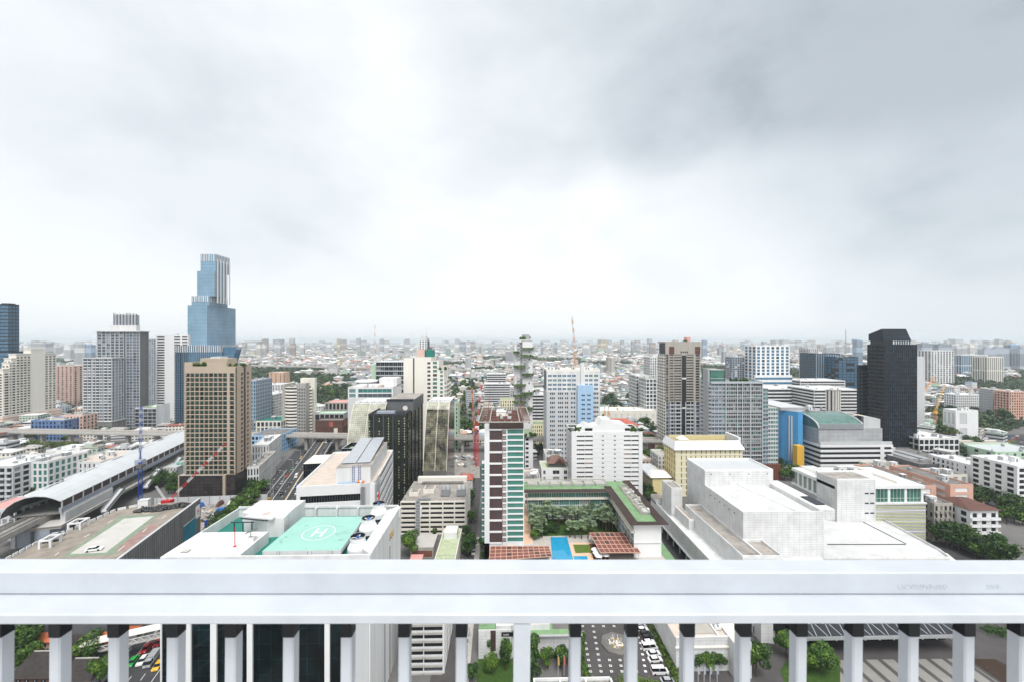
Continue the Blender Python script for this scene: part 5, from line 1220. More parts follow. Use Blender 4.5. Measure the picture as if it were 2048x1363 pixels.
mb = MB(); mb.box(b.x0+u(1161),b.x0+u(1168),-1.2,3,zt4-6,zt(1165,726,Y0),'white'); b.part('lift_shaft',mb); roof(b,z1,'white_roof','cream_light',1.2); clutter(b,z1+.3,12,b.x0+2,b.x1-6,2,18,9,('white','roof_beige')); b.done()

# white balcony hotel with the stepped top
X0,X1,Y0,_ = blk(1143,1285,1012); b = Bld('hotel','broad white hotel with balcony bays left and right and a stepped roofline','hotel',X0,X1,Y0,Y0+20,land='the broad white hotel'); W = b.w
u = lambda px: (px-1143)/142*W
z1 = zt(1214,862,Y0); core(b,0,z1,'grey_dark',dep=.9); n = 16; fh = (z1-2)/n
c2 = [(u(1153.5),u(1169)),(u(1169.7),u(1185.5)),(u(1247.5),u(1262)),(u(1262.7),u(1277.5))]
facade(b,'F',0,n,fh,c2,'white_clean',('glass_dark','peach','glass_curtain','cream'),sill=.02,head=.5,dep=.9,mull=3,frame='cream')
for i in range(n):
    for a,c in c2: b.rep('balcony',('bb',round(c-a,1)),slab_balcony(c-a-.02,.15,1.15,'white_clean'),'F',a+.01,.3,i*fh+.25)
    for px in (1203.5,1227.5): b.rep('window','sm',pane(1.2,.55,'glass_dark',None),'F',u(px),0,i*fh+1.7)
b.wall.box(b.x0,b.x1,0,.9,n*fh,z1,'white_clean')
for i in range(1,n+1): mb = MB(); mb.box(b.x0+u(1186.5),b.x0+u(1246.5),-.05,-.003,i*fh-.06,i*fh+.06,'grey_light'); b.part('floor_joint',mb)
facade(b,'L',0,n,fh,4,'white',('glass_dark',),ww=.6,sill=1.2,frame=None); blank(b,'R',0,z1,'white')
mb = MB(); pr = [(1153,z1),(1166,z1+2.4),(1172,z1+4.2),(1184,z1+3.0),(1196,z1+3.6),(1204,z1+7.4),(1222,z1+7.2),(1226,z1+5.2),(1250,z1+4.6),(1262,z1+2.2),(1268,z1)]
P_ = [(b.x0+u(px),z) for px,z in pr]; F_ = [(x,.5,z) for x,z in P_]; Bk = [(x,12,z) for x,z in P_]; mb.face(F_,'white_clean'); mb.face(Bk[::-1],'white_clean')
for i in range(len(P_)-1): mb.face([F_[i+1],F_[i],Bk[i],Bk[i+1]],'white_roof')
b.part('stepped_top',mb); mb = MB(); mb.box(b.x0+u(1170),b.x0+u(1185),.40,.495,z1+.4,z1+2.0,'glass_dark'); mb.box(b.x0+u(1250),b.x0+u(1260),.40,.495,z1+.3,z1+1.9,'glass_dark'); b.part('top_window',mb); roof(b,z1-.31,'roof_sage','white_clean',.4,y0=12.1)
b.done(); ROOFG.append((at(1156,Y0),Y0+2,z1,3,6)); ROOFG.append((at(1273,Y0),Y0+2,z1,3,6))
def mast(label,px,py0,py1,Y,m1='crane_orange',m2='crane_white',wdt=1.2,base=None,nm='lattice_mast',cat='mast',sec=4.0):
    x = at(px,Y); z0 = zt(px,py0,Y) if base is None else base; z1 = zt(px,py1,Y); r = empty(nm,(x,Y,z0),0,label,cat); h = z1-z0; n = max(3,int(h/sec))
    for i in range(n):
        mb = MB(); a,c = h*i/n,h*(i+1)/n; m = m1 if i % 2 == 0 else m2; w0 = wdt*(1-.75*i/n); w1_ = wdt*(1-.75*(i+1)/n); cs = [(-1,-1),(1,-1),(1,1),(-1,1)]
        for j,(sx_,sy_) in enumerate(cs):
            k = cs[(j+1) % 4]; mb.bar((sx_*w0,sy_*w0,a),(sx_*w1_,sy_*w1_,c),wdt*.14,wdt*.14,m); mb.bar((sx_*w0,sy_*w0,a),(k[0]*w1_,k[1]*w1_,c),wdt*.1,wdt*.1,m)
        mb.build('mast_section',r)
    return r
mast('left of the two red and white lattice masts behind the broad white hotel',1209,880,808,300); mast('right of the two red and white lattice masts behind the broad white hotel',1217,880,808,300)
mast('tall thin orange and white transmitter mast on the skyline, left of centre',750,700,650,1500,wdt=2.4,base=0,sec=14)
mast('grey lattice transmitter mast on the skyline left of the black tower',1691,720,660,1700,'grey','grey',wdt=3,base=0,sec=14)
mast('faint thin mast on the skyline beside the orange and white one',732,700,674,1900,'grey_light','grey_light',wdt=1.6,base=0,sec=20)
X0,X1,Y0,Y1 = blk(1208,1276,Y=330,depth=20); b = Bld('low_building','building with a bright red hipped roof peeking over the broad white hotel','building',X0,X1,Y0,Y1); z1 = zt(1245,851,Y0); core(b,0,z1,'white',dep=0)
mb = MB(); R_ = [(b.x0-1,-1,z1),(b.x1+1,-1,z1),(b.x1+1,b.d+1,z1),(b.x0-1,b.d+1,z1)]; T1,T2 = (b.x0+7,b.d/2,z1+4.5),(b.x1-7,b.d/2,z1+4.5)
for f in ([R_[0],R_[1],T2,T1],[R_[1],R_[2],T2],[R_[2],R_[3],T1,T2],[R_[3],R_[0],T1]): mb.face(f,'roof_red')
b.part('roof',mb); b.done()

# thai-roofed villa block
X0,X1,Y0,_ = blk(1083,1137,1000); b = Bld('apartment_block','small white block topped by a brown pitched Thai-style roof','apartment block',X0,X1,Y0,Y0+16,land='the brown Thai-style roof'); z1 = zt(1110,938,Y0); core(b,0,z1)
W = b.w; facade(b,'F',0,5,z1/5,[(1.2,2.6),(W*.42,W*.66),(W-3,W-1)],'white_clean',GW,sill=1.0,head=.6); facade(b,'L',0,5,z1/5,3,'white',GW,ww=.4); blank(b,'R',0,z1,'white'); roof(b,z1,'roof_lime','white_clean',.7)
mb = MB(); a,c = b.x0+W*.24,b.x1-.8; y0,y1 = 2.5,12; zr = z1+3
mb.box(a+1,c-1,y0+1.2,y1-1,z1+.31,zr,'grey_dark')
for f in ([(a,y0,zr),(c,y0,zr),(c-4.5,(y0+y1)/2,zr+4.4),(a+3.5,(y0+y1)/2,zr+4.4)],[(c,y0,zr),(c,y1,zr),(c-4.5,(y0+y1)/2,zr+4.4)],[(c,y1,zr),(a,y1,zr),(a+3.5,(y0+y1)/2,zr+4.4),(c-4.5,(y0+y1)/2,zr+4.4)],[(a,y1,zr),(a,y0,zr),(a+3.5,(y0+y1)/2,zr+4.4)]): mb.face(f,'roof_thai')
gx = a+(c-a)*.62; mb.face([(gx-2.6,y0-.3,zr+.8),(gx+2.6,y0-.3,zr+.8),(gx,y0-.3,zr+3.2)],'roof_brown')
mb.face([(gx-3,y0-.6,zr+.5),(gx,y0-.6,zr+3.4),(gx,y0+3.8,zr+3.6),(gx-3,y0+2.5,zr+1.0)],'roof_thai'); mb.face([(gx,y0-.6,zr+3.4),(gx+3,y0-.6,zr+.5),(gx+3,y0+2.5,zr+1.0),(gx,y0+3.8,zr+3.6)],'roof_thai'); b.part('thai_roof',mb); b.done()
X0,X1,Y0,_ = blk(1091,1122,965); b = Bld('apartment_block','white block with roof clutter directly behind the brown Thai-style roof','apartment block',X0,X1,Y0,Y0+16); z1 = zt(1105,912,Y0); core(b,0,z1); facade(b,'F',0,7,z1/7,4,'white',GW,ww=.4); blank(b,'L',0,z1,'white'); roof(b,z1,wall='white'); clutter(b,z1+.3,5,b.x0+1,b.x1-3,2,10,2); b.done()
X0,X1,Y0,_ = blk(1047,1081,1010); b = Bld('apartment_block','cream block with rubble on its flat roof beside the hotel tower','apartment block',X0,X1,Y0,Y0+18); z1 = zt(1065,961,Y0); core(b,0,z1); facade(b,'F',0,4,z1/4,2,'cream_light',GW,ww=.6); blank(b,'R',0,z1,'cream_light'); blank(b,'L',0,z1,'cream_light'); roof(b,z1,'concrete_stain','cream_light'); clutter(b,z1+.3,9,b.x0+1,b.x1-3,2,12,6); b.done()

# brown tall condominium
X0,X1,Y0,_ = blk(1331,1401,915); Yb = yat(X0,1320); b = Bld('condominium','tall grey and brown condominium with dark recessed balconies and a tree on its roof','condominium',X0,X1,Y0,max(Yb,Y0+18),land='the tall brown condominium'); W = b.w
z1 = zt(1366,686,Y0); zc = zt(1366,708,Y0); zm = zt(1366,803,Y0); core(b,0,z1,'charcoal',dep=1.0)
n1 = 18; n2 = int(zm/3.2); u = lambda px: (px-1331)/70*W
cu = [(u(1332),u(1337)),(u(1339),u(1347)),(u(1348.5),u(1363)),(u(1372.5),u(1387)),(u(1391),u(1399.5))]
facade(b,'F',zm,n1,(zc-zm)/n1,cu,'grey_warm',GW,sill=.3,head=.2,dep=1.0,mull=2,frame='grey_warm')
facade(b,'F',0,n2,zm/n2,cu,'grey_blue',GW,sill=.3,head=.25,dep=1.0,mull=2,frame='white',fin=(7,.5,.25,'white'))
for i in range(n1+n2):
    z = i*zm/n2 if i < n2 else zm+(i-n2)*(zc-zm)/n1
    for a,c in cu[1:4]: b.rep('balcony',('k',round(c-a,1),i < n2),slab_balcony(c-a-.04,.5,.95,'grey_light' if i < n2 else 'grey_warm'),'F',a+.02,.1,z+.3)
b.wall.box(b.x0,b.x1,0,1,zc,z1,'grey_warm'); mb = MB(); mb.box(b.x0+u(1363.5),b.x0+u(1372),-.04,-.003,10,zc-1,'charcoal'); b.part('dark_slot',mb)
for pa,pb in ((1338,1348),(1390,1400)): mb = MB(); mb.box(b.x0+u(pa),b.x0+u(pb),-.3,-.003,zc+.2,zt(1366,693,Y0),'roof_brown'); b.part('brown_panel',mb)
for k in range(4): mb = MB(); mb.box(b.x0+u(1361+k*4),b.x0+u(1363.4+k*4),-.06,-.003,zc+1,zc+2.6,'glass_dark'); b.part('window',mb)
for k in range(4): mb = MB(); z = zc-22-k*26; mb.box(b.x0+u(1363.5),b.x0+u(1372),-.5,-.045,z,z+1.4,'white'); b.part('bridge_panel',mb)
nn = n1+n2; facade(b,'L',0,nn,zc/nn,4,'white',GW,ww=.6,sill=.7,balc=dict(p=1.3,h=1.0,ext=.3,m='cream_light')); blank(b,'R',0,z1,'grey_warm',1.0)
roof(b,z1,'concrete','grey_warm',.9); clutter(b,z1+.3,5,b.x0+3,b.x1-5,3,12,12); mb = MB(); mb.box(b.x0+u(1378),b.x0+u(1386),5,10,z1+.31,z1+5,'roof_pink'); b.part('machine_room',mb)
mb = MB(); mb.box(b.x0-7,b.x0-.01,6,26,0,11,'pink',top='concrete'); [mb.box(b.x0-7.05-.15,b.x0-7.003,6+k*1.6,6.7+k*1.6,1,10,'roof_thai') for k in range(12)]; b.part('podium',mb); b.done(); ROOFG.append((at(1376,Y0),Y0+4,z1+.5,2.5,5))

# grey glass condominium with the wooden base
X0,X1,Y0,_ = blk(1422,1556,958); Yb = yat(X0,1401); b = Bld('condominium','wide grey glass condominium with white grid frame and a dark side slab','condominium',X0,X1,Y0,Yb,land='the wide grey glass condominium'); W = b.w
u = lambda px: (px-1422)/134*W; z1 = zt(1480,765,Y0); n = 24; fh = z1/n; core(b,0,z1,'grey_dark',x1=b.x0+u(1525))
facade(b,'F',0,n,fh,4,'grey_blue',('glass_grey','glass_teal','glass_curtain','glass_dark'),u0=0,u1=u(1451),ww=.75,sill=.9)
cs = [(u(1453+i*4.5)-u(1451),u(1456.6+i*4.5)-u(1451)) for i in range(16)]
facade(b,'F',0,n,fh,cs,'grey',('glass_dark','glass_grey','glass_teal','glass_curtain'),u0=u(1451),u1=u(1525),sill=.7,head=.3,frame='grey_blue')
for px in (1451,1474,1484,1500,1524): mb = MB(); mb.box(b.x0+u(px)-.22,b.x0+u(px)+.22,-.6,-.003,0,z1+1,'grey_light'); b.part('vertical_frame',mb)
for k in range(6): mb = MB(); z = z1-k*fh*3.6; mb.box(b.x0+.2,b.x0+u(1524),-.45 if k else -.9,-.004,z-.3,z,'grey_light'); b.part('horizontal_frame',mb)
zr1,zr2 = zt(1530,776,Y0),zt(1546,815,Y0)
for pa,pb,zz_ in ((1525,1536,zr1),(1536,1556,zr2)):
    b.wall.box(b.x0+u(pa)+.01,b.x0+u(pb),.35,b.d,0,zz_-.02,'grey',top='concrete'); nn = int(zz_/fh); facade(b,(b.x0+u(pa)+.01,0,0,u(pb)-u(pa)-.01),0,nn,zz_/nn,2 if pb < 1540 else 4,'grey_blue' if pb < 1540 else 'grey_light',('glass_teal','glass_grey','glass_dark'),ww=.8,sill=.8)
facade(b,'L',0,n,fh,8,'grey_blue',GW,ww=.6,balc=dict(p=.9,h=1,ext=.2,m='grey_light')); roof(b,z1,'roof_sage','grey_blue',.9,x1=b.x0+u(1525))
mb = MB(); mb.box(b.x0+.5,b.x0+u(1451),2,b.d,z1+.3,zt(1436,739,Y0),'glass_green',top='concrete'); [mb.box(b.x0+.3,b.x0+u(1451)+.2,1.8,1.99,z,z+.3,'grey_light') for z in (z1+3,zt(1436,740,Y0))]; b.part('glass_penthouse',mb)
mb = MB(); mb.box(b.x0-1.5,b.x0-.01,2,9,0,zt(1415,738,Y0),'grey'); b.part('side_slab',mb); mb = MB(); mb.box(b.x0+u(1452),b.x0+u(1462),8,18,z1+.3,z1+9,'brown_panel'); b.part('machine_room',mb)
mb = MB(); mb.box(b.x0+u(1505),b.x1+.5,-2.5,-.9,0,zt(1530,926,Y0),'brown_wood'); [mb.box(b.x0+u(1505)+k*1.5,b.x0+u(1505)+k*1.5+.5,-2.7,-2.503,0,zt(1530,927,Y0),'maroon') for k in range(12)]; b.part('wood_screen',mb); b.done(100)
for px in (1470,1483,1495): ROOFG.append((at(px,Y0+4),Y0+6,z1+.5,2.6,3))

# yellow hotel
X0,X1,Y0,_ = blk(1351,1484,Y=262); Yb = yat(X0,1335); b = Bld('hotel','pale yellow hotel with rows of narrow brown windows and a white roof rim','hotel',X0,X1,Y0,Yb+6,land='the pale yellow hotel'); W = b.w
z1 = zt(1417,897,Y0); z2 = zt(1417,888,Y0)+.5; core(b,0,z1,'yellow_pale'); n = 8; fh = z1/n; u = lambda px: (px-1351)/133*W
cs = [(u(x),u(x+1.6)) for x in (1362,1371.5,1381,1390.5,1402,1411.5,1421,1430.5,1440,1449.5,1459,1468.5,1478)]
facade(b,'F',0,n,fh,cs,'yellow_pale',('brown_wood','glass_dark'),sill=.7,head=.5,frame=None); facade(b,'L',0,n,fh,5,'yellow_wall',('glass_dark','brown_wood'),ww=.3,frame=None); blank(b,'R',0,z1,'yellow_pale')
for i in range(n): mb = MB(); mb.box(b.x0,b.x1,-.15,-.003,i*fh+fh*.93,i*fh+fh*.99,'cream_light'); b.part('floor_band',mb)
mb = MB(); e_ = 1.2; mb.face([(b.x0-e_,-e_,z1),(b.x1+e_,-e_,z1),(b.x1-1,2.5,z2+1.5),(b.x0+1,2.5,z2+1.5)],'white_clean'); mb.face([(b.x0-e_,b.d+e_,z1),(b.x0-e_,-e_,z1),(b.x0+1,2.5,z2+1.5),(b.x0+1,b.d,z2+1.5)],'white_clean')
mb.box(b.x0-e_,b.x1+e_,-e_,b.d,z1-.5,z1-.01,'white_clean',top='roof_green'); mb.box(b.x1-1,b.x1+.6,2.5,b.d,z1,z2+3.5,'white_clean'); mb.box(b.x0+3,b.x1-1,b.d-1,b.d,z1,z2+1.5,'yellow_wall',top='roof_lime'); b.part('roof',mb)
mb = MB(); mb.box(b.x0+6,b.x0+14,5,12,z1,z1+1.2,'white',top='white_roof'); mb.box(b.x0+22,b.x0+29,6,10,z1,z1+.9,'mint'); mb.box(b.x0+33,b.x0+38,5,9,z1,z1+.9,'roof_pink'); b.part('roof_deck',mb)
gx = b.x0+u(1372); mb = MB(); [mb.box(gx+i,gx+i+.25,9+j,9.25+j,z1,z1+4.2,'white') for i in (0,5) for j in (0,5)]; mb.face([(gx-.7,8.3,z1+4.2),(gx+5.9,8.3,z1+4.2),(gx+2.6,11.6,z1+6.6)],'white_clean'); mb.face([(gx+5.9,8.3,z1+4.2),(gx+5.9,14.9,z1+4.2),(gx+2.6,11.6,z1+6.6)],'white_clean'); mb.face([(gx-.7,14.9,z1+4.2),(gx-.7,8.3,z1+4.2),(gx+2.6,11.6,z1+6.6)],'white_clean'); mb.face([(gx+5.9,14.9,z1+4.2),(gx-.7,14.9,z1+4.2),(gx+2.6,11.6,z1+6.6)],'white_clean'); b.part('roof_pavilion',mb); b.done()
ROOFG.append((at(1455,Y0),Y0+7,z1+.5,4,6)); ROOFG.append((at(1395,Y0),Y0+6,z1+.3,3,4))

# yellow and grey low block
X0,X1,Y0,_ = blk(1305,1340,988); b = Bld('apartment_block','low yellow block with a long grey metal roof and white hipped end','apartment block',X0,X1,Y0,gp(1290,930,11)[1]); z1 = zt(1320,955,Y0); core(b,0,z1,'yellow_wall'); blank(b,'F',0,z1,'yellow_wall'); facade(b,'L',0,4,z1/4,9,'yellow_wall',GW,ww=.55,balc=dict(p=.6,h=.9,ext=.1,m='grey_warm'))
mb = MB(); mb.box(b.x0-2,b.x1-3,6,b.d,z1,z1+1.5,'roof_metal',top='roof_metal'); mb.face([(b.x0-1.5,-1,z1+.5),(b.x1+1,-1,z1+.5),(b.x1-1,4,z1+3),(b.x0+1,4,z1+3)],'white_clean'); mb.face([(b.x1+1,-1,z1+.5),(b.x1+1,9,z1+.5),(b.x1-1,8,z1+3),(b.x1-1,4,z1+3)],'white_clean'); mb.face([(b.x0+1,4,z1+3),(b.x1-1,4,z1+3),(b.x1-1,8,z1+3),(b.x0+1,8,z1+3)],'white_clean'); mb.face([(b.x0-1.5,8,z1+.5),(b.x0-1.5,-1,z1+.5),(b.x0+1,4,z1+3),(b.x0+1,8,z1+3)],'white_clean'); b.part('roof',mb); b.done()
X0,X1,Y0,_ = blk(1316,1338,955); b = Bld('apartment_block','small white block tucked between the yellow hotel and the tall brown condominium','apartment block',X0,X1,Y0,Y0+16); z1 = zt(1326,912,Y0); core(b,0,z1); facade(b,'F',0,5,z1/5,3,'white',GW,ww=.4); facade(b,'L',0,5,z1/5,4,'white',GW,ww=.5); roof(b,z1,wall='white'); b.done()

# ------------------------------------------------------------ big white windowless hall
ZH = 14.0
Yh = gp(1567,1107,ZH)[1]; XA,XB = at(1486,Yh),at(1648,Yh); zh = zt(1567,1027,Yh)
YA = gp(1480,972,zh)[1]; zA = zt(1480,941,YA); YA1 = gp(1430,918,zA)[1]
b = Bld('exhibition_hall','huge white tiled windowless hall with a gently arched roof and a taller block behind','hall',XA,XB,Yh,YA1,land='the huge white windowless hall')
mb = MB(); D1 = YA-Yh
mb.box(b.x0,b.x1,0,.8,0,zh+.9,'tile_white'); mb.box(b.x0,b.x0+.8,.801,D1,0,zh+.9,'tile_white'); mb.box(b.x1-.8,b.x1,.801,D1,0,zh+.9,'tile_white'); b.part('wall',mb)
mb = MB(); k = 14; pts = [(b.x0+.81+(b.w-1.62)*i/k,zh-.6+1.6*math.sin(math.pi*i/k)) for i in range(k+1)]
for (xa,za),(xb,zb) in zip(pts,pts[1:]): mb.face([(xa,.81,za),(xb,.81,zb),(xb,D1,zb),(xa,D1,za)],'seam_roof',[(xa,0),(xb,0),(xb,D1),(xa,D1)])
mb.bar((b.x0+b.w*.66,.9,zh+.85),(b.x0+b.w*.46,D1,zh+1.1),.15,.12,'grey'); b.part('arched_roof',mb)
mb = MB(); mb.box(b.x0,b.x1,D1+.001,b.d,0,zA,'tile_white',top='roof_metal'); t = .6
for q_ in ((b.x0,b.x1,D1+.001,D1+t),(b.x0,b.x1,b.d-t,b.d),(b.x0,b.x0+t,D1+t+.001,b.d-t-.001),(b.x1-t,b.x1,D1+t+.001,b.d-t-.001)): mb.box(*q_,zA+.001,zA+.8,'white_clean')
b.part('stage_block',mb)
for i in range(6): mb = MB(); y = 6+i*(D1-8)/6; mb.box(b.x0-.25,b.x0-.01,y,y+.35,zh-2.2,zh-1.8,'charcoal'); b.part('wall_lamp',mb)
for i in range(4): mb = MB(); x = b.x0+3+i*(b.w-6)/3; mb.box(x,x+.35,D1-.25,D1-.002,zA-1.6,zA-1.2,'charcoal'); b.part('wall_lamp',mb)
mb = MB(); mb.box(b.x1-1.5,b.x1+5,.5,D1+4,zh-3,zh+1.5,'tile_white',top='white_roof'); mb.box(b.x1+.5,b.x1+4.4,5,14,zh+1.501,zh+1.9,'charcoal'); b.part('side_gallery',mb)
b.done()
def slabpoly(name,label,cat,pxs,z0,z1,m,top=None,land=None,par=0,addto=None):
    ps = [gp(x,y,z1) for x,y in pxs]; o0 = ps[0]; lp_ = [(p[0]-o0[0],p[1]-o0[1]) for p in ps]; r = empty(name,(*o0,z0),0,label,cat)
    mb = MB(); mb.prism(lp_,0,z1-z0,m,top=top); mb.build('wall',r)
    if par:
        mb = MB(); n = len(lp_)
        for i in range(n): a,c = lp_[i],lp_[(i+1) % n]; mb.bar((*a,z1-z0+par/2+.01*(i % 2)),(*c,z1-z0+par/2+.01*(i % 2)),.45,par,m)
        mb.build('parapet',r)
    return r
def xy(px,py,z): return gp(px,py,z)
# stepped tiled annexes on the hall's left flank, down to the access road
hx = XA
for lb,x0,x1,y0,y1,z0,z1,m,tp in (('tall tiled side annex with a narrow dark roof along the flank of the windowless hall',92.4,XA-.02,151.5,200,0,19.5,'tile_white','concrete_stain'),
        ('tiled annex with a dark gravel roof at the front corner of the windowless hall',XA,108,151.4,Yh-.05,0,19.4,'tile_white','concrete_stain'),('narrow white middle annex between the tall tiled annex and the access road',89.6,92.35,190,214,0,16.3,'tile_white','roof_beige'),
        ('tall narrow white annex with a dark roof behind the long white wing',87.5,93.2,205,217,0,26,'tile_white','concrete_stain'),('long low white wing overhanging a dark glazed strip beside the access road',85.3,92.36,140,228,4.6,12,'tile_white','white_roof')):
    b = Bld('hall_annex',lb,'annex',x0,x1,y0,y1); b.wall.box(b.x0,b.x1,0,b.d,z0,z1,m,top=tp); mb = MB(); t = .35
    for q_ in ((b.x0,b.x1,0,t),(b.x0,b.x1,b.d-t,b.d),(b.x0,b.x0+t,t+.001,b.d-t-.001),(b.x1-t,b.x1,t+.001,b.d-t-.001)): mb.box(*q_,z1+.001,z1+.9,'white')
    b.part('parapet',mb)
    if z0: mb = MB(); mb.box(b.x0+1.6,b.x1,.5,b.d-1,0,4.59,'glass_dark'); b.part('glazed_strip',mb); [(lambda m_: (m_.box(b.x0+.2,b.x0+.7,y,y+.5,0,4.59,'white'),b.part('column',m_)))(MB()) for y in range(2,86,7)]; mb = MB(); mb.box(b.x0-1.2,b.x0-.01,2,b.d-2,5.0,5.4,'grey_light'); mb.box(b.x0,b.x0+7,b.d-8,b.d,12,15,'white',top='concrete_stain'); b.part('canopy',mb)
    b.done()
# flat hall roof right of the big hall
r1 = slabpoly('hall_roof','broad low pale metal roof right of the windowless hall, with a dark seam','hall roof',[(1638,1117),(1900,1117),(1877,1100),(1748,1030),(1716,1012),(1645,1012)],0,11.5,'tile_white','seam_roof',par=.9)
o0 = gp(1638,1117,11.5); mb = MB(); p,q_ = gp(1700,1030,11.55),gp(1812,1087,11.55); mb.bar((p[0]-o0[0],p[1]-o0[1],11.6),(q_[0]-o0[0],q_[1]-o0[1],11.6),.35,.25,'charcoal'); p,q_ = gp(1655,1088,11.55),gp(1810,1088,11.55); mb.bar((p[0]-o0[0],p[1]-o0[1],11.6),(q_[0]-o0[0],q_[1]-o0[1],11.6),.35,.25,'charcoal'); mb.build('roof_seam',r1)
r2 = slabpoly('canopy','pale entrance canopy edge in front of the broad low metal roof','canopy',[(1660,1150),(1950,1150),(1893,1105),(1640,1105)],6,9,'cream_light','cream_light')
slabpoly('low_roof','scuffed white flat roof in front of the windowless hall','roof',[(1565,1150),(1665,1150),(1638,1106),(1545,1108)],0,12.5,'tile_white','white_roof')
foot(180,190,170,90)

# ------------------------------------------------------------ long louvred building right of the hall
Xl = gp(1669,1000,12)[0]
Yq = gp(1799,1085,0)[1]; x0,x1 = at(1748,Yq),at(1851,Yq)
b = Bld('louvred_building','long white building with yellow-grey louvred walls below a strip of green glass','building',at(1670,Yq),x1,Yq,yat(at(1670,Yq),1583),land='the louvred building')
zl,zg = zt(1799,1006,Yq),zt(1799,977,Yq); zroof = zg+1.6; s0 = x0-(b.x0+b.w/2) if False else x0-b.root.location.x
uW = b.w; us = s0-b.x0
mb = MB(); mb.box(b.x0+.4,b.x1-.4,.4,b.d,0,zl,'concrete'); mb.box(b.x0+1.5,b.x1-1.5,1.4,b.d-.2,zl,zg-.01,'glass_green'); b.part('core_wall',mb)
n = 26
for i in range(n):
    z = .4+i*(zl-.6)/n; T = b.T('L'); mb = MB(); m = 'louvre_yellow' if i % 2 else 'grey_light'
    if i % 7 == 0: m = 'white_clean'
    mb.box(s0,b.x1,-.1,.38,z,z+(zl/n)*.55,m); b.part('louvre',mb); mb = MB(); mb.box(b.x0-.1,b.x0+.38,2,b.d,z,z+(zl/n)*.55,'grey_light' if m != 'white_clean' else m); b.part('louvre',mb)
mb = MB(); mb.box(s0-.3,b.x1+.3,-.5,1.4,zl-.3,zl+.35,'white'); mb.box(b.x0-.5,b.x0+1.5,12,b.d,zl-.3,zl+.35,'white'); b.part('ledge',mb)
for i in range(3):
    uu = s0+.6+i*(b.x1-s0-.8)/3; mb = MB(); wd = (b.x1-s0-.8)/3-1.2; mb.box(uu,uu+wd,1.25,1.38,zl+.4,zg-.2,'glass_green'); [mb.box(uu+wd*k/4-.05,uu+wd*k/4+.05,1.15,1.24,zl+.4,zg-.2,'white') for k in range(5)]; mb.box(uu,uu+wd,1.16,1.23,zl+2.2,zl+2.35,'white'); b.part('window',mb)
    mb = MB(); mb.box(uu+wd,uu+wd+1.2,.9,1.39,zl+.36,zg,'white_clean'); b.part('pier',mb)
T = b.T('L')
for i in range(5):
    L_ = b.d-13; a = 1+i*L_/5; mb = MB(); mb.box(a,a+L_/5-1.2,1.3,1.48,zl+.4,zg-.2,'glass_green',T=T); [mb.box(a+(L_/5-1.2)*k/5-.05,a+(L_/5-1.2)*k/5+.05,1.2,1.29,zl+.4,zg-.2,'white',T=T) for k in range(6)]; b.part('window',mb); mb = MB(); mb.box(a+L_/5-1.19,a+L_/5-.01,.8,1.49,zl+.36,zg,'white_clean',T=T); b.part('pier',mb)
mb = MB(); mb.box(b.x0,b.x1,.3,b.d,zg,zroof,'white_clean',top='white_roof'); mb.box(b.x0+4,b.x1-8,16,17.5,zroof,zroof+2.4,'white'); mb.box(b.x1-12,b.x1-10.5,3,b.d-3,zroof,zroof+1.3,'cream_light'); b.part('roof',mb)
for k in range(9): mb = MB(); y = 17+k*1.6; mb.box(b.x0+5,b.x0+5+8,y,y+.5,zroof+.6,zroof+1.1,'white'); b.part('roof_beam',mb)
xt0,xt1 = at(1693,Yq-1)-b.root.location.x,s0-.4; zt1 = zt(1722,958,Yq)
mb = MB(); mb.box(b.x0,s0-.4,-1.2,12,0,zt1,'tile_white',top='concrete_stain'); [mb.box(b.x0,s0-.4,*q_,zt1+.001,zt1+.7,'white_clean') for q_ in ((-1.2,-.7),(11.5,12))]; b.part('stair_tower',mb)
for k in range(4): mb = MB(); z = zt1-7-k*5; [mb.box(s0-.4-c,s0-.4-a,-1.26,-1.203,z,z+.7,'charcoal') for a,c in ((.8,2.8),(3.6,5.6))]; b.part('slot_window',mb)
mb = MB(); [mb.lathe([(.7,.1),(.7,1.4)],'charcoal',0,k*1.6,12) for k in range(5)]; b.part('fan_row',mb,loc=(b.x0-2.2,1.5,11.6)); clutter(b,zroof,8,b.x0+12,b.x1-14,20,b.d-6,21); b.done()

# ------------------------------------------------------------ mall with blue and yellow walls and a barrel glass roof
Ym = gp(1712,941)[1]; X0,X1 = at(1641,Ym),at(1786,Ym); Yb = yat(X0,1600)
b = Bld('shopping_mall','grey shopping mall with blue and yellow walls, barrel glass roof and white parking decks','shopping mall',X0,X1,Ym,Yb,land='the grey mall'); W = b.w; u = lambda px: (px-1641)/145*W+b.x0
zd = zt(1712,893,Ym); zg = zt(1712,868,Ym)+1
mb = MB(); mb.box(b.x0+.8,b.x1-.8,.8,b.d,0,zd,'charcoal'); b.part('deck_core',mb)
for i in range(6): z = i*zd/5; mb = MB(); mb.box(b.x0,b.x1,0,.75,z-.2,z+1.5,'white_clean'); mb.box(b.x0,b.x0+.75,.76,b.d,z-.2,z+1.5,'white_clean'); b.part('parapet_band',mb)
mb = MB(); mb.box(u(1760),u(1768),-.1,-.003,0,zd+1,'white_clean'); mb.box(b.x0,b.x1-.5,.3,1.2,zd+1.5,zd+4,'grey_light'); b.part('stair_wall',mb)
mb = MB(); mb.box(u(1645),u(1774),4,b.d,zd,zg+3,'panel_grey',top='concrete'); b.part('upper_wall',mb)
mb = MB(); [mb.box(u(1668)+k*1.9,u(1668)+k*1.9+1.4,1.4,3.2,zd+.01,zd+3.4,'cream_light') for k in range(14)]; b.part('chiller_row',mb)
z0b = zg+3; zcr = zt(1670,830,Ym+10)
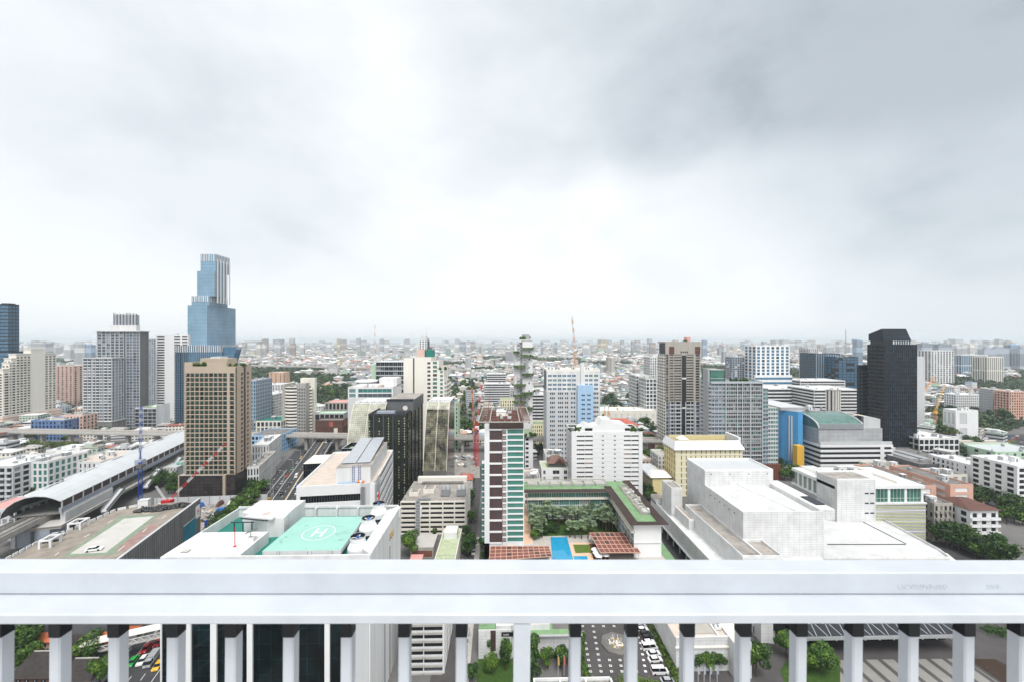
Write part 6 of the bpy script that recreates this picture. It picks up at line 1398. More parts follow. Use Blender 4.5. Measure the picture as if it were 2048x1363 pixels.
def barrel(x0,x1,ya,yb,z0,h,m,k=12,endm=None):
    mb = MB(); pts = [(ya+(yb-ya)*(1-math.cos(math.pi/2*i/k)),z0+h*math.sin(math.pi/2*i/k)) for i in range(k+1)]; v = 0
    for (y0,za),(y1,zb) in zip(pts,pts[1:]): l = math.dist((y0,za),(y1,zb)); mb.face([(x0,y0,za),(x1,y0,za),(x1,y1,zb),(x0,y1,zb)],m,[(0,v),(x1-x0,v),(x1-x0,v+l),(0,v+l)]); v += l
    for x in (x0,x1): mb.face([(x,y,z) for y,z in pts]+[(x,yb,z0)],endm or m,[(y,z) for y,z in pts]+[(yb,z0)])
    return mb
mb = barrel(u(1645),u(1736),4,30,z0b,zcr-z0b,'glass_roof',endm='glass_roof'); b.part('barrel_glass_roof',mb)
mb = MB(); k = 12; pts = [(4+26*(1-math.cos(math.pi/2*i/k)),z0b+(zcr-z0b)*math.sin(math.pi/2*i/k)) for i in range(k+1)]
for x in (u(1645),u(1736)):
    for p,q_ in zip(pts,pts[1:]): mb.bar((x,p[0]-.3,p[1]+.2),(x,q_[0]-.3,q_[1]+.2),.9,.7,'grey_light')
b.part('arch_rib',mb)
mb = barrel(u(1645)+.3,u(1736)-.3,3.6,29,z0b-.1,(zcr-z0b)*.42,'metal_grey'); 
mb = MB(); mb.box(u(1645)+.5,u(1736)-.5,3.4,4.6,z0b-.5,z0b+3.6,'metal_grey'); b.part('gutter_band',mb)
mb = MB(); mb.box(u(1625),u(1736),30,b.d+6,z0b,zcr+.4,'grey',top='roof_grey'); mb.box(u(1600),u(1700),31,b.d+8,zcr+.41,zcr+2,'grey_light',top='roof_beige'); b.part('roof_slab',mb)
mb = MB(); k = 10; xs = [u(1736)+.9+(u(1772)-u(1736)-.9)*i/k for i in range(k+1)]; zs = [zcr-(zcr-z0b-5)*(i/k)**2*.5 for i in range(k+1)]
for i in range(k): mb.face([(xs[i],5,z0b),(xs[i+1],5,z0b),(xs[i+1],5,zs[i+1]),(xs[i],5,zs[i])],'grey_light'); mb.face([(xs[i],5,zs[i]),(xs[i+1],5,zs[i+1]),(xs[i+1],b.d,zs[i+1]),(xs[i],b.d,zs[i])],'roof_beige')
mb.face([(xs[-1],5,z0b),(xs[-1],b.d,z0b),(xs[-1],b.d,zs[-1]),(xs[-1],5,zs[-1])],'grey_light'); b.part('curved_block',mb)
mb = MB(); xa = at(1573,Ym+16)-b.root.location.x; xb = at(1609,Ym+10)-b.root.location.x; zb_ = zt(1590,822,Ym+14); mb.prism([(xa,22),(xb-4,12),(xb,12),(b.x0-.01,20),(b.x0-.01,50),(xa,60)],0,zb_,'blue_wall',top='grey'); b.part('blue_wall',mb)
mb = MB(); dx,dy = xb-4-xa,-10; [mb.bar((xa+dx*t,22+dy*t-.3,4),(xa+dx*t,22+dy*t-.3,zb_-4),.8,.8,'grey_light') for t in (.45,.6)]; b.part('lift_rail',mb)
mb = MB(); mb.box(xa-3,xb+8,19,60,zb_+.01,zb_+2.5,'grey',top='grey_light'); b.part('blue_wall_cap',mb)
ya_ = Ym+6; xy0,xy1 = at(1594,ya_)-b.root.location.x,at(1608,ya_)-b.root.location.x; mb = MB(); mb.box(xy0,xy1,6,11,0,zt(1600,891,ya_),'yellow_bright'); b.part('yellow_block',mb)
mb = MB(); xg0 = at(1556,Ym+30)-b.root.location.x; mb.box(xg0,xa-.2,32,60,0,zt(1565,833,Ym+30),'panel_grey'); mb.box(xg0+.5,xa-1,31.4,31.99,6,24,'glass_dark'); b.part('grey_wing',mb); clutter(b,zcr+2,10,u(1640),u(1690),34,b.d,5); b.done()

# ------------------------------------------------------------ black tower
X0,X1,Y0,_ = blk(1769,1834,919); Yb = yat(X0,1734); b = Bld('office_tower','tall black glass tower with a slanted crown standing on slim columns','office tower',X0,X1,Y0,Yb,land='the black tower'); W = b.w
z1 = zt(1801,691,Y0); core(b,0,z1,'navy_panel'); n = 30; fh = z1/n
facade(b,'F',0,n,fh,16,'navy_panel',('glass_black','glass_black','glass_navy','glass_dark','glass_navy'),ww=.8,sill=.7,head=.35,frame='grey_dark')
facade(b,'L',0,n,fh,4,'navy_panel',('glass_black','glass_dark'),ww=.86,sill=.9,head=.3,frame='charcoal',mull=3,balc=dict(p=.35,h=.5,ext=.1,m='charcoal'))
blank(b,'R',0,z1,'navy_panel'); roof(b,z1,'concrete_dark','navy_panel',.6)
zc0 = zt(1801,682,Y0); za,zb = zt(1760,658,Y0),zt(1740,667,Y0+12)
mb = MB(); f = [(b.x0+.5,z1)]
x_l,x_r = b.x0+.3,b.x0+W*.86; x_t = b.x0+W*.76
P0 = [(x_l,1,zc0),(x_r,1,zc0),(x_t,3,za),(x_l,3,za)]; P1 = [(x_l,b.d-1,zc0),(x_r,b.d-1,zc0),(x_t,b.d-3,za-4.5),(x_l,b.d-1,za-4.5)]
mb.face(P0,'navy_panel'); mb.face(P1[::-1],'navy_panel'); [mb.face([P0[i],P1[i],P1[(i+1) % 4],P0[(i+1) % 4]],'navy_panel' if i != 2 else 'charcoal') for i in range(4)]; b.part('crown',mb)
mb = MB(); mb.box(x_l+W*.45,x_r-1.5,1.6,1.95,zc0+.4,zc0+3.4,'glass_grey'); b.part('crown_window',mb)
mb = MB(); mb.box(b.x0+1,b.x0+W*.34,2.5,b.d-2,z1+.3,zc0,'charcoal'); b.part('machine_room',mb)
for k in range(7): mb = MB(); x = b.x0+W*.36+k*W*.075; mb.box(x,x+.6,1.2,1.8,z1+.9,zc0-.01,'charcoal'); b.part('column',mb)
mb = MB(); xw0 = at(1719,Yb+4)-b.root.location.x; zw = zt(1724,729,Yb+8); mb.box(xw0,b.x0+4,b.d+4,b.d+7,0,zw,'navy_panel'); [mb.box(xw0-.05,b.x0+4,b.d+3.6,b.d+3.99,k*fh+.9,k*fh+1.6,'charcoal') for k in range(int(zw/fh))]; [mb.box(xw0+1+j*3.4,xw0+3+j*3.4,b.d+3.8,b.d+3.995,k*fh+1.8,k*fh+3.2,'glass_grey') for k in range(int(zw/fh)-1) for j in range(3)]; b.part('rear_wing',mb); b.done()

# white thin slab right of the black tower
X0,X1,Y0,_ = blk(1834,1849,Y=440); b = Bld('apartment_tower','pale grey blank tower edged with small white balconies, right behind the black tower','apartment tower',X0-14,X1,Y0,Y0+12); z1 = zt(1843,713,Y0); core(b,0,z1,'grey_light',dep=0)
for i in range(int(z1/3.6)): mb = MB(); mb.box(b.x1+.01,b.x1+1.7,1,6,i*3.6,i*3.6+1.5,'white_clean'); mb.box(b.x0+2,b.x1-9.5,-1.2,-.003,i*3.6,i*3.6+1.4,'white_clean'); b.part('balcony',mb)
b.done()

# ------------------------------------------------------------ middle distance right, individually described
def simple(name,label,cat,pl,pr,Y,py,depth,cols,wall,glass,ww=.6,sill=.9,head=.3,fh=3.5,back=None,rf='white_roof',pyb=None,frame=None,land=None,balc=None,side='L',clut=4,rot=0,fin=None,mull=1):
    X0,X1,Y0,Y1 = blk(pl,pr,Y=Y,depth=depth) if pyb is None else blk(pl,pr,pyb,depth=depth)
    b = Bld(name,label,cat,X0,X1,Y0,Y1,rot,land=land); z1 = zt((pl+pr)/2,py,Y0); core(b,0,z1); n = max(1,int(round(z1/fh)))
    facade(b,'F',0,n,z1/n,cols,wall,glass,ww=ww,sill=sill,head=head,frame=frame,balc=balc,fin=fin,mull=mull)
    sc_ = max(1,int(cols*depth/b.w)) if isinstance(cols,int) else 3
    for s in ('L','R'):
        if s == side: facade(b,s,0,n,z1/n,sc_,wall,glass,ww=ww,sill=sill,head=head,frame=frame)
        else: blank(b,s,0,z1,wall)
    roof(b,z1,rf,wall,.9); clutter(b,z1+.3,clut,b.x0+2,b.x1-5,2,max(3,depth-6),hash(label) % 1000 if False else len(label)*7)
    return b,z1
b,z1 = simple('office_tower','white tower with blue square windows on a wider glazed base, behind the grey condominium','tower',1512,1579,610,693,30,7,'white_clean',('glass_blue','glass_dark'),ww=.6,fh=5,land='the blue-windowed tower'); mb = MB(); mb.box(b.x0-4,b.x1+1,-4,-.6,0,zt(1545,750,606),'white'); [mb.box(b.x0-4.1,b.x1+1.1,-4.4,-4.003,k*7+2,k*7+5,'glass_blue') for k in range(7)]; b.part('base_block',mb); b.done(80)
b,z1 = simple('office_building','long white block with ribbon windows below the white tower, left one of the two ribbon-window blocks','office building',1534,1627,560,778,50,1,'white',('glass_dark',),ww=.985,sill=1.6,head=.4,fh=5); b.done()
b,z1 = simple('office_building','curved-cornered white block with many ribbon windows left of the black tower','office building',1628,1722,520,780,50,1,'white',('glass_dark',),ww=.99,sill=1.5,head=.4,fh=4); b.done()
b,z1 = simple('office_building','low white office roof level with plant behind the curved-cornered ribbon-window block','office building',1600,1690,640,762,40,1,'white',('glass_dark',),ww=.98,sill=1.5,fh=4.2); b.done()
b,z1 = simple('office_tower','dark teal glass block with vertical fins, left of the navy pair near the black tower','office building',1632,1680,720,708,40,10,'navy_panel',('glass_blue','glass_grey'),ww=.7,fh=5,frame=None,fin=(10,.8,.8,'grey_blue')); b.done(80)
b,z1 = simple('office_tower','navy glass office block with white framed recess just left of the black tower','office building',1677,1716,690,715,40,5,'navy_panel',('glass_blue','glass_black'),ww=.85,fh=5); b.done(80)
b,z1 = simple('apartment_tower','beige-grey far tower directly behind the teal glass block','apartment tower',1617,1648,900,698,30,8,'grey_light',GW,fh=4); b.done(60)
b,z1 = simple('office_tower','dark grey tower with checkered pale front above the grey condominium roof','tower',1465,1493,640,715,22,6,'grey_blue',('glass_dark','white'),fh=3.5); b.done(80)
b,z1 = simple('apartment_tower','white balcony tower half hidden left of the tall brown condominium','apartment tower',1300,1322,560,715,26,5,'white',GW,fh=3.6); b.done(80)
b,z1 = simple('office_building','white terraced offices with glass bays among trees, left of the tall brown condominium','office building',1272,1298,520,752,30,5,'white',('glass_grey','glass_dark'),ww=.8,fh=4.5); b.done()
b,z1 = simple('office_building','white terraced office with a roof garden right beside the tall brown condominium','office building',1292,1320,490,758,26,4,'white',('glass_grey','glass_dark'),ww=.75,fh=4.5,rf='roof_sage'); b.done()
b,z1 = simple('warehouse','long low cream warehouse with loading doors between the pale tower and the brown condominium','warehouse',1200,1312,480,822,26,9,'cream_light',('white','glass_dark'),ww=.3,fh=9,rf='cream_light',sill=.2,head=3); b.done()
b,z1 = simple('hospital','white hospital block with recessed top floors on the right skyline','hospital',1862,1908,900,702,30,8,'white_clean',GW,ww=.6,fh=4.5,land='the white skyline block'); b.done(80)
b,z1 = simple('office_building','wide grey-blue slab block framed in white on the right skyline','office building',1923,1974,1150,710,30,12,'white',('glass_blue','glass_grey'),ww=.8,fh=30,sill=1,head=1,land='the wide skyline slab'); b.done(80)
b,z1 = simple('apartment_block','cream stepped block with vertical bays on the right skyline','apartment block',1974,2006,930,714,30,8,'cream',GW,ww=.45,fh=30,sill=1,head=1); b.done(80)
b,z1 = simple('apartment_block','white block with a grid of dark square windows among low houses on the right','apartment block',1912,1968,560,790,16,14,'white_clean',('glass_dark',),ww=.5,fh=3.4,sill=1); b.done()
b,z1 = simple('apartment_block','white twin-gabled apartment block with balconies near the right edge, left one','apartment block',1931,1984,268,930,22,6,'white_clean',GW,ww=.5,fh=3.3,balc=dict(p=.8,h=.9,ext=.2,m='white_clean'),land='the white balcony apartments'); b.done()
b,z1 = simple('apartment_block','white blank-walled apartment block near the right edge, right one','apartment block',1992,2030,245,946,24,3,'white_clean',GW,ww=.2,fh=3.3); b.done()
b,z1 = simple('apartment_block','white apartment block cut by the right edge of the photo with deep dark balconies','apartment block',2034,2110,232,935,24,4,'white_clean',('glass_dark',),ww=.55,fh=3.3); b.done()
b,z1 = simple('apartment_block','pale green block with paired windows and a white metal roof at the right edge','apartment block',1990,2100,320,905,26,7,'green_pale',GW,ww=.35,fh=4,rf='roof_metal'); b.done()
b,z1 = simple('school','pink and white school block with a dark corrugated roof, right one of the pair','school',1900,1946,222,972,36,[(3,10.5)],'salmon',('white_clean',),fh=4.4,sill=.9,head=.8,rf='roof_grey',land='the pink and white school block'); b.done()
b,z1 = simple('school','pink and white school block with a dark corrugated roof, left one of the pair','school',1828,1872,226,974,40,[(2,10)],'salmon',('white_clean',),fh=4.4,sill=.9,head=.8,rf='roof_grey'); b.done()
b,z1 = simple('apartment_block','weathered old grey apartment block with rooftop junk right of the louvred building','apartment block',1868,1905,200,1010,22,4,'grey_warm',GW,ww=.5,fh=3.4,rf='concrete_stain',clut=14,balc=dict(p=.8,h=.9,ext=.2,m='concrete_stain'),land='the weathered old apartment block'); b.done()
b,z1 = simple('apartment_block','white rounded four-storey house with long balconies and a brown hipped roof','apartment block',1940,1996,194,1024,16,3,'white_clean',('glass_dark',),ww=.5,fh=3.6,balc=dict(p=1.0,h=1.0,ext=1.4,m='white_clean'),clut=0)
mb = MB(); z = z1+1.3; a,c,d = b.x0-1,b.x1+1,b.d+1; [mb.face(f,'roof_brown') for f in ([(a,-1,z),(c,-1,z),(c-7,d/2,z+3),(a+5,d/2,z+3)],[(c,-1,z),(c,d,z),(c-7,d/2,z+3)],[(c,d,z),(a,d,z),(a+5,d/2,z+3),(c-7,d/2,z+3)],[(a,d,z),(a,-1,z),(a+5,d/2,z+3)])]; b.part('roof',mb); b.done()
b,z1 = simple('apartment_block','cream and brown block with a square white stair shaft left of the grey sheds','apartment block',1766,1824,262,940,18,5,'cream',('brown_panel','glass_dark'),ww=.8,fh=5,rf='concrete_stain',clut=6); b.done()
b,z1 = simple('warehouse','large dark grey flat shed roof right of the black tower','warehouse',1838,1945,285,930,46,6,'grey_dark',('grey_dark',),fh=12,rf='roof_grey'); [(lambda m: (m.box(b.x0+8+k*10,b.x0+14+k*10,14,38,z1+.31,z1+1,'grey'),b.part('roof_light',m)))(MB()) for k in (0,1)]; b.done()
b,z1 = simple('warehouse','cream and grey weathered shed row in front of the large dark shed','warehouse',1870,1935,255,952,14,4,'cream',('grey',),ww=.5,fh=6,rf='roof_grey'); b.done()
b,z1 = simple('shop_building','white flat-roofed market hall with skylights right of the black tower','shop building',1838,1918,330,878,40,8,'white',('glass_dark',),ww=.8,fh=4.5,rf='white_roof',clut=12); b.done()
b,z1 = simple('billboard_building','white rendered building with a faded poster wall among houses on the right','building',1911,1956,400,822,12,[(4,12)],'white_clean',('grey_light',),fh=18,sill=2,head=2); b.done()
b,z1 = simple('apartment_block','grey block with closely spaced windows behind red roofs at the right','apartment block',1986,2018,520,780,16,12,'grey',('grey_light',),fh=3.5); b.done()
b,z1 = simple('apartment_block','pink brick block at the right, next to the grey window-grid block','apartment block',2018,2060,500,784,16,9,'salmon',GW,fh=3.5); b.done()
# left of centre, along the flyover
b,z1 = simple('apartment_block','salmon-orange apartment block standing alone beyond the bowed cream tower','apartment block',538,566,640,746,20,3,'peach',GW,ww=.2,fh=3.6,side='R',land='the salmon-orange block'); b.done()
b,z1 = simple('apartment_block','white shop-row block with arched dark windows right of the beige tower','apartment block',506,536,312,892,36,6,'white',GW,ww=.35,fh=5,side='R',clut=7,rot=R(15)); b.done()
b,z1 = simple('apartment_block','long white arcade building stepping down beside the road, right of the beige tower','apartment block',496,517,275,936,40,4,'white',GW,ww=.5,fh=5,side='R',clut=6,rf='concrete_stain',rot=R(15)); b.done()
b,z1 = simple('shop_building','blue-fronted shopping arcade with a grey roof behind the white shop row','shop building',503,560,370,872,30,8,'blue_pale',('blue_wall','glass_dark'),ww=.7,fh=4.5,side='R',rf='roof_grey'); b.done()
b,z1 = simple('shop_building','low building with a green and white roof left of the bowed cream tower','shop building',505,562,430,843,30,7,'cream',GW,ww=.7,fh=5,side='R',rf='mint_dark'); b.done()
b,z1 = simple('office_building','blue-grey office tower with dark upper band beside the beige tower','office building',490,512,430,762,30,4,'grey_blue',('glass_blue',),ww=.6,fh=4,side='R'); b.done()
b,z1 = simple('apartment_block','white balconied slab block between the beige tower and the tree belt','apartment block',518,548,470,790,34,6,'white',GW,fh=3.4,side='R',balc=dict(p=.8,h=.9,ext=.1,m='white')); b.done()
b,z1 = simple('apartment_block','white L-shaped block with small dark windows behind the bowed cream tower','apartment block',522,572,560,770,24,9,'white',('glass_dark',),ww=.35,fh=3.6,side='R'); b.done()
b,z1 = simple('car_showroom','red and grey shop building with yellow signs right of the bowed cream tower','shop building',631,685,420,842,14,6,'roof_brown',('roof_brown','roof_red','cream'),ww=.9,fh=6,side='R',rf='roof_grey',clut=0); b.done()
b,z1 = simple('market_hall','open hall with a pale mint corrugated roof behind the red shop building','market hall',630,688,455,828,18,6,'grey',('glass_dark',),ww=.8,fh=8,rf='green_pale',clut=0); b.done()
b,z1 = simple('temple_hall','long hall with a coral red metal roof near the flyover','hall',650,695,505,806,26,6,'grey_warm',GW,ww=.6,fh=8,rf='roof_pink',clut=0); b.done()
b,z1 = simple('apartment_block','grey office block with pale front behind the cream stepped tower at the left','apartment block',113,146,640,733,24,4,'pink',GW,ww=.4,fh=3.4,side='R'); b.done(60)
b,z1 = simple('apartment_block','blue painted shophouse block at the foot of the cream stepped tower','apartment block',62,128,425,842,20,9,'blue_house',GW,ww=.5,fh=4,side='R',rf='concrete',clut=5); b.done()
b,z1 = simple('apartment_block','pink and grey shophouse block right of the blue painted one','apartment block',126,166,440,832,24,6,'pink',GW,ww=.5,fh=4,side='R',rf='concrete'); b.done()
b,z1 = simple('apartment_block','white five-storey building with teal windows left of the station roof','apartment block',24,96,272,926,26,7,'white',('glass_teal','glass_green'),ww=.6,fh=4,side='R',clut=10,rf='pale_concrete',land='the teal-windowed building'); b.done()
b,z1 = simple('apartment_block','white building with narrow dark windows directly left of the station roof','apartment block',130,202,290,926,30,8,'white',('glass_dark',),ww=.35,fh=4,side='R',clut=10,rf='roof_beige'); b.done()
b,z1 = simple('apartment_block','white blank-ended building seen above the roofs left of the station','apartment block',92,138,345,902,20,5,'white_clean',('white_clean','glass_dark'),ww=.3,fh=4,side='R'); b.done()
b,z1 = simple('apartment_block','balconied apartment building cut by the left edge, grey parapets','apartment block',-60,26,262,935,28,6,'grey_light',GW,ww=.7,fh=3.6,side='R',balc=dict(p=1,h=.9,ext=.3,m='grey_light')); b.done()
b,z1 = simple('shop_building','low building with a pink metal roof beside the station mouth','shop building',-50,30,212,1022,18,6,'grey_light',GW,ww=.7,fh=4,side='R',rf='roof_pink',clut=0); b.done()
b,z1 = simple('apartment_block','mint green curved apartment block behind the right sloped curtain wall','apartment block',900,916,375,806,18,3,'green_pale',GW,ww=.4,fh=3.6); b.done()
b,z1 = simple('house','white two-storey house with a red tiled roof left of the hotel tower','house',919,944,262,962,10,3,'white',GW,ww=.4,fh=3.2,clut=0); mb = MB(); z = z1+1.3; mb.face([(b.x0-.6,-.6,z),(b.x1+.6,-.6,z),(b.x1-2,b.d/2,z+2.4),(b.x0+2,b.d/2,z+2.4)],'roof_red'); mb.face([(b.x1+.6,-.6,z),(b.x1+.6,b.d,z),(b.x1-2,b.d/2,z+2.4)],'roof_red'); mb.face([(b.x1+.6,b.d,z),(b.x0-.6,b.d,z),(b.x0+2,b.d/2,z+2.4),(b.x1-2,b.d/2,z+2.4)],'roof_red'); mb.face([(b.x0-.6,b.d,z),(b.x0-.6,-.6,z),(b.x0+2,b.d/2,z+2.4)],'roof_red'); b.part('roof',mb); b.done()
b,z1 = simple('office_building','white office slab with ribbon windows between the cream tower and the garden tower','office building',968,1020,620,768,20,1,'white',('glass_dark',),ww=.98,sill=1.4,fh=3.6); b.done()
b,z1 = simple('office_building','white stepped office slab just behind the first ribbon-window slab, near centre','office building',974,1012,700,748,20,1,'white',('glass_dark',),ww=.98,sill=1.4,fh=3.6); b.done()
b,z1 = simple('embassy_building','cream building with a sage green hipped roof left of the garden tower','building',1000,1028,500,800,18,6,'yellow_pale',GW,ww=.4,fh=4,rf='roof_sage',clut=0); b.done()
b,z1 = simple('embassy_building','cream building with a sage green roof right of the garden tower','building',1064,1090,400,850,18,6,'yellow_pale',GW,ww=.4,fh=4,rf='roof_sage',clut=0); b.done()
b,z1 = simple('office_building','white block with dark ribbon windows right behind the garden tower','office building',1064,1090,460,790,18,1,'white',('glass_dark',),ww=.9,sill=1.4,fh=3.6,clut=4); b.done()
# ============================================================ ground, roads
plane('ground',[(-40000,-300),(40000,-300),(40000,45000),(-40000,45000)],0,'ground')
r0,r1 = gp(563,1011,8),gp(649,881,8); RD = Vector((r1[0]-r0[0],r1[1]-r0[1])).normalized(); RN = Vector((RD.y,-RD.x)); RA = math.atan2(-RD.x,RD.y)
def road_pt(s,o): p = Vector(r0)+RD*s+RN*o; return (p.x,p.y)
plane('road',[road_pt(-190,-30),road_pt(-190,12),road_pt(420,12),road_pt(420,-22)],.02,'asphalt')
foot(*road_pt(60,-8),38,520,RA,2)
mb = MB()
for s in range(-180,100,7):
    for o in (-26.5,-23,-16,-12.5): a,c = road_pt(s,o),road_pt(s+2.6,o); mb.bar((*a,.035),(*c,.035),.16,.01,'paint')
for o in (-29.5,-19.6,-19.2,-9): a,c = road_pt(-185,o),road_pt(100,o); mb.bar((*a,.035),(*c,.035),.16,.01,'paint')
tag(mb.build('road_marking'),kind='structure')
fl = empty('flyover',(*r0,0),RA,'grey flyover with pale parapets climbing away through the middle left','flyover'); LAND.append(('the flyover',600,950,270))
prof_ = [(-95,.3),(-60,1.5),(-30,4),(0,7),(40,8),(175,8)]
def strip(m,x0,x1,dz0,dz1,name,par=fl,top=None):
    mb = MB()
    for (ya,za),(yb,zb) in zip(prof_,prof_[1:]):
        A = [(x0,ya,za+dz0),(x1,ya,za+dz0),(x1,ya,za+dz1),(x0,ya,za+dz1)]; B_ = [(x0,yb,zb+dz0),(x1,yb,zb+dz0),(x1,yb,zb+dz1),(x0,yb,zb+dz1)]
        for i in range(4): mb.face([A[i],B_[i],B_[(i+1) % 4],A[(i+1) % 4]],(top or m) if i == 2 else m)
    return mb.build(name,par)
strip('concrete',-7.2,7.2,-1.3,0,'deck',top='asphalt')
for x in (-7.6,7.21): strip('pale_concrete',x,x+.38,-1.3,.95,'parapet')
strip('paint_yellow',-.45,-.15,0,.75,'median'); strip('pale_concrete',-.14,.45,0,.7,'median')
mb = MB()
for o in (-3.6,3.6):
    for (ya,za),(yb,zb) in zip(prof_,prof_[1:]):
        n = max(1,int((yb-ya)/7))
        for k in range(n): t0,t1 = k/n,(k+.4)/n; mb.bar((o,ya+(yb-ya)*t0,za+(zb-za)*t0+.02),(o,ya+(yb-ya)*t1,za+(zb-za)*t1+.02),.16,.01,'paint')
mb.build('lane_marking',fl)
for y in range(-20,170,24): mb = MB(); mb.box(-3.5,3.5,y,y+1.6,0,(4.5 if y < 5 else 6.6),'concrete'); mb.build('pier',fl)
for (y,x) in ((60,-7.9),(110,-7.9),(160,-7.9),(20,8),(90,8)): pass
def viaduct(name,label,a,c,z,w_,piers,m='concrete',par=1.1):
    r = empty(name,(a[0],a[1],0),0,label,'viaduct'); d = Vector((c[0]-a[0],c[1]-a[1])); L_ = d.length; r.rotation_euler.z = math.atan2(d.y,d.x)
    mb = MB(); mb.box(0,L_,-w_/2,w_/2,z-2,z-.01,m,top='gravel'); mb.build('deck',r)
    for s in (-1,1): mb = MB(); y = s*w_/2; mb.box(0,L_,y-.25,y+.25,z-1.2,z+par,'pale_concrete' if m == 'concrete' else m); mb.build('parapet',r)
    k = int(L_/piers)
    for i in range(k+1): mb = MB(); x = i*piers; mb.box(x-1.2,x+1.2,-1.6,1.6,0,z-3.2,m); mb.box(x-1.4,x+1.4,-w_/2+1,w_/2-1,z-3.19,z-2.01,m); mb.build('pier',r)
    foot((a[0]+c[0])/2,(a[1]+c[1])/2,L_,w_+6,r.rotation_euler.z,1); return r
a,c = gp(-80,859,14),gp(1335,878.5,14); viaduct('rail_viaduct','long concrete elevated rail line crossing the whole middle distance',a,c,14,10,30)
a,c = gp(1835,884,10),gp(2003,884,10); viaduct('road_viaduct','short ochre-edged road viaduct among trees at the right',a,c,10,9,22,'cream')
a,c = gp(480,730,15),gp(1100,742,15); viaduct('road_viaduct','distant elevated expressway left and centre, far beyond the tree belts',a,c,15,26,60)
a,c = gp(1440,747,14),gp(1720,762,14); viaduct('road_viaduct','distant elevated expressway behind the right-hand towers',a,c,14,22,60)
# the lane left of the hotel tower, access road and drives on the right
plane('lane',[(-21.5,60),(-12,60),(-14,210),(-16,330),(-22,330),(-23,210)],.02,'asphalt_warm')
plane('pavement',[(-12,60),(-9.5,60),(-11.5,210),(-14,210)],.14,'paving'); foot(-17,200,11,280,0,1)
plane('access_road',[gp(1262,975),gp(1320,975),gp(1350,1010),gp(1560,1200),gp(1350,1135),gp(1316,1062)],.02,'asphalt'); foot(75,200,50,110,0,1)
plane('forecourt',[(18,60),(260,60),(260,150),(18,150)],.015,'asphalt_warm')
plane('sidewalk',[gp(1488,1150),gp(1560,1150),gp(1548,1288),gp(1530,1285),gp(1506,1270),gp(1497,1250)],.12,'paving_grey')
plane('striped_paving',[gp(1650,1319),gp(1925,1316),gp(2200,1500),gp(1760,1500)],.03,'stripe_paving')
plane('flower_bed',[gp(1935,1317),gp(1990,1317),gp(2100,1375),gp(2020,1375)],.05,'soil')
plane('kerb',[gp(1560,1340),gp(1575,1318),gp(1680,1316),gp(1680,1363),gp(1660,1420),gp(1590,1420)],.13,'grass_mat')
plane('lawn',[gp(955,1317),gp(1062,1317),gp(1075,1420),gp(952,1420)],.06,'grass_mat')
plane('rubble_ground',[gp(395,1008),gp(520,1004),gp(540,1040),gp(400,1090)],.05,'rubble')
plane('rubble_ground',[gp(905,905),gp(958,905),gp(960,955),gp(900,955)],.05,'rubble')
plane('side_street',[gp(1900,868),gp(2048,868),gp(2100,895),gp(2000,888)],.03,'asphalt')
plane('side_street',[gp(1860,1085),gp(1880,1078),gp(2048,1150),gp(1980,1180)],.03,'asphalt')

# ============================================================ low buildings under the railing
def prof_roof(b,z,over,rise,m,ridge='x',name='roof'):
    a,c,d0,d1 = b.x0-over,b.x1+over,-over,b.d+over; mb = MB(); h = (d0+d1)/2; g = (a+c)/2
    if ridge == 'x':
        fs = [[(a,d0,z),(c,d0,z),(c-over*2,h,z+rise),(a+over*2,h,z+rise)],[(c,d1,z),(a,d1,z),(a+over*2,h,z+rise),(c-over*2,h,z+rise)],[(c,d0,z),(c,d1,z),(c-over*2,h,z+rise)],[(a,d1,z),(a,d0,z),(a+over*2,h,z+rise)]]
    for f in fs: mb.face(f,m)
    mb.bar((a+over*2,h,z+rise),(c-over*2,h,z+rise),.3,.25,'concrete'); b.part(name,mb)
def house(label,px,py,w_,d_,h,m_wall,m_roof,rise=2.6,rot=0,name='house'):
    x,y = gp(px,py); b = Bld(name,label,'house',x-w_/2,x+w_/2,y,y+d_,rot); core(b,0,h,m_wall,dep=0); [b.rep('window','w',pane(1.2,1.2,'glass_dark'),'F',1+k*2.4,0,h-2.2) for k in range(int((w_-2)/2.4))]; prof_roof(b,h+.02,1.0,rise,m_roof); b.done(); return b
X,Y = gp(92,1300); 
house('house with an orange tiled roof among trees at the bottom left',92,1310,9,7,5,'salmon','roof_orange',3.2)
house('dark tiled Thai house at the lower left between two railing bars',75,1378,14,9,4,'roof_brown','roof_tile_dark',4)
house('long dark tiled roof behind the round green tree at the bottom left',158,1312,13,8,4,'roof_brown','roof_tile_dark',4)
house('second orange tiled roof, partly behind a railing bar',212,1316,7,7,5,'white','roof_orange',3)
house('dark tiled house half hidden by the lime green tree',150,1385,9,7,4,'grey','roof_tile_dark',3.5)
b,z1 = simple('office_building','white office block with seven stacked bands of windows seen under the railing','office building',806,889,124,1233,20,[(.9,6.2),(6.5,12.2)],'white',('glass_dark','glass_grey'),fh=2.6,sill=.7,head=.35,side='R',balc=dict(p=.5,h=.4,ext=0,m='concrete'),mull=5); b.done()
X0,X1,Y0,_ = blk(957,1023,1316); b = Bld('pavilion_building','white panelled building with a green roof edge and small black sign','building',X0,X1,Y0,Y0+14,land='the white panelled building'); z1 = zt(990,1259,Y0)
core(b,0,z1,'tile_white',dep=0); mb = MB(); mb.box(b.x0+3.9,b.x0+5.6,-.06,-.003,2.5,z1-.1,'brown_panel'); b.part('slot',mb); mb = MB(); mb.box(b.x0+5.7,b.x1,.2,8,z1,z1+1.3,'white',top='cream_light'); mb.box(b.x0,b.x0+5.69,.4,12,z1+.01,z1+.3,'roof_green'); b.part('roof',mb)
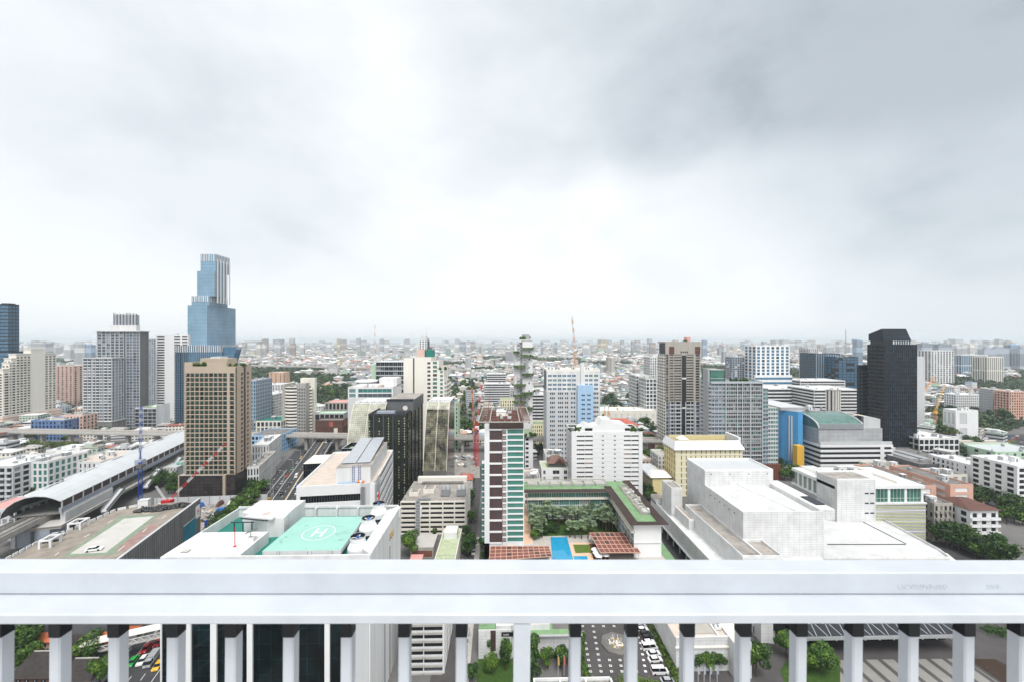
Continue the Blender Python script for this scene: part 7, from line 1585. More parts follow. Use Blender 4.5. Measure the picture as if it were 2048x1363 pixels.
mb = MB(); sx0 = at(1003,Y0)-b.root.location.x; mb.box(sx0,b.x1+1,-.16,-.01,zt(1003,1271,Y0),zt(1003,1263,Y0),'black'); sg = b.part('sign',mb); text(b.root,'nutin',.95,(sx0+.5,-.18,zt(1003,1269,Y0)),(R(90),0,0),'white_clean'); b.done()
X0,X1,Y0,_ = blk(1023.5,1163,1312); b = Bld('pavilion_building','low white pavilion with a thin canopy and a weathered green roof beside the car park','building',X0,X1,Y0,Y0+13); z1 = 7.6
core(b,0,z1,'white',dep=0,x1=b.x1-4); mb = MB(); mb.box(b.x0+4.4,b.x1,-1.4,13,z1+.01,z1+.7,'white',top='roof_green'); mb.box(b.x0,b.x0+12.5,.6,11,z1+.71,z1+2.6,'white',top='cream_light'); b.part('roof',mb); mb = MB(); mb.box(b.x0+13.5,b.x1-2.5,1,10,z1+.71,z1+.74,'concrete_dark'); b.part('roof_stain',mb)
mb = MB(); [mb.box(b.x0+.1,b.x1-4,-.03,-.003,k*2.3,k*2.3+.05,'grey') for k in range(1,4)]; mb.box(b.x1-9.2,b.x1-9.1,-.04,-.004,0,z1,'grey'); b.part('panel_joint',mb); b.done()
X0,X1 = at(1352,123),at(1462,123); b = Bld('low_building','low white panelled building with a sunken brown roof behind garden trees, right of the car park','building',X0,X1,123,150,land='the low white panelled building'); z1 = 10
core(b,0,z1,'tile_white',dep=0); mb = MB(); mb.box(b.x0,b.x1,0,b.d,z1,z1+.2,'white',top='roof_beige'); mb.box(b.x0+4.5,b.x1-4,2,b.d-1,z1+.201,z1+.3,'paving_dark',top='faded_red' if False else 'grey_warm'); mb.box(b.x0-.3,b.x1+.3,-.4,0-.003,z1-2.6,z1-2.2,'cream_light'); mb.box(b.x0,b.x1,0,.5,z1+.3,z1+.7,'white'); mb.box(b.x0+4,b.x0+4.49,.5,b.d,z1+.201,z1+.8,'white'); mb.box(b.x1-3.9,b.x1-3.4,.5,b.d,z1+.201,z1+.8,'white'); b.part('roof',mb); clutter(b,z1+.3,9,b.x1-3.2,b.x1-2.6,3,22,3,('grey_light','white')); b.done()
X0,X1 = at(1468,120),at(1503,120); b = Bld('gate_house','narrow white block right of the low white panelled building','building',X0,X1,120,140); core(b,0,11,'tile_white',dep=0,top='cream_light'); b.done()
X0,X1,Y0,_ = blk(1522,1546,1285); b = Bld('wall_block','white clad entrance wall beside the black drop-off recess','wall',X0,X1,Y0,Y0+20); core(b,0,16,'tile_white',dep=0); b.done()
# covered drop-off
Yc0 = gp(1750,1275,7)[1]; Yc1 = gp(1750,1285,0)[1]; xc0,xc1 = at(1605,Yc0),at(1945,Yc0)
dr = empty('drop_off_canopy',((xc0+xc1)/2,Yc0,0),0,'long grey entrance canopy with white struts over a black drop-off recess','canopy'); hw = (xc1-xc0)/2; dd = 30
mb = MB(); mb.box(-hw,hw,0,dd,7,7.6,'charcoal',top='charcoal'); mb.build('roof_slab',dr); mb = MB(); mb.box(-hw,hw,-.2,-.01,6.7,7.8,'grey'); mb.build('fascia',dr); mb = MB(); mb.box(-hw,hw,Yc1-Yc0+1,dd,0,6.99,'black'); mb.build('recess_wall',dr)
mb = MB(); mb.box(-hw,hw,11,dd,7.61,14,'tile_white',top='white_roof'); mb.build('upper_wall',dr)
for k in range(12):
    x = -hw+2+k*(2*hw-4)/11; mb = MB(); mb.box(x-.15,x+.15,.3,.6,6.0,6.99,'white_clean'); mb.box(x-.3,x+.3,9,9.6,0,6.99,'grey_dark'); mb.box(x-.3,x+.3,6,6.6,7.6,9.6,'white_clean'); mb.tube((x,6.2,9.4),(x-1.8,.4,7.7),.06,'white_clean',5); mb.tube((x,6.2,9.4),(x+1.8,.4,7.7),.06,'white_clean',5); mb.build('strut',dr)
# blue info board and signs
x,y = gp(1509,1268); r = empty('info_board',(x,y,.12),R(-10),'tall dark blue information board in a white frame on the pavement','sign'); mb = MB(); mb.box(-.7,.7,-.12,.12,.2,3.2,'white_clean'); mb.build('frame',r); mb = MB(); mb.box(-.55,.55,-.16,-.121,.9,3.05,'navy_panel'); mb.box(-.6,.6,-.17,-.122,.3,.85,'crane_blue'); mb.build('panel',r)
x,y = gp(1516,1301); r = empty('road_sign',(x,y,.02),0,'small pale blue sign lying low beside four blue bollards on the drive','sign'); mb = MB(); mb.box(-.9,.9,-.05,.05,.3,1.5,'grey_light'); mb.build('frame',r); mb = MB(); mb.box(-.5,.5,-.08,-.051,.6,1.2,'crane_blue'); mb.build('panel',r)
for i,px in enumerate((1522,1527,1531,1536)):
    x,y = gp(px,1303); mb = MB(); mb.lathe([(.18,0),(.18,.8),(.05,.9)],'crane_blue',seg=8); tag(mb.build('bollard',loc=(x,y,.02)),['first','second','third','fourth'][i]+' dark blue bollard counting right from the small sign on the drive','bollard','blue bollards on the drive')
# fountain in the car park
x,y = gp(1232,1287); fn = empty('fountain',(x,y,.015),0,'dark octagonal fountain with golden rocks and water jets in the car park','fountain'); mb = MB(); mb.lathe([(5.2,0),(5.2,.4),(4.4,.5),(4.3,.3)],'concrete_dark',seg=8); mb.build('basin',fn); mb = MB(); mb.lathe([(4.29,.25),(.01,.25)],'water_dark',seg=8); mb.build('water',fn)
q_ = random.Random(2); mb = MB()
for k in range(90): a = q_.uniform(0,6.28); rr = q_.random()**.5*2.4; s = q_.uniform(.15,.4); mb.lathe([(s*.6,.26),(s,.26+s*.5),(s*.6,.26+s),(.02,.26+s*1.2)],q_.choice(['gold','cream','concrete','cream']),rr*math.cos(a),rr*math.sin(a),5)
tag(mb.build('rock',fn),kind='stuff'); mb = MB(); [mb.tube((1.6*math.cos(k),1.6*math.sin(k),.3),(1.7*math.cos(k),1.7*math.sin(k),2.2),.05,'white_clean',4,.09) for k in range(6)]; mb.build('water_jet',fn)
# white painted squares on the car park
mb = MB()
for i in range(9):
    for j in range(5):
        px,py = 1165+j*21+i*2+(0 if j < 4 else 8),1251+i*11.3
        if 1205 < px < 1262 and 1262 < py < 1312: continue
        x,y = gp(px,py); mb.box(x-.42,x+.42,y-.4,y+.4,.02,.03,'paint'); mb.box(x-.2,x+.2,y-.18,y+.18,.031,.036,'asphalt')
    for px in (1275+i*2,): x,y = gp(px,1251+i*11.3); mb.box(x-.42,x+.42,y-.4,y+.4,.02,.03,'paint')
tag(mb.build('parking_marking'),kind='structure')
# white stone-topped wall at the bottom centre
x,y = gp(1128,1362,5.5); gt = empty('entrance_gate',(x,y,0),0,'white planted gate roof with pebbled top at the bottom centre','gate'); mb = MB(); mb.box(-8.5,13,-2.5,.6,0,5.0,'cream_light',top='gravel'); mb.build('wall',gt); mb = MB(); [mb.box(-8.8+k*7.4,-8.3+k*7.4,-2.7,.8,5.01,5.7,'white') for k in range(4)]; mb.box(-8.8,13.5,.81,1.2,4.9,5.75,'white'); mb.build('frame',gt)
for i,(px,m,lb) in enumerate(((1116,'yellow_bright','flagpole with a hanging yellow flag by the gate at the bottom'),(1128,'red_sign','flagpole with a red and white flag right of the yellow one'))):
    x,y = gp(px,1350); r = empty('flagpole',(x,y,0),0,lb,'flagpole'); mb = MB(); mb.tube((0,0,0),(0,0,6.5),.06,'white_clean',6); mb.build('pole',r); mb = MB(); mb.box(.07,.5,-.04,.04,3.2,5.8,m,T=lambda p: (p[0]*(1-.3*(p[2]-3.2)/2.6),p[1]+.1*math.sin(p[2]*3),p[2])); mb.build('flag',r)
for i,px in enumerate((1396,1408,1420,1434)):
    x,y = gp(px,1362); r = empty('flagpole',(x,y,0),0,['first','second','third','fourth'][i]+' white banner pole from the left in front of the low panelled building','flagpole','banner poles by the trees'); mb = MB(); mb.tube((0,0,0),(0,0,4.6),.06,'white_clean',6); mb.build('pole',r); mb = MB(); mb.box(.07,.6,-.02,.02,2.2,4.4,'grey_blue'); mb.build('banner',r)
# footbridge and walkways by the main road, bottom left
a,c = gp(214,1292,6),gp(340,1263,6); d = Vector((c[0]-a[0],c[1]-a[1])); fb = empty('footbridge',(*a,0),math.atan2(d.y,d.x),'white footbridge with zigzag railings over the busy road at the bottom left','footbridge'); L_ = d.length
mb = MB(); mb.box(-6,L_+6,-1.5,1.5,5.6,6,'pale_concrete'); mb.build('deck',fb); mb = MB(); mb.box(-6,L_+6,-1.8,1.8,8.6,8.8,'cream_light'); mb.build('roof',fb)
mb = MB(); n = 14
for k in range(n): x = -5+k*(L_+10)/n; w_ = (L_+10)/n; mb.bar((x,-1.5,6),(x+w_/2,-1.5,7.3),.14,.14,'white'); mb.bar((x+w_/2,-1.5,7.3),(x+w_,-1.5,6),.14,.14,'white')
mb.bar((-6,-1.5,7.4),(L_+6,-1.5,7.4),.14,.14,'white'); mb.build('railing',fb); mb = MB(); mb.box(-4,-3,-.5,.5,0,5.59,'concrete'); mb.build('pier',fb)

# ============================================================ cars
def car_proto(body,kind='sedan'):
    r = empty('car',(0,0,-500)); L_,W_,= {'sedan': (4.6,1.8),'van': (5.2,1.95),'truck': (6.2,2.1)}[kind]
    h1,h2 = {'sedan': (.85,1.42),'van': (1.05,2.15),'truck': (1.0,2.2)}[kind]
    mb = MB(); hw = W_/2
    prof = {'sedan': [(-2.3,.28),(-2.28,.72),(-1.6,.88),(1.5,.92),(2.25,.86),(2.3,.3)],'van': [(-2.6,.3),(-2.6,.95),(-1.9,1.12),(2.55,1.15),(2.6,.3)],'truck': [(-3.1,.35),(-3.1,1.1),(3.1,1.1),(3.1,.35)]}[kind]
    P_ = [(x,-hw,z) for x,z in prof]; Q_ = [(x,hw,z) for x,z in prof]; mb.face(P_,body); mb.face(Q_[::-1],body); n = len(prof)
    for i in range(n): mb.face([P_[i],Q_[i],Q_[(i+1) % n],P_[(i+1) % n]][::-1],body)
    if kind == 'truck': mb.box(-.9,3.0,-hw+.05,hw-.05,1.101,2.3,'grey')
    mb.build('body',r)
    cab = {'sedan': ((-1.25,1.75),(-.55,1.2),.91,1.38),'van': ((-2.0,2.5),(-1.3,2.4),1.13,2.05),'truck': ((-2.9,-1.1),(-2.5,-1.2),1.11,2.0)}[kind]
    (xa,xb),(ta,tb),z0,z1 = cab; t = hw-.1; u = hw-.28
    A = [(xa,-t,z0),(xb,-t,z0),(xb,t,z0),(xa,t,z0)]; B_ = [(ta,-u,z1),(tb,-u,z1),(tb,u,z1),(ta,u,z1)]; mb = MB()
    for i in range(4): mb.face([A[i],A[(i+1) % 4],B_[(i+1) % 4],B_[i]],'glass_black')
    mb.build('window',r); mb = MB(); mb.box(ta-.05,tb+.05,-u-.03,u+.03,z1,z1+.07,body)
    for x in ((xa+xb)/2-.05,): mb.box(x,x+.12,-t+.06,-t+.1,z0,z1,body); mb.box(x,x+.12,t-.1,t-.06,z0,z1,body)
    mb.build('roof',r)
    for x in (-L_*.32,L_*.32):
        for s in (-1,1): mb = MB(); mb.tube((x,s*hw-.12 if s > 0 else s*hw-.04,.32),(x,s*hw+.04 if s > 0 else s*hw+.12,.32),.32,'tyre',12); mb.build('wheel',r)
    for s in (-1,1): mb = MB(); x = prof[0][0]; mb.box(x-.03,x+.06,s*.6-.2,s*.6+.2,.6,.76,'white_clean'); mb.build('headlight',r)
    for s in (-1,1): mb = MB(); x = prof[-1][0]; mb.box(x-.06,x+.03,s*.65-.15,s*.65+.15,.65,.82,'red_sign'); mb.build('tail_light',r)
    return r
def paintmat(n,c): mat(n,c,.3,.0,1,spec=.6,coat=.6)
for n,c in (('car_white',(.80,.80,.80)),('car_red',(.55,.01,.015)),('car_green',(.01,.38,.05)),('car_yellow',(.75,.42,.02)),('car_silver',(.38,.40,.42)),('car_black',(.015,.016,.018)),('car_blue',(.02,.08,.35)),('car_orange',(.65,.12,.02))): paintmat(n,c)
PROTO = {}; col_name = {'white': 'white','red': 'red','green': 'green','yellow': 'yellow','silver': 'silver grey','black': 'black','blue': 'blue','orange': 'orange'}
def car(px,py,col,rot,where,kind='sedan',z=0.0,grp=None):
    k = (col,kind); x,y = gp(px,py,z)
    cat = {'sedan': 'car','van': 'van','truck': 'truck'}[kind]; nm = {'sedan': 'parked_car' if grp and 'parked' in grp else 'car','van': 'van','truck': 'pickup_truck'}[kind]
    if k not in PROTO: PROTO[k] = car_proto('car_'+col,kind); o = PROTO[k]; o.location = (x,y,z); o.rotation_euler = (0,0,rot)
    else: o = copy_tree(PROTO[k],(x,y,z),rot)
    o.name = nm; o['label'] = f"{col_name[col]} {cat} {where}"; o['category'] = cat
    if grp: o['group'] = grp
    elif 'group' in o: del o['group']
    return o
RH = RA+R(90)
car(293,1298,'red',RH,'in the left lane of the road just past the footbridge'); car(266,1325,'green',RH,'nearest the kerb on the road at the bottom left',z=0)
car(286,1322,'white',RH,'between the green and the red-backed vehicles on the road'); car(304,1322,'silver',RH,'with a red tail end in the third lane at the bottom left','truck'); car(317,1332,'yellow',RH,'lowest on the road, beside the white tower'); car(318,1286,'red',RH,'peeping out under the footbridge'); car(130,1338,'silver',R(20),'parked behind the dark tiled house')
g = 'vehicles on the flyover'
for i,(px,py,c_,k_,w_) in enumerate([(593,953,'white','van','on the left half of the flyover, nearest'),(577,969,'black','sedan','on the left half of the flyover, lowest one'),(593,974,'blue','sedan','by the median of the flyover, beside the white roof'),(594,986,'white','sedan','at the foot of the flyover next to the white office'),(620,930,'white','sedan','hugging the median of the flyover half way up'),(637,917,'silver','sedan','on the right half of the flyover'),(647,899,'black','sedan','far up the flyover on the right'),(563,986,'black','sedan','furthest down the left side of the flyover'),(652,884,'white','sedan','just below the rail bridge, left of the median'),(664,884,'silver','sedan','just below the rail bridge, right of the median')]): car(px,py,c_,RH,w_,k_,8.05 if i != 3 else 7,g)
g = 'cars queueing beside the flyover'; q_ = random.Random(5); cs_ = ['white','silver','black','red','white','green','orange','silver','blue','yellow','white','black']
for i in range(24):
    p = road_pt(-40+i*8.2+q_.uniform(-1,1),-11.5-(i % 2)*3.6); s = proj(p[0],p[1]); ordn = i+1; car(s[0],s[1],cs_[i % 12],RH,f'number {ordn} from the near end of the queue left of the flyover',grp=g)
g = 'cars parked in the row by the hedge'
for i,(px,py,c_,k_) in enumerate([(1280,1253,'silver','sedan'),(1284,1261,'white','sedan'),(1289,1269,'black','sedan'),(1294,1277,'black','sedan'),(1297,1287,'white','sedan'),(1299,1297,'white','van'),(1307,1309,'white','sedan'),(1310,1321,'white','sedan')]): car(px,py,c_,R(186),['furthest','second','third','fourth','fifth','sixth','seventh','nearest'][i]+' in the row parked beside the hedge',k_,grp=g)
car(1319,1345,'white',R(180),'with its side door open, alone below the parked row','van'); car(1336,1364,'silver',R(180),'cut by the bottom edge under the white van')
car(962,1082,'white',R(90),'driving along the narrow lane left of the hotel tower'); car(947,1105,'white',R(92),'parked under the trees at the near end of the lane'); car(933,1278,'white',R(90),'on the lane just under the railing','truck')
g = 'cars in the left parking yard'
for i in range(22): px,py = 62+(i % 8)*4.6+(i//8)*3,898+(i//8)*5.5; car(px,py,cs_[(i*5) % 12] if i % 3 == 0 else 'white',R(70),f'number {i+1} in the parking yard left of the white blank-ended building',grp=g)
g = 'cars parked along the street beyond the rail line'
for i in range(16): car(936+(i % 2)*5-i*.4+4,862-i*2.9,'white' if i % 4 else 'silver',R(80),f'number {i+1} from the near end of the street beyond the rail line',grp=g)
g = 'traffic on the junction at the right edge'
for i in range(12): px = 2008+(i*17 % 42); car(px,872+(i % 4)*4,cs_[(i*7) % 12],R(20),f'number {i+1} on the junction by the right edge',grp=g)
x,y = gp(189,1100,Z0); PROTO[('white','sedan')]; car(189,1100,'white',R(200),'alone on the worn rooftop car park',z=Z0+.02); car(103,1082,'black',R(205),'by the parapet of the rooftop car park',z=Z0+.02); car(113,1072,'silver',R(205),'behind the black one on the rooftop car park',z=Z0+.02)

# ============================================================ cranes
def lat(r,name,a,c,w_,m,n=None,m2=None):
    a,c = Vector(a),Vector(c); d = (c-a); L_ = d.length; d.normalize(); u = d.orthogonal().normalized(); v = d.cross(u); n = n or max(2,int(L_/(w_*1.3))); mb = MB(); cs = [(-1,-1),(1,-1),(1,1),(-1,1)]
    pt = lambda k,s: a+(c-a)*(k/n)+u*(s[0]*w_/2)+v*(s[1]*w_/2)
    for k in range(n):
        mm = m if not m2 or (k//3) % 2 == 0 else m2
        for j in range(4): mb.bar(pt(k,cs[j]),pt(k+1,cs[j]),w_*.13,w_*.13,mm); mb.bar(pt(k,cs[j]),pt(k+1,cs[(j+1) % 4]),w_*.08,w_*.08,mm)
        mb.bar(pt(k,cs[0]),pt(k,cs[1]),w_*.08,w_*.08,mm); mb.bar(pt(k,cs[2]),pt(k,cs[3]),w_*.08,w_*.08,mm)
    return mb.build(name,r)
def crane(label,px,pyb,pyt,Y,jib_px,jib_py,jY,w_,m,m2,cjib=6):
    x = at(px,Y); zb,z1 = max(0,zt(px,pyb,Y)),zt(px,pyt,Y); r = empty('tower_crane',(x,Y,zb),0,label,'crane'); h = z1-zb; lat(r,'mast',(0,0,0),(0,0,h),w_,m)
    jx,jz = at(jib_px,jY)-x,zt(jib_px,jib_py,jY)-zb; lat(r,'jib',(0,0,h+1.5),(jx,jY-Y,jz),w_*.6,m,m2=m2); d = Vector((jx,jY-Y,0)); d = d.normalized() if d.length > .1 else Vector((0,1,0))
    mb = MB(); e_ = -d*cjib; mb.bar((0,0,h+1),(e_.x,e_.y,h+1.4),1.6,.6,m); mb.build('counter_jib',r); mb = MB(); mb.box(e_.x-1.2,e_.x+1.2,e_.y-1,e_.y+1,h-1,h+.69,'concrete_dark'); mb.build('counterweight',r); mb = MB(); mb.box(-1.6,1.6,-1.4,1.4,h+.01,h+2.6,m2); mb.build('cab',r)
    mb = MB(); mb.tube((e_.x*.4,e_.y*.4,h+7),(jx*.8,(jY-Y)*.8,(h+1.5)*.2+jz*.8),.06,'grey_dark',4); mb.tube((0,0,h+2),(e_.x*.4,e_.y*.4,h+7.1),.2,m,5); mb.tube((jx,jY-Y,jz),(jx,jY-Y,jz-12),.05,'grey_dark',4); mb.build('cable',r); return r
crane('red tower crane standing on the building site left of the hotel tower',954,932,858,330,963,765,345,2.2,'crane_red','crane_white'); crane('slimmer red tower crane just behind the first red one',949,925,862,345,944,775,352,1.6,'crane_red','crane_orange')
crane('white and orange luffing crane rising above the skyline behind the pale grey tower',1150,745,702,440,1144,634,432,2.0,'crane_orange','crane_white',5); crane('blue tower crane in front of the station roof',281,1000,928,205,283,812,232,1.4,'crane_blue','grey_blue',3)
crane('orange tower crane at the right beyond the black tower',1870,862,826,440,1889,768,455,2.2,'crane_orange','crane_yellow',9); crane('orange crane jib leaning beside the pale tower behind the black tower',1838,840,800,450,1868,752,470,2.0,'crane_orange','crane_orange',4)
x,y = gp(333,1008,6); mc = empty('mobile_crane',(x,y,0),0,'mobile crane with a long red and white lattice boom in front of the beige tower','crane'); tip = (at(452,y+12)-x,12,zt(452,886,y+12)); mid = .5
lat(mc,'boom',(0,0,7),tuple(tip),.95,'crane_white',m2='crane_red'); mb = MB(); mb.box(-3.5,2,-2,2,3,7,'crane_white'); mb.box(-2,3.5,-1.6,1.6,7.01,8.8,'crane_red'); mb.build('cab',mc); mb = MB(); mb.box(-4,3,-2.6,-1.8,0,1.4,'grey_dark'); mb.box(-4,3,1.8,2.6,0,1.4,'grey_dark'); mb.box(-3,2,-1.7,1.7,.6,2.99,'charcoal'); mb.build('track',mc)
lat(mc,'back_mast',(0,0,8),(-6,0,17),.8,'crane_white'); mb = MB(); mb.tube((-6,0,17),tuple(Vector(tip)*.95),.06,'grey_dark',4); mb.build('cable',mc)
# building site clutter
q_ = random.Random(9)
def tarp(px,py,w_,d_,h_,m,label,nm='tarpaulin',cat='tarpaulin'):
    x,y = gp(px,py); r = empty(nm,(x,y,.05),q_.uniform(-.4,.4),label,cat); mb = MB(); k = 5
    hh = [[h_*(.7+.3*q_.random())*(0.25 if i in (0,k) or j in (0,k) else 1) for j in range(k+1)] for i in range(k+1)]
    for i in range(k):
        for j in range(k): P_ = lambda a,c: (-w_/2+w_*a/k,-d_/2+d_*c/k,hh[a][c]); mb.face([P_(i,j),P_(i+1,j),P_(i+1,j+1),P_(i,j+1)],m)
    mb.build('sheet',r); mb = MB(); [mb.box(sx_*w_*.4-.1,sx_*w_*.4+.1,sy_*d_*.4-.1,sy_*d_*.4+.1,0,h_*.2,'grey_dark') for sx_ in (-1,1) for sy_ in (-1,1)]; mb.build('support',r)
for (px,py,w_,d_,m,lb) in [(445,1023,7,4,'tarp_blue','largest blue tarpaulin in the building site'),(459,1020,5,3,'tarp_blue','blue tarpaulin right of the largest one in the building site'),(465,1010,6,3,'cream','cream awning at the back of the building site'),(476,1009,5,3,'tarp_blue','blue sheet near the fence of the building site'),(402,1013,3,3,'tarp_blue','small blue sheet next to the dark car park wall'),(440,1010,2,6,'roof_brown','brown stack in the middle of the building site')]: tarp(px,py,w_,d_,3,m,lb)
for i in range(26):
    px,py = q_.uniform(400,480),q_.uniform(1012,1050); x,y = gp(px,py); r = empty('material_pile',(x,y,.05),q_.uniform(0,3),f'loose pile of boards on the building site by the beige tower, number {i+1} laid','pile','piles on the building site'); mb = MB(); m = q_.choice(['concrete','cream','brown_wood','grey','orange','crane_yellow','white','charcoal'])
    for k in range(5): a = q_.uniform(-.4,.4); l = q_.uniform(1,2.6); mb.bar((-l/2,-.4+k*.25,.2+k*.22),(l/2,-.4+k*.25+a,.2+k*.25),.35,.2,m)
    mb.build('board',r)
x,y = gp(409,1052,2); r = empty('container_stack',(x,y,0),HD,'stack of blue drums and crates between the car park and the helipad tower','stack')
for i in range(3):
    for j in range(3): mb = MB(); mb.box(i*1.6,i*1.6+1.3,0,1.6,j*1.7,j*1.7+1.5,'crane_blue' if (i+j) % 3 else 'grey_light'); mb.build('crate',r)
a,c = gp(398,1008),gp(535,1003); d = Vector((c[0]-a[0],c[1]-a[1])); fr = empty('site_fence',(*a,0),math.atan2(d.y,d.x),'tall grey metal sheet fence round the building site below the beige tower','fence'); mb = MB(); mb.box(-26,d.length,0,.2,0,5,'grey_light'); mb.build('panel',fr)
for k in range(-4,8): mb = MB(); mb.box(k*6.2,k*6.2+.3,-.3,-.01,0,5.3,'grey'); mb.build('post',fr)
for i in range(24):
    px,py = q_.uniform(908,955),q_.uniform(912,950); x,y = gp(px,py)
    if blocked(x,y): continue
    r = empty('material_pile',(x,y,.05),q_.uniform(0,3),f'pile of rubble and boards under the red cranes, number {i+1} laid','pile','piles under the red cranes'); mb = MB(); m = q_.choice(['concrete','cream','grey','white','charcoal','roof_grey'])
    for k in range(5): a = q_.uniform(-.8,.8); l = q_.uniform(2,5); mb.bar((-l/2,-.8+k*.5,.3+k*.2),(l/2,-.8+k*.5+a,.3+k*.25),.6,.4,m)
    mb.build('board',r)
# street lamps along the flyover
def lamp(x,y,z,rot,label,h=9,proto={}):
    if 'p' not in proto:
        r = empty('street_lamp',(x,y,z),rot,label,'street lamp','street lamps by the roads'); mb = MB(); mb.tube((0,0,0),(0,0,h),.12,'grey_light',6,.07); mb.build('pole',r); mb = MB(); mb.bar((0,0,h),(2.2,0,h+.5),.1,.1,'grey_light'); mb.build('arm',r); mb = MB(); mb.box(2.0,2.9,-.15,.15,h+.4,h+.56,'white'); mb.build('lamp_head',r); proto['p'] = r
    else: copy_tree(proto['p'],(x,y,z),rot,label=label)
for i in range(7): p = road_pt(-10+i*26,-8.2); lamp(*p,7 if i else 5,RA+math.pi,f'street lamp number {i+1} along the left parapet of the flyover counted from the near end')
for i,(px,py) in enumerate([(541,985),(250,1290),(1990,885),(1957,850),(1605,960)]): x,y = gp(px,py); lamp(x,y,0,.6*i,['lamp post at the side of the road beside the green trees','tall pole by the footbridge at the bottom left','lamp post on the junction at the right edge','tall white pole among trees at the right','lamp post among trees left of the louvred building'][i])
# ============================================================ trees
def leaf_mesh(name,n,rx,rz,lobes,mats,leaf,seed,cz,flat=0.0,fill=.55):
    q = np.random.default_rng(seed); L_ = []
    for i in range(lobes):
        a = q.uniform(0,6.283); r = rx*math.sqrt(q.uniform(.02,.5)); z = cz+q.uniform(-.55,.6)*rz*(1-flat)
        L_.append((r*math.cos(a),r*math.sin(a),z,rx*q.uniform(.3,.52),rz*q.uniform(.32,.55),q.integers(len(mats))))
    V = []; Fm = []
    per = n//lobes
    for (x,y,z,lr,lz,m) in L_:
        d = q.normal(size=(per,3)); d /= np.linalg.norm(d,axis=1)[:,None]; rad = q.uniform(fill,1.05,per)**.6
        c = d*rad[:,None]*np.array([lr,lr,lz])+np.array([x,y,z])
        nrm = d+q.normal(size=(per,3))*.6; nrm /= np.linalg.norm(nrm,axis=1)[:,None]
        t = np.cross(nrm,q.normal(size=(per,3))); t /= np.linalg.norm(t,axis=1)[:,None]; bt = np.cross(nrm,t); s = leaf*q.uniform(.5,1.2,per)[:,None]
        quad = np.stack([c-t*s,c+bt*s*.55,c+t*s,c-bt*s*.55],1); V.append(quad.reshape(-1,3))
        mi = np.full(per,m); sw = q.random(per) < .28; mi[sw] = q.integers(len(mats),size=sw.sum()); Fm.append(mi)
    V = np.concatenate(V); Fm = np.concatenate(Fm); nf = len(V)//4
    me = bpy.data.meshes.new(name); me.vertices.add(len(V)); me.vertices.foreach_set('co',V.astype(np.float32).ravel()); me.loops.add(nf*4); me.loops.foreach_set('vertex_index',np.arange(nf*4,dtype=np.int32)); me.polygons.add(nf); me.polygons.foreach_set('loop_start',np.arange(0,nf*4,4,dtype=np.int32)); me.polygons.foreach_set('loop_total',np.full(nf,4,dtype=np.int32)); me.polygons.foreach_set('material_index',Fm.astype(np.int32))
    for m in mats: me.materials.append(MATS[m])
    me.update(calc_edges=True); return me,L_
def tree_proto(kind,seed,n,leaf):
    P_ = {'round': dict(rx=4.6,rz=3.6,lobes=13,cz=6.2,mats=['leaf_mid','leaf_dark','leaf_light','leaf_mid']),'dark': dict(rx=4.8,rz=4.2,lobes=14,cz=6.6,mats=['leaf_dark','leaf_mid','leaf_dark']),
          'rain': dict(rx=7.5,rz=3.0,lobes=18,cz=7.5,mats=['leaf_olive','leaf_mid','leaf_dark'],flat=.3),'tall': dict(rx=2.6,rz=4.6,lobes=12,cz=6.6,mats=['leaf_mid','leaf_dark','leaf_light']),'lime': dict(rx=4.4,rz=3.6,lobes=13,cz=6.0,mats=['leaf_light','leaf_mid','leaf_light'])}[kind]
    me,Ls = leaf_mesh('crown',n,leaf=leaf,seed=seed,**P_); mb = MB(); q = random.Random(seed); h = P_['cz']-P_['rz']*.5
    mb.tube((0,0,0),(.1,.05,h),.32,'bark',7,.2)
    for (x,y,z,lr,lz,m) in Ls[:7]: mb.tube((.1,.05,h*q.uniform(.75,1)),(x*.8,y*.8,z-.2),.15,'bark',5,.05)
    return mb,me
TP = {}
def make_tree(kind,var,x,y,z,s,label,grp,lod=0,rot=None):
    key = (kind,var,lod)
    if key not in TP:
        n,leaf = ((3000,.42),(1100,.62),(420,.95))[lod]; mb,me = tree_proto(kind,31*var+len(kind),n,leaf); r = empty('tree',(x,y,z)); mb.build('trunk',r); link('crown',me,r); TP[key] = r; o = r
    else: o = copy_tree(TP[key],(x,y,z))
    o.rotation_euler = (0,0,rng.uniform(0,6.28)); o.scale = (s*rng.uniform(.9,1.1),s*rng.uniform(.9,1.1),s*rng.uniform(.88,1.1)); tag(o,label,'tree',grp); return o
TZ = []      # pixel rectangles of ground that is wood, kept free of houses
NT = [0]
def wood(px0,px1,py0,py1,n,kind,s,where,lod=2,force=False):
    TZ.append((px0,px1,py0,py1)); q = random.Random(int(px0*7+py0)); k = 0; tries = 0; pts = []
    while k < n and tries < n*14:
        tries += 1; px = q.uniform(px0,px1); py = q.uniform(py0,py1); x,y = gp(px,py)
        if not force and blocked(x,y,1.0): continue
        if any(math.dist(p,(x,y)) < 3.4*s for p in pts): continue
        pts.append((x,y)); k += 1
    word = {'round': 'leafy green tree','dark': 'dark green tree','rain': 'wide spreading olive green tree','tall': 'upright narrow tree','lime': 'bright lime green tree'}
    pts.sort(key=lambda p: p[0]); kinds = kind if isinstance(kind,(list,tuple)) else [kind]
    for i,(x,y) in enumerate(pts):
        kd = kinds[i % len(kinds)]; lb = f"{word[kd]} {where}" + (f", number {i+1} from the left" if len(pts) > 1 else '')
        make_tree(kd,q.randrange(3 if lod > 0 else 2),x,y,0,s*q.uniform(.75,1.25),lb,f'trees {where}' if len(pts) > 1 else None,lod); NT[0] += 1
wood(0,70,1268,1325,5,['round','dark'],1.0,'at the bottom left behind the railing',0,True)
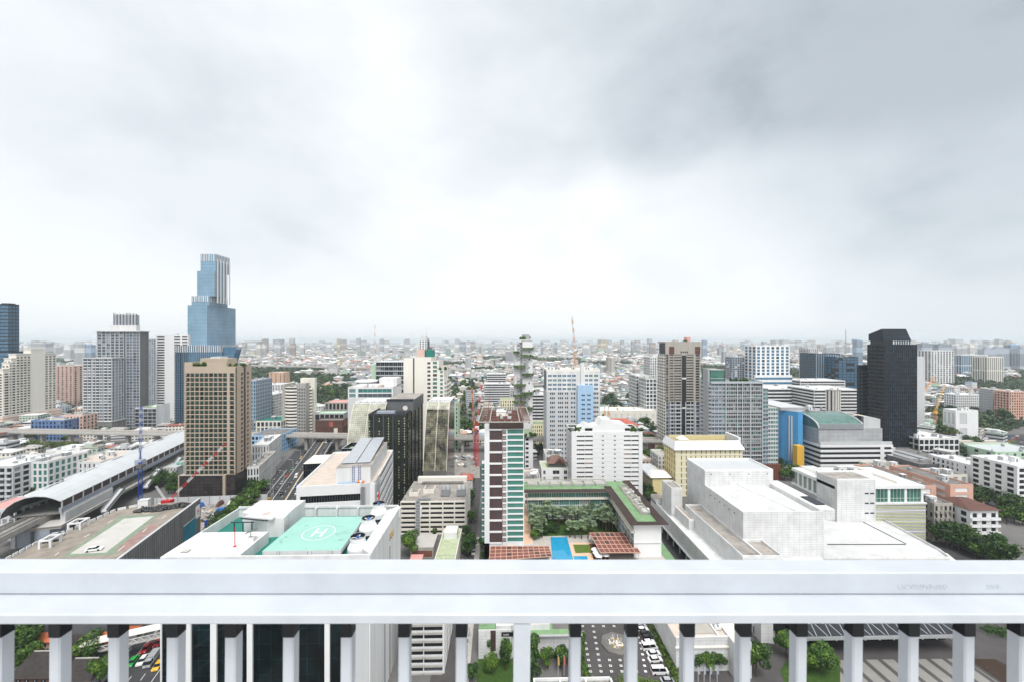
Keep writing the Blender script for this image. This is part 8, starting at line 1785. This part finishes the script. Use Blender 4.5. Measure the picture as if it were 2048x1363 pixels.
for (px,py,kd,s,lb) in [(58,1345,'round',1.0,'leafy tree beside the orange roof at the bottom left'),(182,1325,'lime',1.05,'bright round tree left of the busy road'),(168,1345,'round',.95,'dark-leaved round tree between the dark roofs'),(200,1372,'lime',.9,'yellow-green treetop at the bottom beside the busy road'),
                            (980,1310,'tall',.62,'small loose tree on the lawn before the white panelled building'),(984,1345,'lime',.62,'lower tree on the lawn left of the middle post'),(1012,1340,'tall',.8,'slim tree just left of the middle post'),(1064,1335,'tall',1.0,'tall loose tree just right of the middle post'),(1058,1362,'dark',.8,'bushy tree at the foot of the tall loose tree'),(1096,1335,'lime',.6,'small yellowish tree by the pavilion canopy'),(1122,1335,'round',.66,'small round tree by the flagpoles'),(1152,1330,'round',.55,'small tree at the corner of the car park'),(944,1360,'dark',.5,'dark bush tree on the lane under the railing'),
                            (1395,1338,'round',.66,'round tree left of the three before the low panelled building'),(1420,1342,'lime',.7,'middle tree of the three before the low panelled building'),(1436,1338,'round',.62,'right tree of the three before the low panelled building'),(1512,1352,'round',.95,'round tree beside the drive at the bottom right'),
                            (1572,1312,'lime',.8,'tree left of a railing bar at the start of the drop-off'),(1622,1305,'round',.7,'tree at the left end of the drop-off canopy'),(1612,1345,'lime',.9,'tree on the grass island, lower left'),(1640,1345,'round',.95,'biggest tree on the grass island by the striped paving'),(1660,1335,'lime',.6,'small tree at the right tip of the grass island'),(822,1112,'lime',1.25,'big round tree right of the helipad tower'),(870,1075,'tall',.55,'thin tree in front of the cream car park')]:
    x,y = gp(px,py); make_tree(kd,len(lb) % 2,x,y,0,s,lb,None,0)
q_ = random.Random(14)
for i in range(24):
    x,y = road_pt(-22+i*3.6+q_.uniform(-1,1),-22.5-(i % 3)*3.4+q_.uniform(-1,1)); make_tree(['round','lime','dark'][i % 3],i % 3,x,y,0,.95*q_.uniform(.8,1.2),f'tree in the green strip between the road and the beige tower, number {i+1} back','trees of the green strip by the road',1)
wood(300,366,962,990,10,['dark','round'],.9,'behind the blue crane by the station',1,True)
wood(20,100,962,992,4,['rain','round'],1.1,'in front of the white building with teal windows',1,True)
wood(100,135,955,972,3,'dark',.9,'between the two white buildings left of the station',1,True)
wood(55,150,876,914,14,['round','rain'],.9,'beside the left parking yard',2)
wood(170,280,862,872,6,'round',.8,'at the foot of the grey condominium',2,True)
wood(600,665,882,905,5,['round','dark'],.9,'below the rail bridge at the flyover',2)
wood(640,700,850,872,7,'round',.9,'beside the tracks right of the bowed cream tower',2)
wood(530,568,805,850,14,'dark',1.1,'left of the bowed cream office tower',2)
wood(625,705,752,800,24,['dark','round'],1.4,'in the tree belt beyond the bowed cream tower',2)
wood(905,958,800,868,12,['dark','round'],1.1,'along the street with the red cranes',2)
wood(862,968,762,800,16,['dark','round'],1.5,'in the park left of the garden tower',2)
wood(908,946,885,905,3,'dark',1.0,'at the building site below the rail line',2)
wood(933,948,960,1112,9,['round','dark'],.8,'along the left side of the narrow lane',1,True)
wood(964,972,1090,1120,3,'lime',.5,'at the left foot of the hotel tower',1,True)
wood(1068,1092,905,985,5,'dark',.8,'between the hotel tower and the pale grey tower',2,True)
wood(1202,1300,795,818,12,['dark','round'],1.3,'behind the long cream warehouse',2)
wood(1204,1326,836,872,18,['dark','round'],1.1,'between the broad hotel and the brown condominium',2)
wood(1288,1322,890,932,8,['round','lime'],1.0,'below the rail line by the brown condominium',2)
wood(1286,1316,985,1002,5,['round','dark'],.7,'by the end of the access road',1,True)
wood(1556,1588,938,970,7,['round','dark'],.9,'below the blue wall of the mall',1,True)
wood(1880,1960,845,882,14,['dark','rain'],1.2,'round the big olive tree at the right',2)
wood(1905,1965,892,915,8,'dark',1.0,'behind the dark flat shed',2,True)
wood(1905,1925,955,968,4,'dark',.9,'between the sheds and the white apartments',2,True)
wood(1945,1990,990,1015,9,['dark','round'],1.2,'in front of the white apartments at the right',1,True)
wood(1990,2048,1018,1050,9,['round','dark'],.9,'in the gardens at the right edge',1,True)
wood(1900,2040,828,845,9,'dark',1.2,'among the red roofs at the right',2)
q_ = random.Random(4); k = 0
for i in range(26):
    t = i/26; px,py = 1858+t*165+q_.uniform(-5,5),1068+t*62+q_.uniform(-5,5)+(i % 2)*9; x,y = gp(px,py); make_tree(['dark','round'][i % 3 == 0],i % 3,x,y,0,.95*q_.uniform(.85,1.2),f'dense dark street tree in the avenue at the lower right, number {i+1} from the left','avenue trees at the lower right',1)
# hedge by the parked cars
def bushrow(name,pts,n,rr,h,mats,label,cat,grp=None,kind=None,seed=1,z=0):
    q = random.Random(seed); mb = MB(); o0 = pts[0]
    for i in range(n):
        t = q.random()*(len(pts)-1); a,c = pts[int(t)],pts[min(int(t)+1,len(pts)-1)]; f = t-int(t); x = a[0]+(c[0]-a[0])*f+q.gauss(0,rr*.5)-o0[0]; y = a[1]+(c[1]-a[1])*f+q.gauss(0,rr*.5)-o0[1]; zz_ = q.uniform(.1,h)
        s = q.uniform(.2,.45); d1 = Vector((q.gauss(0,1),q.gauss(0,1),q.gauss(0,.7))).normalized()*s; d2 = Vector((q.gauss(0,1),q.gauss(0,1),q.gauss(0,.7))).normalized()*s*.6; o_ = Vector((x,y,zz_)); mb.face([o_-d1,o_+d2,o_+d1,o_-d2],q.choice(mats))
    return tag(mb.build(name,loc=(*o0,z)),label,cat,grp,kind)
bushrow('hedge',[gp(1300,1248),gp(1325,1290),gp(1350,1345),gp(1362,1372)],5200,1.6,1.6,['leaf_mid','leaf_light','leaf_dark','leaf_olive'],'long green hedge along the row of parked cars','hedge')
bushrow('hedge',[gp(1062,1314),gp(1160,1312)],900,.5,1.0,['leaf_mid','leaf_dark'],'low clipped hedge along the pavilion wall','hedge',seed=5)
bushrow('hedge',[gp(1166,1270),gp(1163,1320),gp(1176,1360)],1400,.9,1.8,['leaf_mid','leaf_dark','leaf_light'],'loose hedge on the left edge of the car park','hedge',seed=6)
bushrow('shrubbery',[gp(1238,1368),gp(1290,1372),gp(1330,1385)],1500,1.6,2.2,['leaf_mid','leaf_olive','leaf_light'],'shrubs at the bottom edge of the car park','shrubbery',seed=7)
bushrow('hedge',[gp(1975,1262),gp(2060,1275),gp(2150,1300)],3000,3.2,1.4,['leaf_dark','leaf_mid'],'dark green planted slope beside the curved kerb at the lower right','hedge',seed=8)
# roof gardens: individual shrubs
SP = []
for i in range(3):
    me,_ = leaf_mesh('shrub',380,1.3,1.1,6,['leaf_mid','leaf_light','leaf_dark'],.34,50+i,1.0); SP.append(me)
names_ = ['the beige tower, right side','the beige tower, middle','the beige tower, right corner','the cream slotted tower step','the slender garden tower','the narrow white block','the broad white hotel, left shoulder','the broad white hotel, right shoulder','the tall brown condominium','the grey glass condominium, left tree spot','the grey glass condominium, middle tree spot','the grey glass condominium, right tree spot','the yellow hotel, right end','the yellow hotel, middle']
for gi,(x,y,z,r,n) in enumerate(ROOFG):
    q = random.Random(gi)
    for k in range(n): o = link('shrub',SP[k % 3]); o.location = (x+q.uniform(-r,r),y+q.uniform(-1.6,1.6),z-.2); s = q.uniform(.8,1.5); o.scale = (s,s,s*q.uniform(.8,1.3)); o.rotation_euler = (0,0,q.uniform(0,6)); tag(o,f'green shrub number {k+1} on top of {names_[gi % len(names_)]}','shrub',f'shrubs on {names_[gi % len(names_)]}')
# palms of the court
def palm(seed):
    q = random.Random(seed); mb = MB(); h = 5.2
    mb.tube((0,0,0),(.15,0,h),.22,'bark',7,.16); r = empty('fan_palm',(0,0,0)); mb.build('trunk',r); mb = MB()
    for i in range(26):
        a = q.uniform(0,6.283); el = q.uniform(-.5,1.2); d = Vector((math.cos(a)*math.cos(el),math.sin(a)*math.cos(el),math.sin(el))); c = Vector((.15,0,h))+d*q.uniform(1.0,1.5); up = Vector((0,0,1)); s = d.cross(up).normalized(); nrm = s.cross(d)
        mb.tube((.15,0,h),c,.03,'leaf_palm',3,caps=False)
        for k in range(9): t = -1.25+2.5*k/8; e = c+(d*math.cos(t)+s*math.sin(t))*1.25-Vector((0,0,.25)); sd = (s*math.cos(t)-d*math.sin(t))*.13; mb.face([c-sd*.3,e*.4+c*.6-sd,e,e*.4+c*.6+sd],'leaf_palm' if k % 3 else 'leaf_mid')
    mb.build('crown',r); return r
pp = [palm(1),palm(2),palm(3)]; q = random.Random(8); i = 0
spots = [(1072+i*11.2,1042+(i % 2)*6) for i in range(14)]+[(1080+i*12.5,1050+(i % 2)*4) for i in range(11)]+[(1064+(i % 2)*14,1052+i*5) for i in range(6)]+[(1226-i*9,1049+i % 2*6) for i in range(5)]+[(1212+i*3.4-(i % 2)*10,1056+i*2.5) for i in range(5)]+[(1150,1076),(1163,1077),(1176,1076),(1140,1074),(1186,1070),(1084,1074)]
for i,(px,py) in enumerate(spots):
    x,y = gp(px,py,ZD); s = q.uniform(1.0,1.35); lb = f'silvery green fan palm in the hotel court, number {i+1}' + (' along the back wing' if i < 25 else ' at one side' if i < 31 else ' at the other side' if i < 41 else ' beside the pool')
    o = pp[i % 3] if i < 3 else copy_tree(pp[i % 3],(x,y,ZD)); o.location = (x,y,ZD); o.rotation_euler = (0,0,q.uniform(0,6)); o.scale = (s,s,s*q.uniform(.9,1.25)); tag(o,lb,'palm tree','fan palms in the hotel court')
for i,(px,py) in enumerate([(1092,1068),(1098,1062),(1110,1064),(1140,1062),(1155,1060),(1170,1062),(1070,1078)]): x,y = gp(px,py,ZD); make_tree('lime' if i > 2 else 'dark',i % 3,x,y,ZD-1,.55,f'bushy garden tree in the middle of the hotel court, number {i+1} from the left','garden trees in the hotel court',1)

# ============================================================ the city that fills the plain
cq = random.Random(21)
WALL = [(.78,.78,.77)]*9+[(.80,.76,.68)]*4+[(.66,.67,.68)]*4+[(.5,.51,.52)]*2+[(.72,.58,.50),(.68,.60,.42),(.55,.62,.68),(.50,.60,.52),(.62,.50,.42),(.45,.38,.33)]
ROOF = [(.62,.61,.59)]*4+[(.78,.78,.77)]*5+[(.42,.40,.38)]*3+[(.30,.28,.27)]*2+[(.30,.11,.08),(.42,.18,.13),(.16,.10,.09),(.18,.32,.22),(.20,.32,.48),(.50,.30,.24)]
cname = lambda c: 'white' if c[0] > .74 and c[2] > .7 else 'cream' if c[0] > .74 else 'pale grey' if c == (.66,.67,.68) else 'grey' if c[0] == .5 and c[1] == .51 else 'pinkish' if c == (.72,.58,.50) else 'ochre' if c == (.68,.60,.42) else 'pale blue' if c[2] > .65 else 'pale green' if c[1] > c[0] and c[1] > .55 else 'tan' if c[0] > .5 else 'brown'
rname = {(.62,.61,.59): 'flat grey roof',(.78,.78,.77): 'white roof',(.42,.40,.38): 'stained concrete roof',(.30,.28,.27): 'dark roof',(.30,.11,.08): 'dark red roof',(.42,.18,.13): 'red roof',(.16,.10,.09): 'brown roof',(.18,.32,.22): 'green roof',(.20,.32,.48): 'blue roof',(.50,.30,.24): 'faded red roof'}
def in_tz(x,y,m=2):
    p = proj(x,y)
    if not p: return True
    return any(a-m < p[0] < b_+m and c-.4 < p[1] < d+.4 for a,b_,c,d in TZ)
def forest_noise(x,y): return math.sin(x*.0031+1.3)*math.cos(y*.0027+.4)+.6*math.sin(x*.0075+y*.006)+.5*math.sin(y*.013-x*.009+2)
NEAR_OK = [(-10,240,868,1010),(495,575,860,905),(1838,2060,826,1115),(1040,1092,880,1000),(905,1100,800,860),(1060,1330,880,990),(855,905,700,760)]
cells = []; Yv = 205.0
while Yv < 11000:
    p = 15 if Yv < 450 else 17 if Yv < 800 else 22 if Yv < 1600 else 35 if Yv < 3200 else 75 if Yv < 6000 else 140
    xm = Yv*1.36; nx = int(2*xm/(p*1.25))
    for i in range(nx):
        x = -xm+(i+cq.random()*.7)*p*1.25; y = Yv+cq.uniform(0,p*.5); pr = proj(x,y)
        if not pr or pr[0] < -60 or pr[0] > 2110: continue
        if Yv < 345 and not any(a < pr[0] < c and d < pr[1] < e for a,c,d,e in NEAR_OK): continue
        w_,d_ = p*cq.uniform(.55,1.15),p*cq.uniform(.5,.85)
        if blocked(x,y+d_/2,max(w_,d_)*.5) or in_tz(x,y) and (Yv < 600 or cq.random() < .55): continue
        f = forest_noise(x,y)
        if Yv > 420 and f > (.34 if Yv < 1500 else .5 if Yv < 2500 else .7): continue
        if Yv > 420 and cq.random() < .12: continue
        if cq.random() < .06: continue
        k = cq.random(); far = Yv > 900
        h = cq.uniform(35,95) if Yv > 2200 and k > .965 else cq.uniform(5,10) if k < .72 else cq.uniform(10,15) if k < .95 else cq.uniform(15,26) if k < .996 else cq.uniform(35,60)
        if Yv < 345: h = min(h,13)
        if Yv > 2500: h *= 1.25
        an = R(15)*math.sin(x*.002+y*.0013)+(R(12) if x > 300 else 0)+(HD if -700 < x < -100 and Yv < 900 else 0)
        cells.append((x,y,w_,d_,h,an,cq.choice(WALL),cq.choice(ROOF),pr))
    Yv += p*(1.02 if Yv < 3200 else .9)
cells.sort(key=lambda c: -(c[2]*F/c[8][2])*(c[4]+c[3]*.4)*F/c[8][2])
def gen_mesh(mb,rf,c,det):
    x,y,w_,d_,h,an,wc,rc,pr = c; ca_,sa_ = math.cos(an),math.sin(an); T = lambda q_: (x+q_[0]*ca_-q_[1]*sa_,y+q_[0]*sa_+q_[1]*ca_,q_[2])
    m = 'city_tall' if h > 40 else 'city_wall' if (int(x*7) % 3) else 'city_band'
    mb.tint = wc; mb.box(-w_/2,w_/2,0,d_,0,h,m,T=T,bottom=False,top='city_roof')
    rf.tint = rc; k = int(abs(x*13+y)) % 10
    if h < 13 and k < 5 and w_ < 60:
        e = .6; r_ = min(d_,w_)*.22; A = [(-w_/2-e,-e,h+.05),(w_/2+e,-e,h+.05),(w_/2+e,d_+e,h+.05),(-w_/2-e,d_+e,h+.05)]; i = min(w_*.3,d_*.4); g1,g2 = (-w_/2+i,d_/2,h+r_),(w_/2-i,d_/2,h+r_)
        for f in ([A[0],A[1],g2,g1],[A[1],A[2],g2],[A[2],A[3],g1,g2],[A[3],A[0],g1]): rf.face([T(v) for v in f],'city_roof')
    elif k < 7: rf.box(-w_/2-.4,w_/2+.4,-.4,d_+.4,h+.02,h+.5,'city_roof',T=T)
    else:
        rf.box(-w_/2-.2,w_/2+.2,-.2,d_+.2,h+.01,h+.25,'city_roof',T=T)
        if det: rf.tint = wc; [rf.box(*q_,h+.26,h+1.2,'city_roof',T=T) for q_ in ((-w_/2,w_/2,0,.3),(-w_/2,w_/2,d_-.3,d_),(-w_/2,-w_/2+.3,.31,d_-.31),(w_/2-.3,w_/2,.31,d_-.31))]
    if k > 3 and h > 8: a = w_*.2; rf.tint = wc; rf.box(-a,a*.6,d_*.4,d_*.75,h+.26,h+3.2,'city_roof',T=T)
NI = 290; dets = []; ordn_ = ['first','second','third','fourth','fifth','sixth','seventh','eighth','ninth','tenth']
LM = LAND
pick = cells[:NI]; groups = {}
for c in pick:
    px,py = c[8][0],c[8][1]; lm = min(LM,key=lambda l: (l[1]-px)**2+((l[2]-py)*2.2)**2+((l[3]-c[8][2])*.3)**2); rel = 'behind' if c[8][2] > lm[3]*1.25 else 'in front of' if c[8][2] < lm[3]*.8 else ('left of' if px < lm[1] else 'right of')
    look = f"{cname(c[6])} {'low' if c[4] < 11 else 'mid-rise' if c[4] < 18 else 'taller'} block, {rname[c[7]]}"; groups.setdefault((look,rel,lm[0]),[]).append(c)
for (look,rel,lm),cs in groups.items():
    cs.sort(key=lambda c: c[8][0])
    for i,c in enumerate(cs):
        lb = f"{look}, {rel} {lm}"
        if len(cs) > 1: lb += f", number {i+1} from the left"
        x,y,w_,d_,h,an = c[:6]; r = empty('city_building',(x,y,0),an,lb,'building','city blocks on the plain'); c0 = (0,0,w_,d_,h,0,c[6],c[7],c[8]); mb,rf = MB(),MB(); gen_mesh(mb,rf,(x,y)+c[2:],True)
        inv = Matrix.Translation((x,y,0)) @ Matrix.Rotation(an,4,'Z'); inv.invert(); mb.v = [tuple(inv @ Vector(v)) for v in mb.v]; rf.v = [tuple(inv @ Vector(v)) for v in rf.v]; mb.build('wall',r); rf.build('roof',r)
        if c[8][2] < 520:
            for k in range(cq.randrange(1,4)): tk = MB(); tk.lathe([(.6,0),(.6,1.3),(.2,1.6)],'metal_grey' if k else 'white',seg=8); tk.build('water_tank',r,(cq.uniform(-w_*.35,w_*.35),cq.uniform(d_*.2,d_*.8),h+.3))
mb,rf = MB(),MB(); mb.tint = rf.tint = (1,1,1)
for c in cells[NI:]: gen_mesh(mb,rf,c,False)
# fold walls and roofs of the far plain into one mass
k0 = len(mb.v); mb.v += rf.v; idx = [mb.mi(m) for m in rf.mats]; mb.f += [tuple(k0+j for j in f) for f in rf.f]; mb.m += [idx[j] for j in rf.m]; mb.uv += rf.uv; mb.tints += rf.tints
tag(mb.build('far_city'),'sea of low pale buildings stretching over the plain to the horizon','city',None,'stuff'); NCELL = len(cells)

# far towers on the skyline
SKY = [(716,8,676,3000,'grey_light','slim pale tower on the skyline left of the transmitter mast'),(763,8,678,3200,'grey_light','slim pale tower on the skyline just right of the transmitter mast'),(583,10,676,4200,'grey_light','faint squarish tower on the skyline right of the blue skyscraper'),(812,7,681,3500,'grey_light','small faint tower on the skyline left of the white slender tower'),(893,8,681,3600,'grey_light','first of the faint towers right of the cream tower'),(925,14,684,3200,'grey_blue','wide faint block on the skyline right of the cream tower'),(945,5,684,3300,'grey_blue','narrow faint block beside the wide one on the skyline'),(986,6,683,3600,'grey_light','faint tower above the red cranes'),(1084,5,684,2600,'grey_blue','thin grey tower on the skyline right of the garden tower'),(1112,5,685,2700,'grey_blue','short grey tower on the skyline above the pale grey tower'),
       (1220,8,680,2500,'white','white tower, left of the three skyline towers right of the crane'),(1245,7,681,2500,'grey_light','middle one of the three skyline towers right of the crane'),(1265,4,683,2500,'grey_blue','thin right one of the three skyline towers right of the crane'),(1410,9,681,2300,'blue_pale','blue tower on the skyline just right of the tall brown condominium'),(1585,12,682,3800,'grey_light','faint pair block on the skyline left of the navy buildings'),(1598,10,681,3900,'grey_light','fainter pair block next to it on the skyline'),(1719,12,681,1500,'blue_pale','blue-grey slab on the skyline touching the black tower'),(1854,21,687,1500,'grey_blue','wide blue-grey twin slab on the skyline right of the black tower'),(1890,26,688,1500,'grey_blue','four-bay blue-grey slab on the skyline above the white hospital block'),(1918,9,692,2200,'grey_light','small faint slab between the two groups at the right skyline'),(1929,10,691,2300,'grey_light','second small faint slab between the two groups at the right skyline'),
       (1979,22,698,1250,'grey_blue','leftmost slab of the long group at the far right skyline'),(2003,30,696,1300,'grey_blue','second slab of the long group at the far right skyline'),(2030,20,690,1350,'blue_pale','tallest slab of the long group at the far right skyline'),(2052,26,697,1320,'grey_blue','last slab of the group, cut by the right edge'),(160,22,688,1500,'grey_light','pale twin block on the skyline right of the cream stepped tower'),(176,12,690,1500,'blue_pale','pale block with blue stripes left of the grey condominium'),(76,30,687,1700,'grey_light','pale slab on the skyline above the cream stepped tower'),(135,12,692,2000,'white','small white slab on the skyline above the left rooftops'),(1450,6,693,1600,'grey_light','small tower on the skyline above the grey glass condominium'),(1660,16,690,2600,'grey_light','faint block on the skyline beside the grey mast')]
for px,w_,py,Y,m,lb in SKY:
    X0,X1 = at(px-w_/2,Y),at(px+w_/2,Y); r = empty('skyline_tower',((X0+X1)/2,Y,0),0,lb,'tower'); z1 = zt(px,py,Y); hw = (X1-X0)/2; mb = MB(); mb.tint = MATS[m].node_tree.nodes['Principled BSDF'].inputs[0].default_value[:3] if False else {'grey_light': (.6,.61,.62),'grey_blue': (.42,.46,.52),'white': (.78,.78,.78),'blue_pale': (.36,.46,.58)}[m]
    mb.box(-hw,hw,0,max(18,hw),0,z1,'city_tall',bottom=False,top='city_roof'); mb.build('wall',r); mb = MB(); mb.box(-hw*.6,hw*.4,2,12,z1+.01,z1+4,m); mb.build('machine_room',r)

# ---- distant woods: leafy clumps, one mass
q = np.random.default_rng(3); V = []; T_ = []
def clump(x,y,r,h,n,tint):
    d = q.normal(size=(n,3)); d /= np.linalg.norm(d,axis=1)[:,None]; d[:,2] = np.abs(d[:,2]); rad = q.uniform(.5,1.05,n)[:,None]; c = d*rad*np.array([r,r,h])+np.array([x,y,h*.15])
    nm = d+q.normal(size=(n,3))*.5; nm /= np.linalg.norm(nm,axis=1)[:,None]; t = np.cross(nm,q.normal(size=(n,3))); t /= np.linalg.norm(t,axis=1)[:,None]; bt = np.cross(nm,t); s = (r*.42*q.uniform(.6,1.2,n))[:,None]
    V.append(np.stack([c-t*s-bt*s*.6,c+t*s-bt*s*.6,c+t*s+bt*s*.6,c-t*s+bt*s*.6],1).reshape(-1,3)); T_.append(np.repeat(np.array(tint)[None,:]*q.uniform(.7,1.35,(n,1)),4,axis=0))
TN = [(.032,.068,.024),(.046,.088,.030),(.066,.094,.034),(.028,.056,.024)]
yy = 430.0
while yy < 9000:
    p = 10 if yy < 900 else 15 if yy < 2000 else 30 if yy < 4000 else 60; xm = yy*1.36
    for i in range(int(2*xm/p)):
        x = -xm+(i+q.random())*p; y = yy+q.uniform(0,p); f = forest_noise(x,y); pr = proj(x,y)
        if pr[0] < -20 or pr[0] > 2070: continue
        z_ = in_tz(x,y); 
        if not (z_ and yy > 600 and q.random() < .5 or f > (.32 if yy < 1500 else .48 if yy < 2500 else .66) and q.random() < .85 or q.random() < .15): continue
        if blocked(x,y,3): continue
        clump(x,y,p*q.uniform(.32,.55),q.uniform(6,11),26 if yy < 1500 else 12,TN[q.integers(4)])
    yy += p
V = np.concatenate(V); T_ = np.concatenate(T_); nf = len(V)//4; me = bpy.data.meshes.new('far_woods'); me.vertices.add(len(V)); me.vertices.foreach_set('co',V.astype(np.float32).ravel()); me.loops.add(nf*4); me.loops.foreach_set('vertex_index',np.arange(nf*4,dtype=np.int32)); me.polygons.add(nf); me.polygons.foreach_set('loop_start',np.arange(0,nf*4,4,dtype=np.int32)); me.polygons.foreach_set('loop_total',np.full(nf,4,dtype=np.int32)); me.update(calc_edges=True)
a_ = me.color_attributes.new('tint','FLOAT_COLOR','CORNER'); arr = np.ones((len(V),4),dtype=np.float32); arr[:,:3] = T_; a_.data.foreach_set('color',arr.ravel()); me.materials.append(MATS['far_leaf'])
tag(link('far_woods',me),'dark green belts of distant trees between the pale city blocks','woods',None,'stuff')

# ============================================================ the balcony railing in front of us
DY = .85; RR = YAW-R(.7); rl = empty('balcony_railing',(DY*sa,DY*ca,H-1.6),-RR,'white painted metal balcony railing with square balusters in the foreground','railing'); zr = lambda dy: -(dy*DY/F)+1.6
def bevel_box(mb,x0,x1,y0,y1,z0,z1,m,r=.0025):
    pr = [(y0+r,z0),(y1-r,z0),(y1,z0+r),(y1,z1-r),(y1-r,z1),(y0+r,z1),(y0,z1-r),(y0,z0+r)]
    A = [(x0,y,z) for y,z in pr]; B_ = [(x1,y,z) for y,z in pr]
    for i in range(8): mb.face([A[i],B_[i],B_[(i+1) % 8],A[(i+1) % 8]],m)
    mb.face(A[::-1],m); mb.face(B_,m)
mb = MB(); zt1,zt0 = zr(461.5),zr(506); bevel_box(mb,-2.6,2.6,0,.052,zt0,zt1,'metal_white'); tr_ = mb.build('top_rail',rl)
zb1 = zt0-.0008; yb_ = .79-DY; zb0 = 1.6-(566*.79/F); mb = MB(); bevel_box(mb,-2.6,2.6,yb_,.045,zb0,zb1,'metal_white'); mb.build('lower_rail',rl)
for t_,x_ in (('LSD7507476000',1796),('20BE',1976)): text(rl,t_,.0145,((x_-1024)/F*DY,-.0003,zr(494)),(R(90),0,0),'metal_white','embossed_number',ext=.0004,sx_=1.12)
sp = .1222; x0_ = 6/F*DY; rl.rotation_euler.y = R(.45)
for k in range(-10,11):
    if k == 0:
        mb = MB(); xx = 11.5/F*.79; mb.box(xx-.0165,xx+.0165,yb_+.002,yb_+.035,.4,zb0-.0002,'metal_white'); mb.build('post',rl); continue
    xx = x0_+k*sp; w2 = .0117
    mb = MB(); yb0 = -.001; pr = [(-w2,yb0+.003),(-w2+.003,yb0),(w2-.003,yb0),(w2,yb0+.003),(w2,yb0+.024),(-w2,yb0+.024)]; mb.prism([(xx+a,c) for a,c in pr],.3,zr(591)-.0002,'metal_white'); bl = mb.build('baluster',rl)
    mb = MB(); mb.box(xx-w2-.0004,xx+w2+.0004,yb0+.0005,yb0+.0245,zr(591),zb0-.0002,'metal_dark'); mb.build('dark_top',bl)  # near-black upper end of each baluster, below the lower rail
mb = MB(); bevel_box(mb,-2.6,2.6,-.01,.035,.25,.299,'metal_white'); mb.build('bottom_rail',rl)
# our own balcony and the building behind the viewer
mb = MB(); mb.box(-9,9,-1.6,1.0,H-1.9,H-1.62,'pale_concrete'); tag(mb.build('balcony_floor'),kind='structure')

# ============================================================ the air
hm = bpy.data.materials.new('haze'); hm.use_nodes = True; t = hm.node_tree; t.nodes.clear(); o_ = t.nodes.new('ShaderNodeOutputMaterial'); v_ = t.nodes.new('ShaderNodeVolumePrincipled'); v_.inputs['Color'].default_value = (.88,.955,1.0,1); v_.inputs['Density'].default_value = .00009; v_.inputs['Anisotropy'].default_value = .2; t.links.new(v_.outputs[0],o_.inputs[1]); MATS['haze'] = hm
mb = MB(); mb.box(-41000,41000,-400,46000,-1.5,235,'haze'); tag(mb.build('haze'),None,None,None,'stuff')

O1 = 'first second third fourth fifth sixth seventh eighth ninth tenth eleventh twelfth thirteenth fourteenth fifteenth sixteenth seventeenth eighteenth nineteenth'.split()
def ordinal(n): return O1[n-1] if n < 20 else (('twentieth','thirtieth','fortieth')[n//10-2] if n % 10 == 0 else ('twenty','thirty','forty')[n//10-2]+'-'+O1[n % 10-1])
for o in C.objects:
    if 'label' in o:
        s_ = re.sub(r'number (\d+)',lambda m: ordinal(int(m[1])),o['label']); n_ = lambda: len(re.findall(r"[A-Za-z0-9][A-Za-z0-9'-]*",s_))
        for a,c in ((' from the left',' from left'),(' block, ',', '),(' roof, ',' roof '),('stained concrete','stained'),('in front of','before'),('the ','')):
            if n_() > 16: s_ = s_.replace(a,c)
        if n_() > 16: print('LONG',s_)
        o['label'] = s_
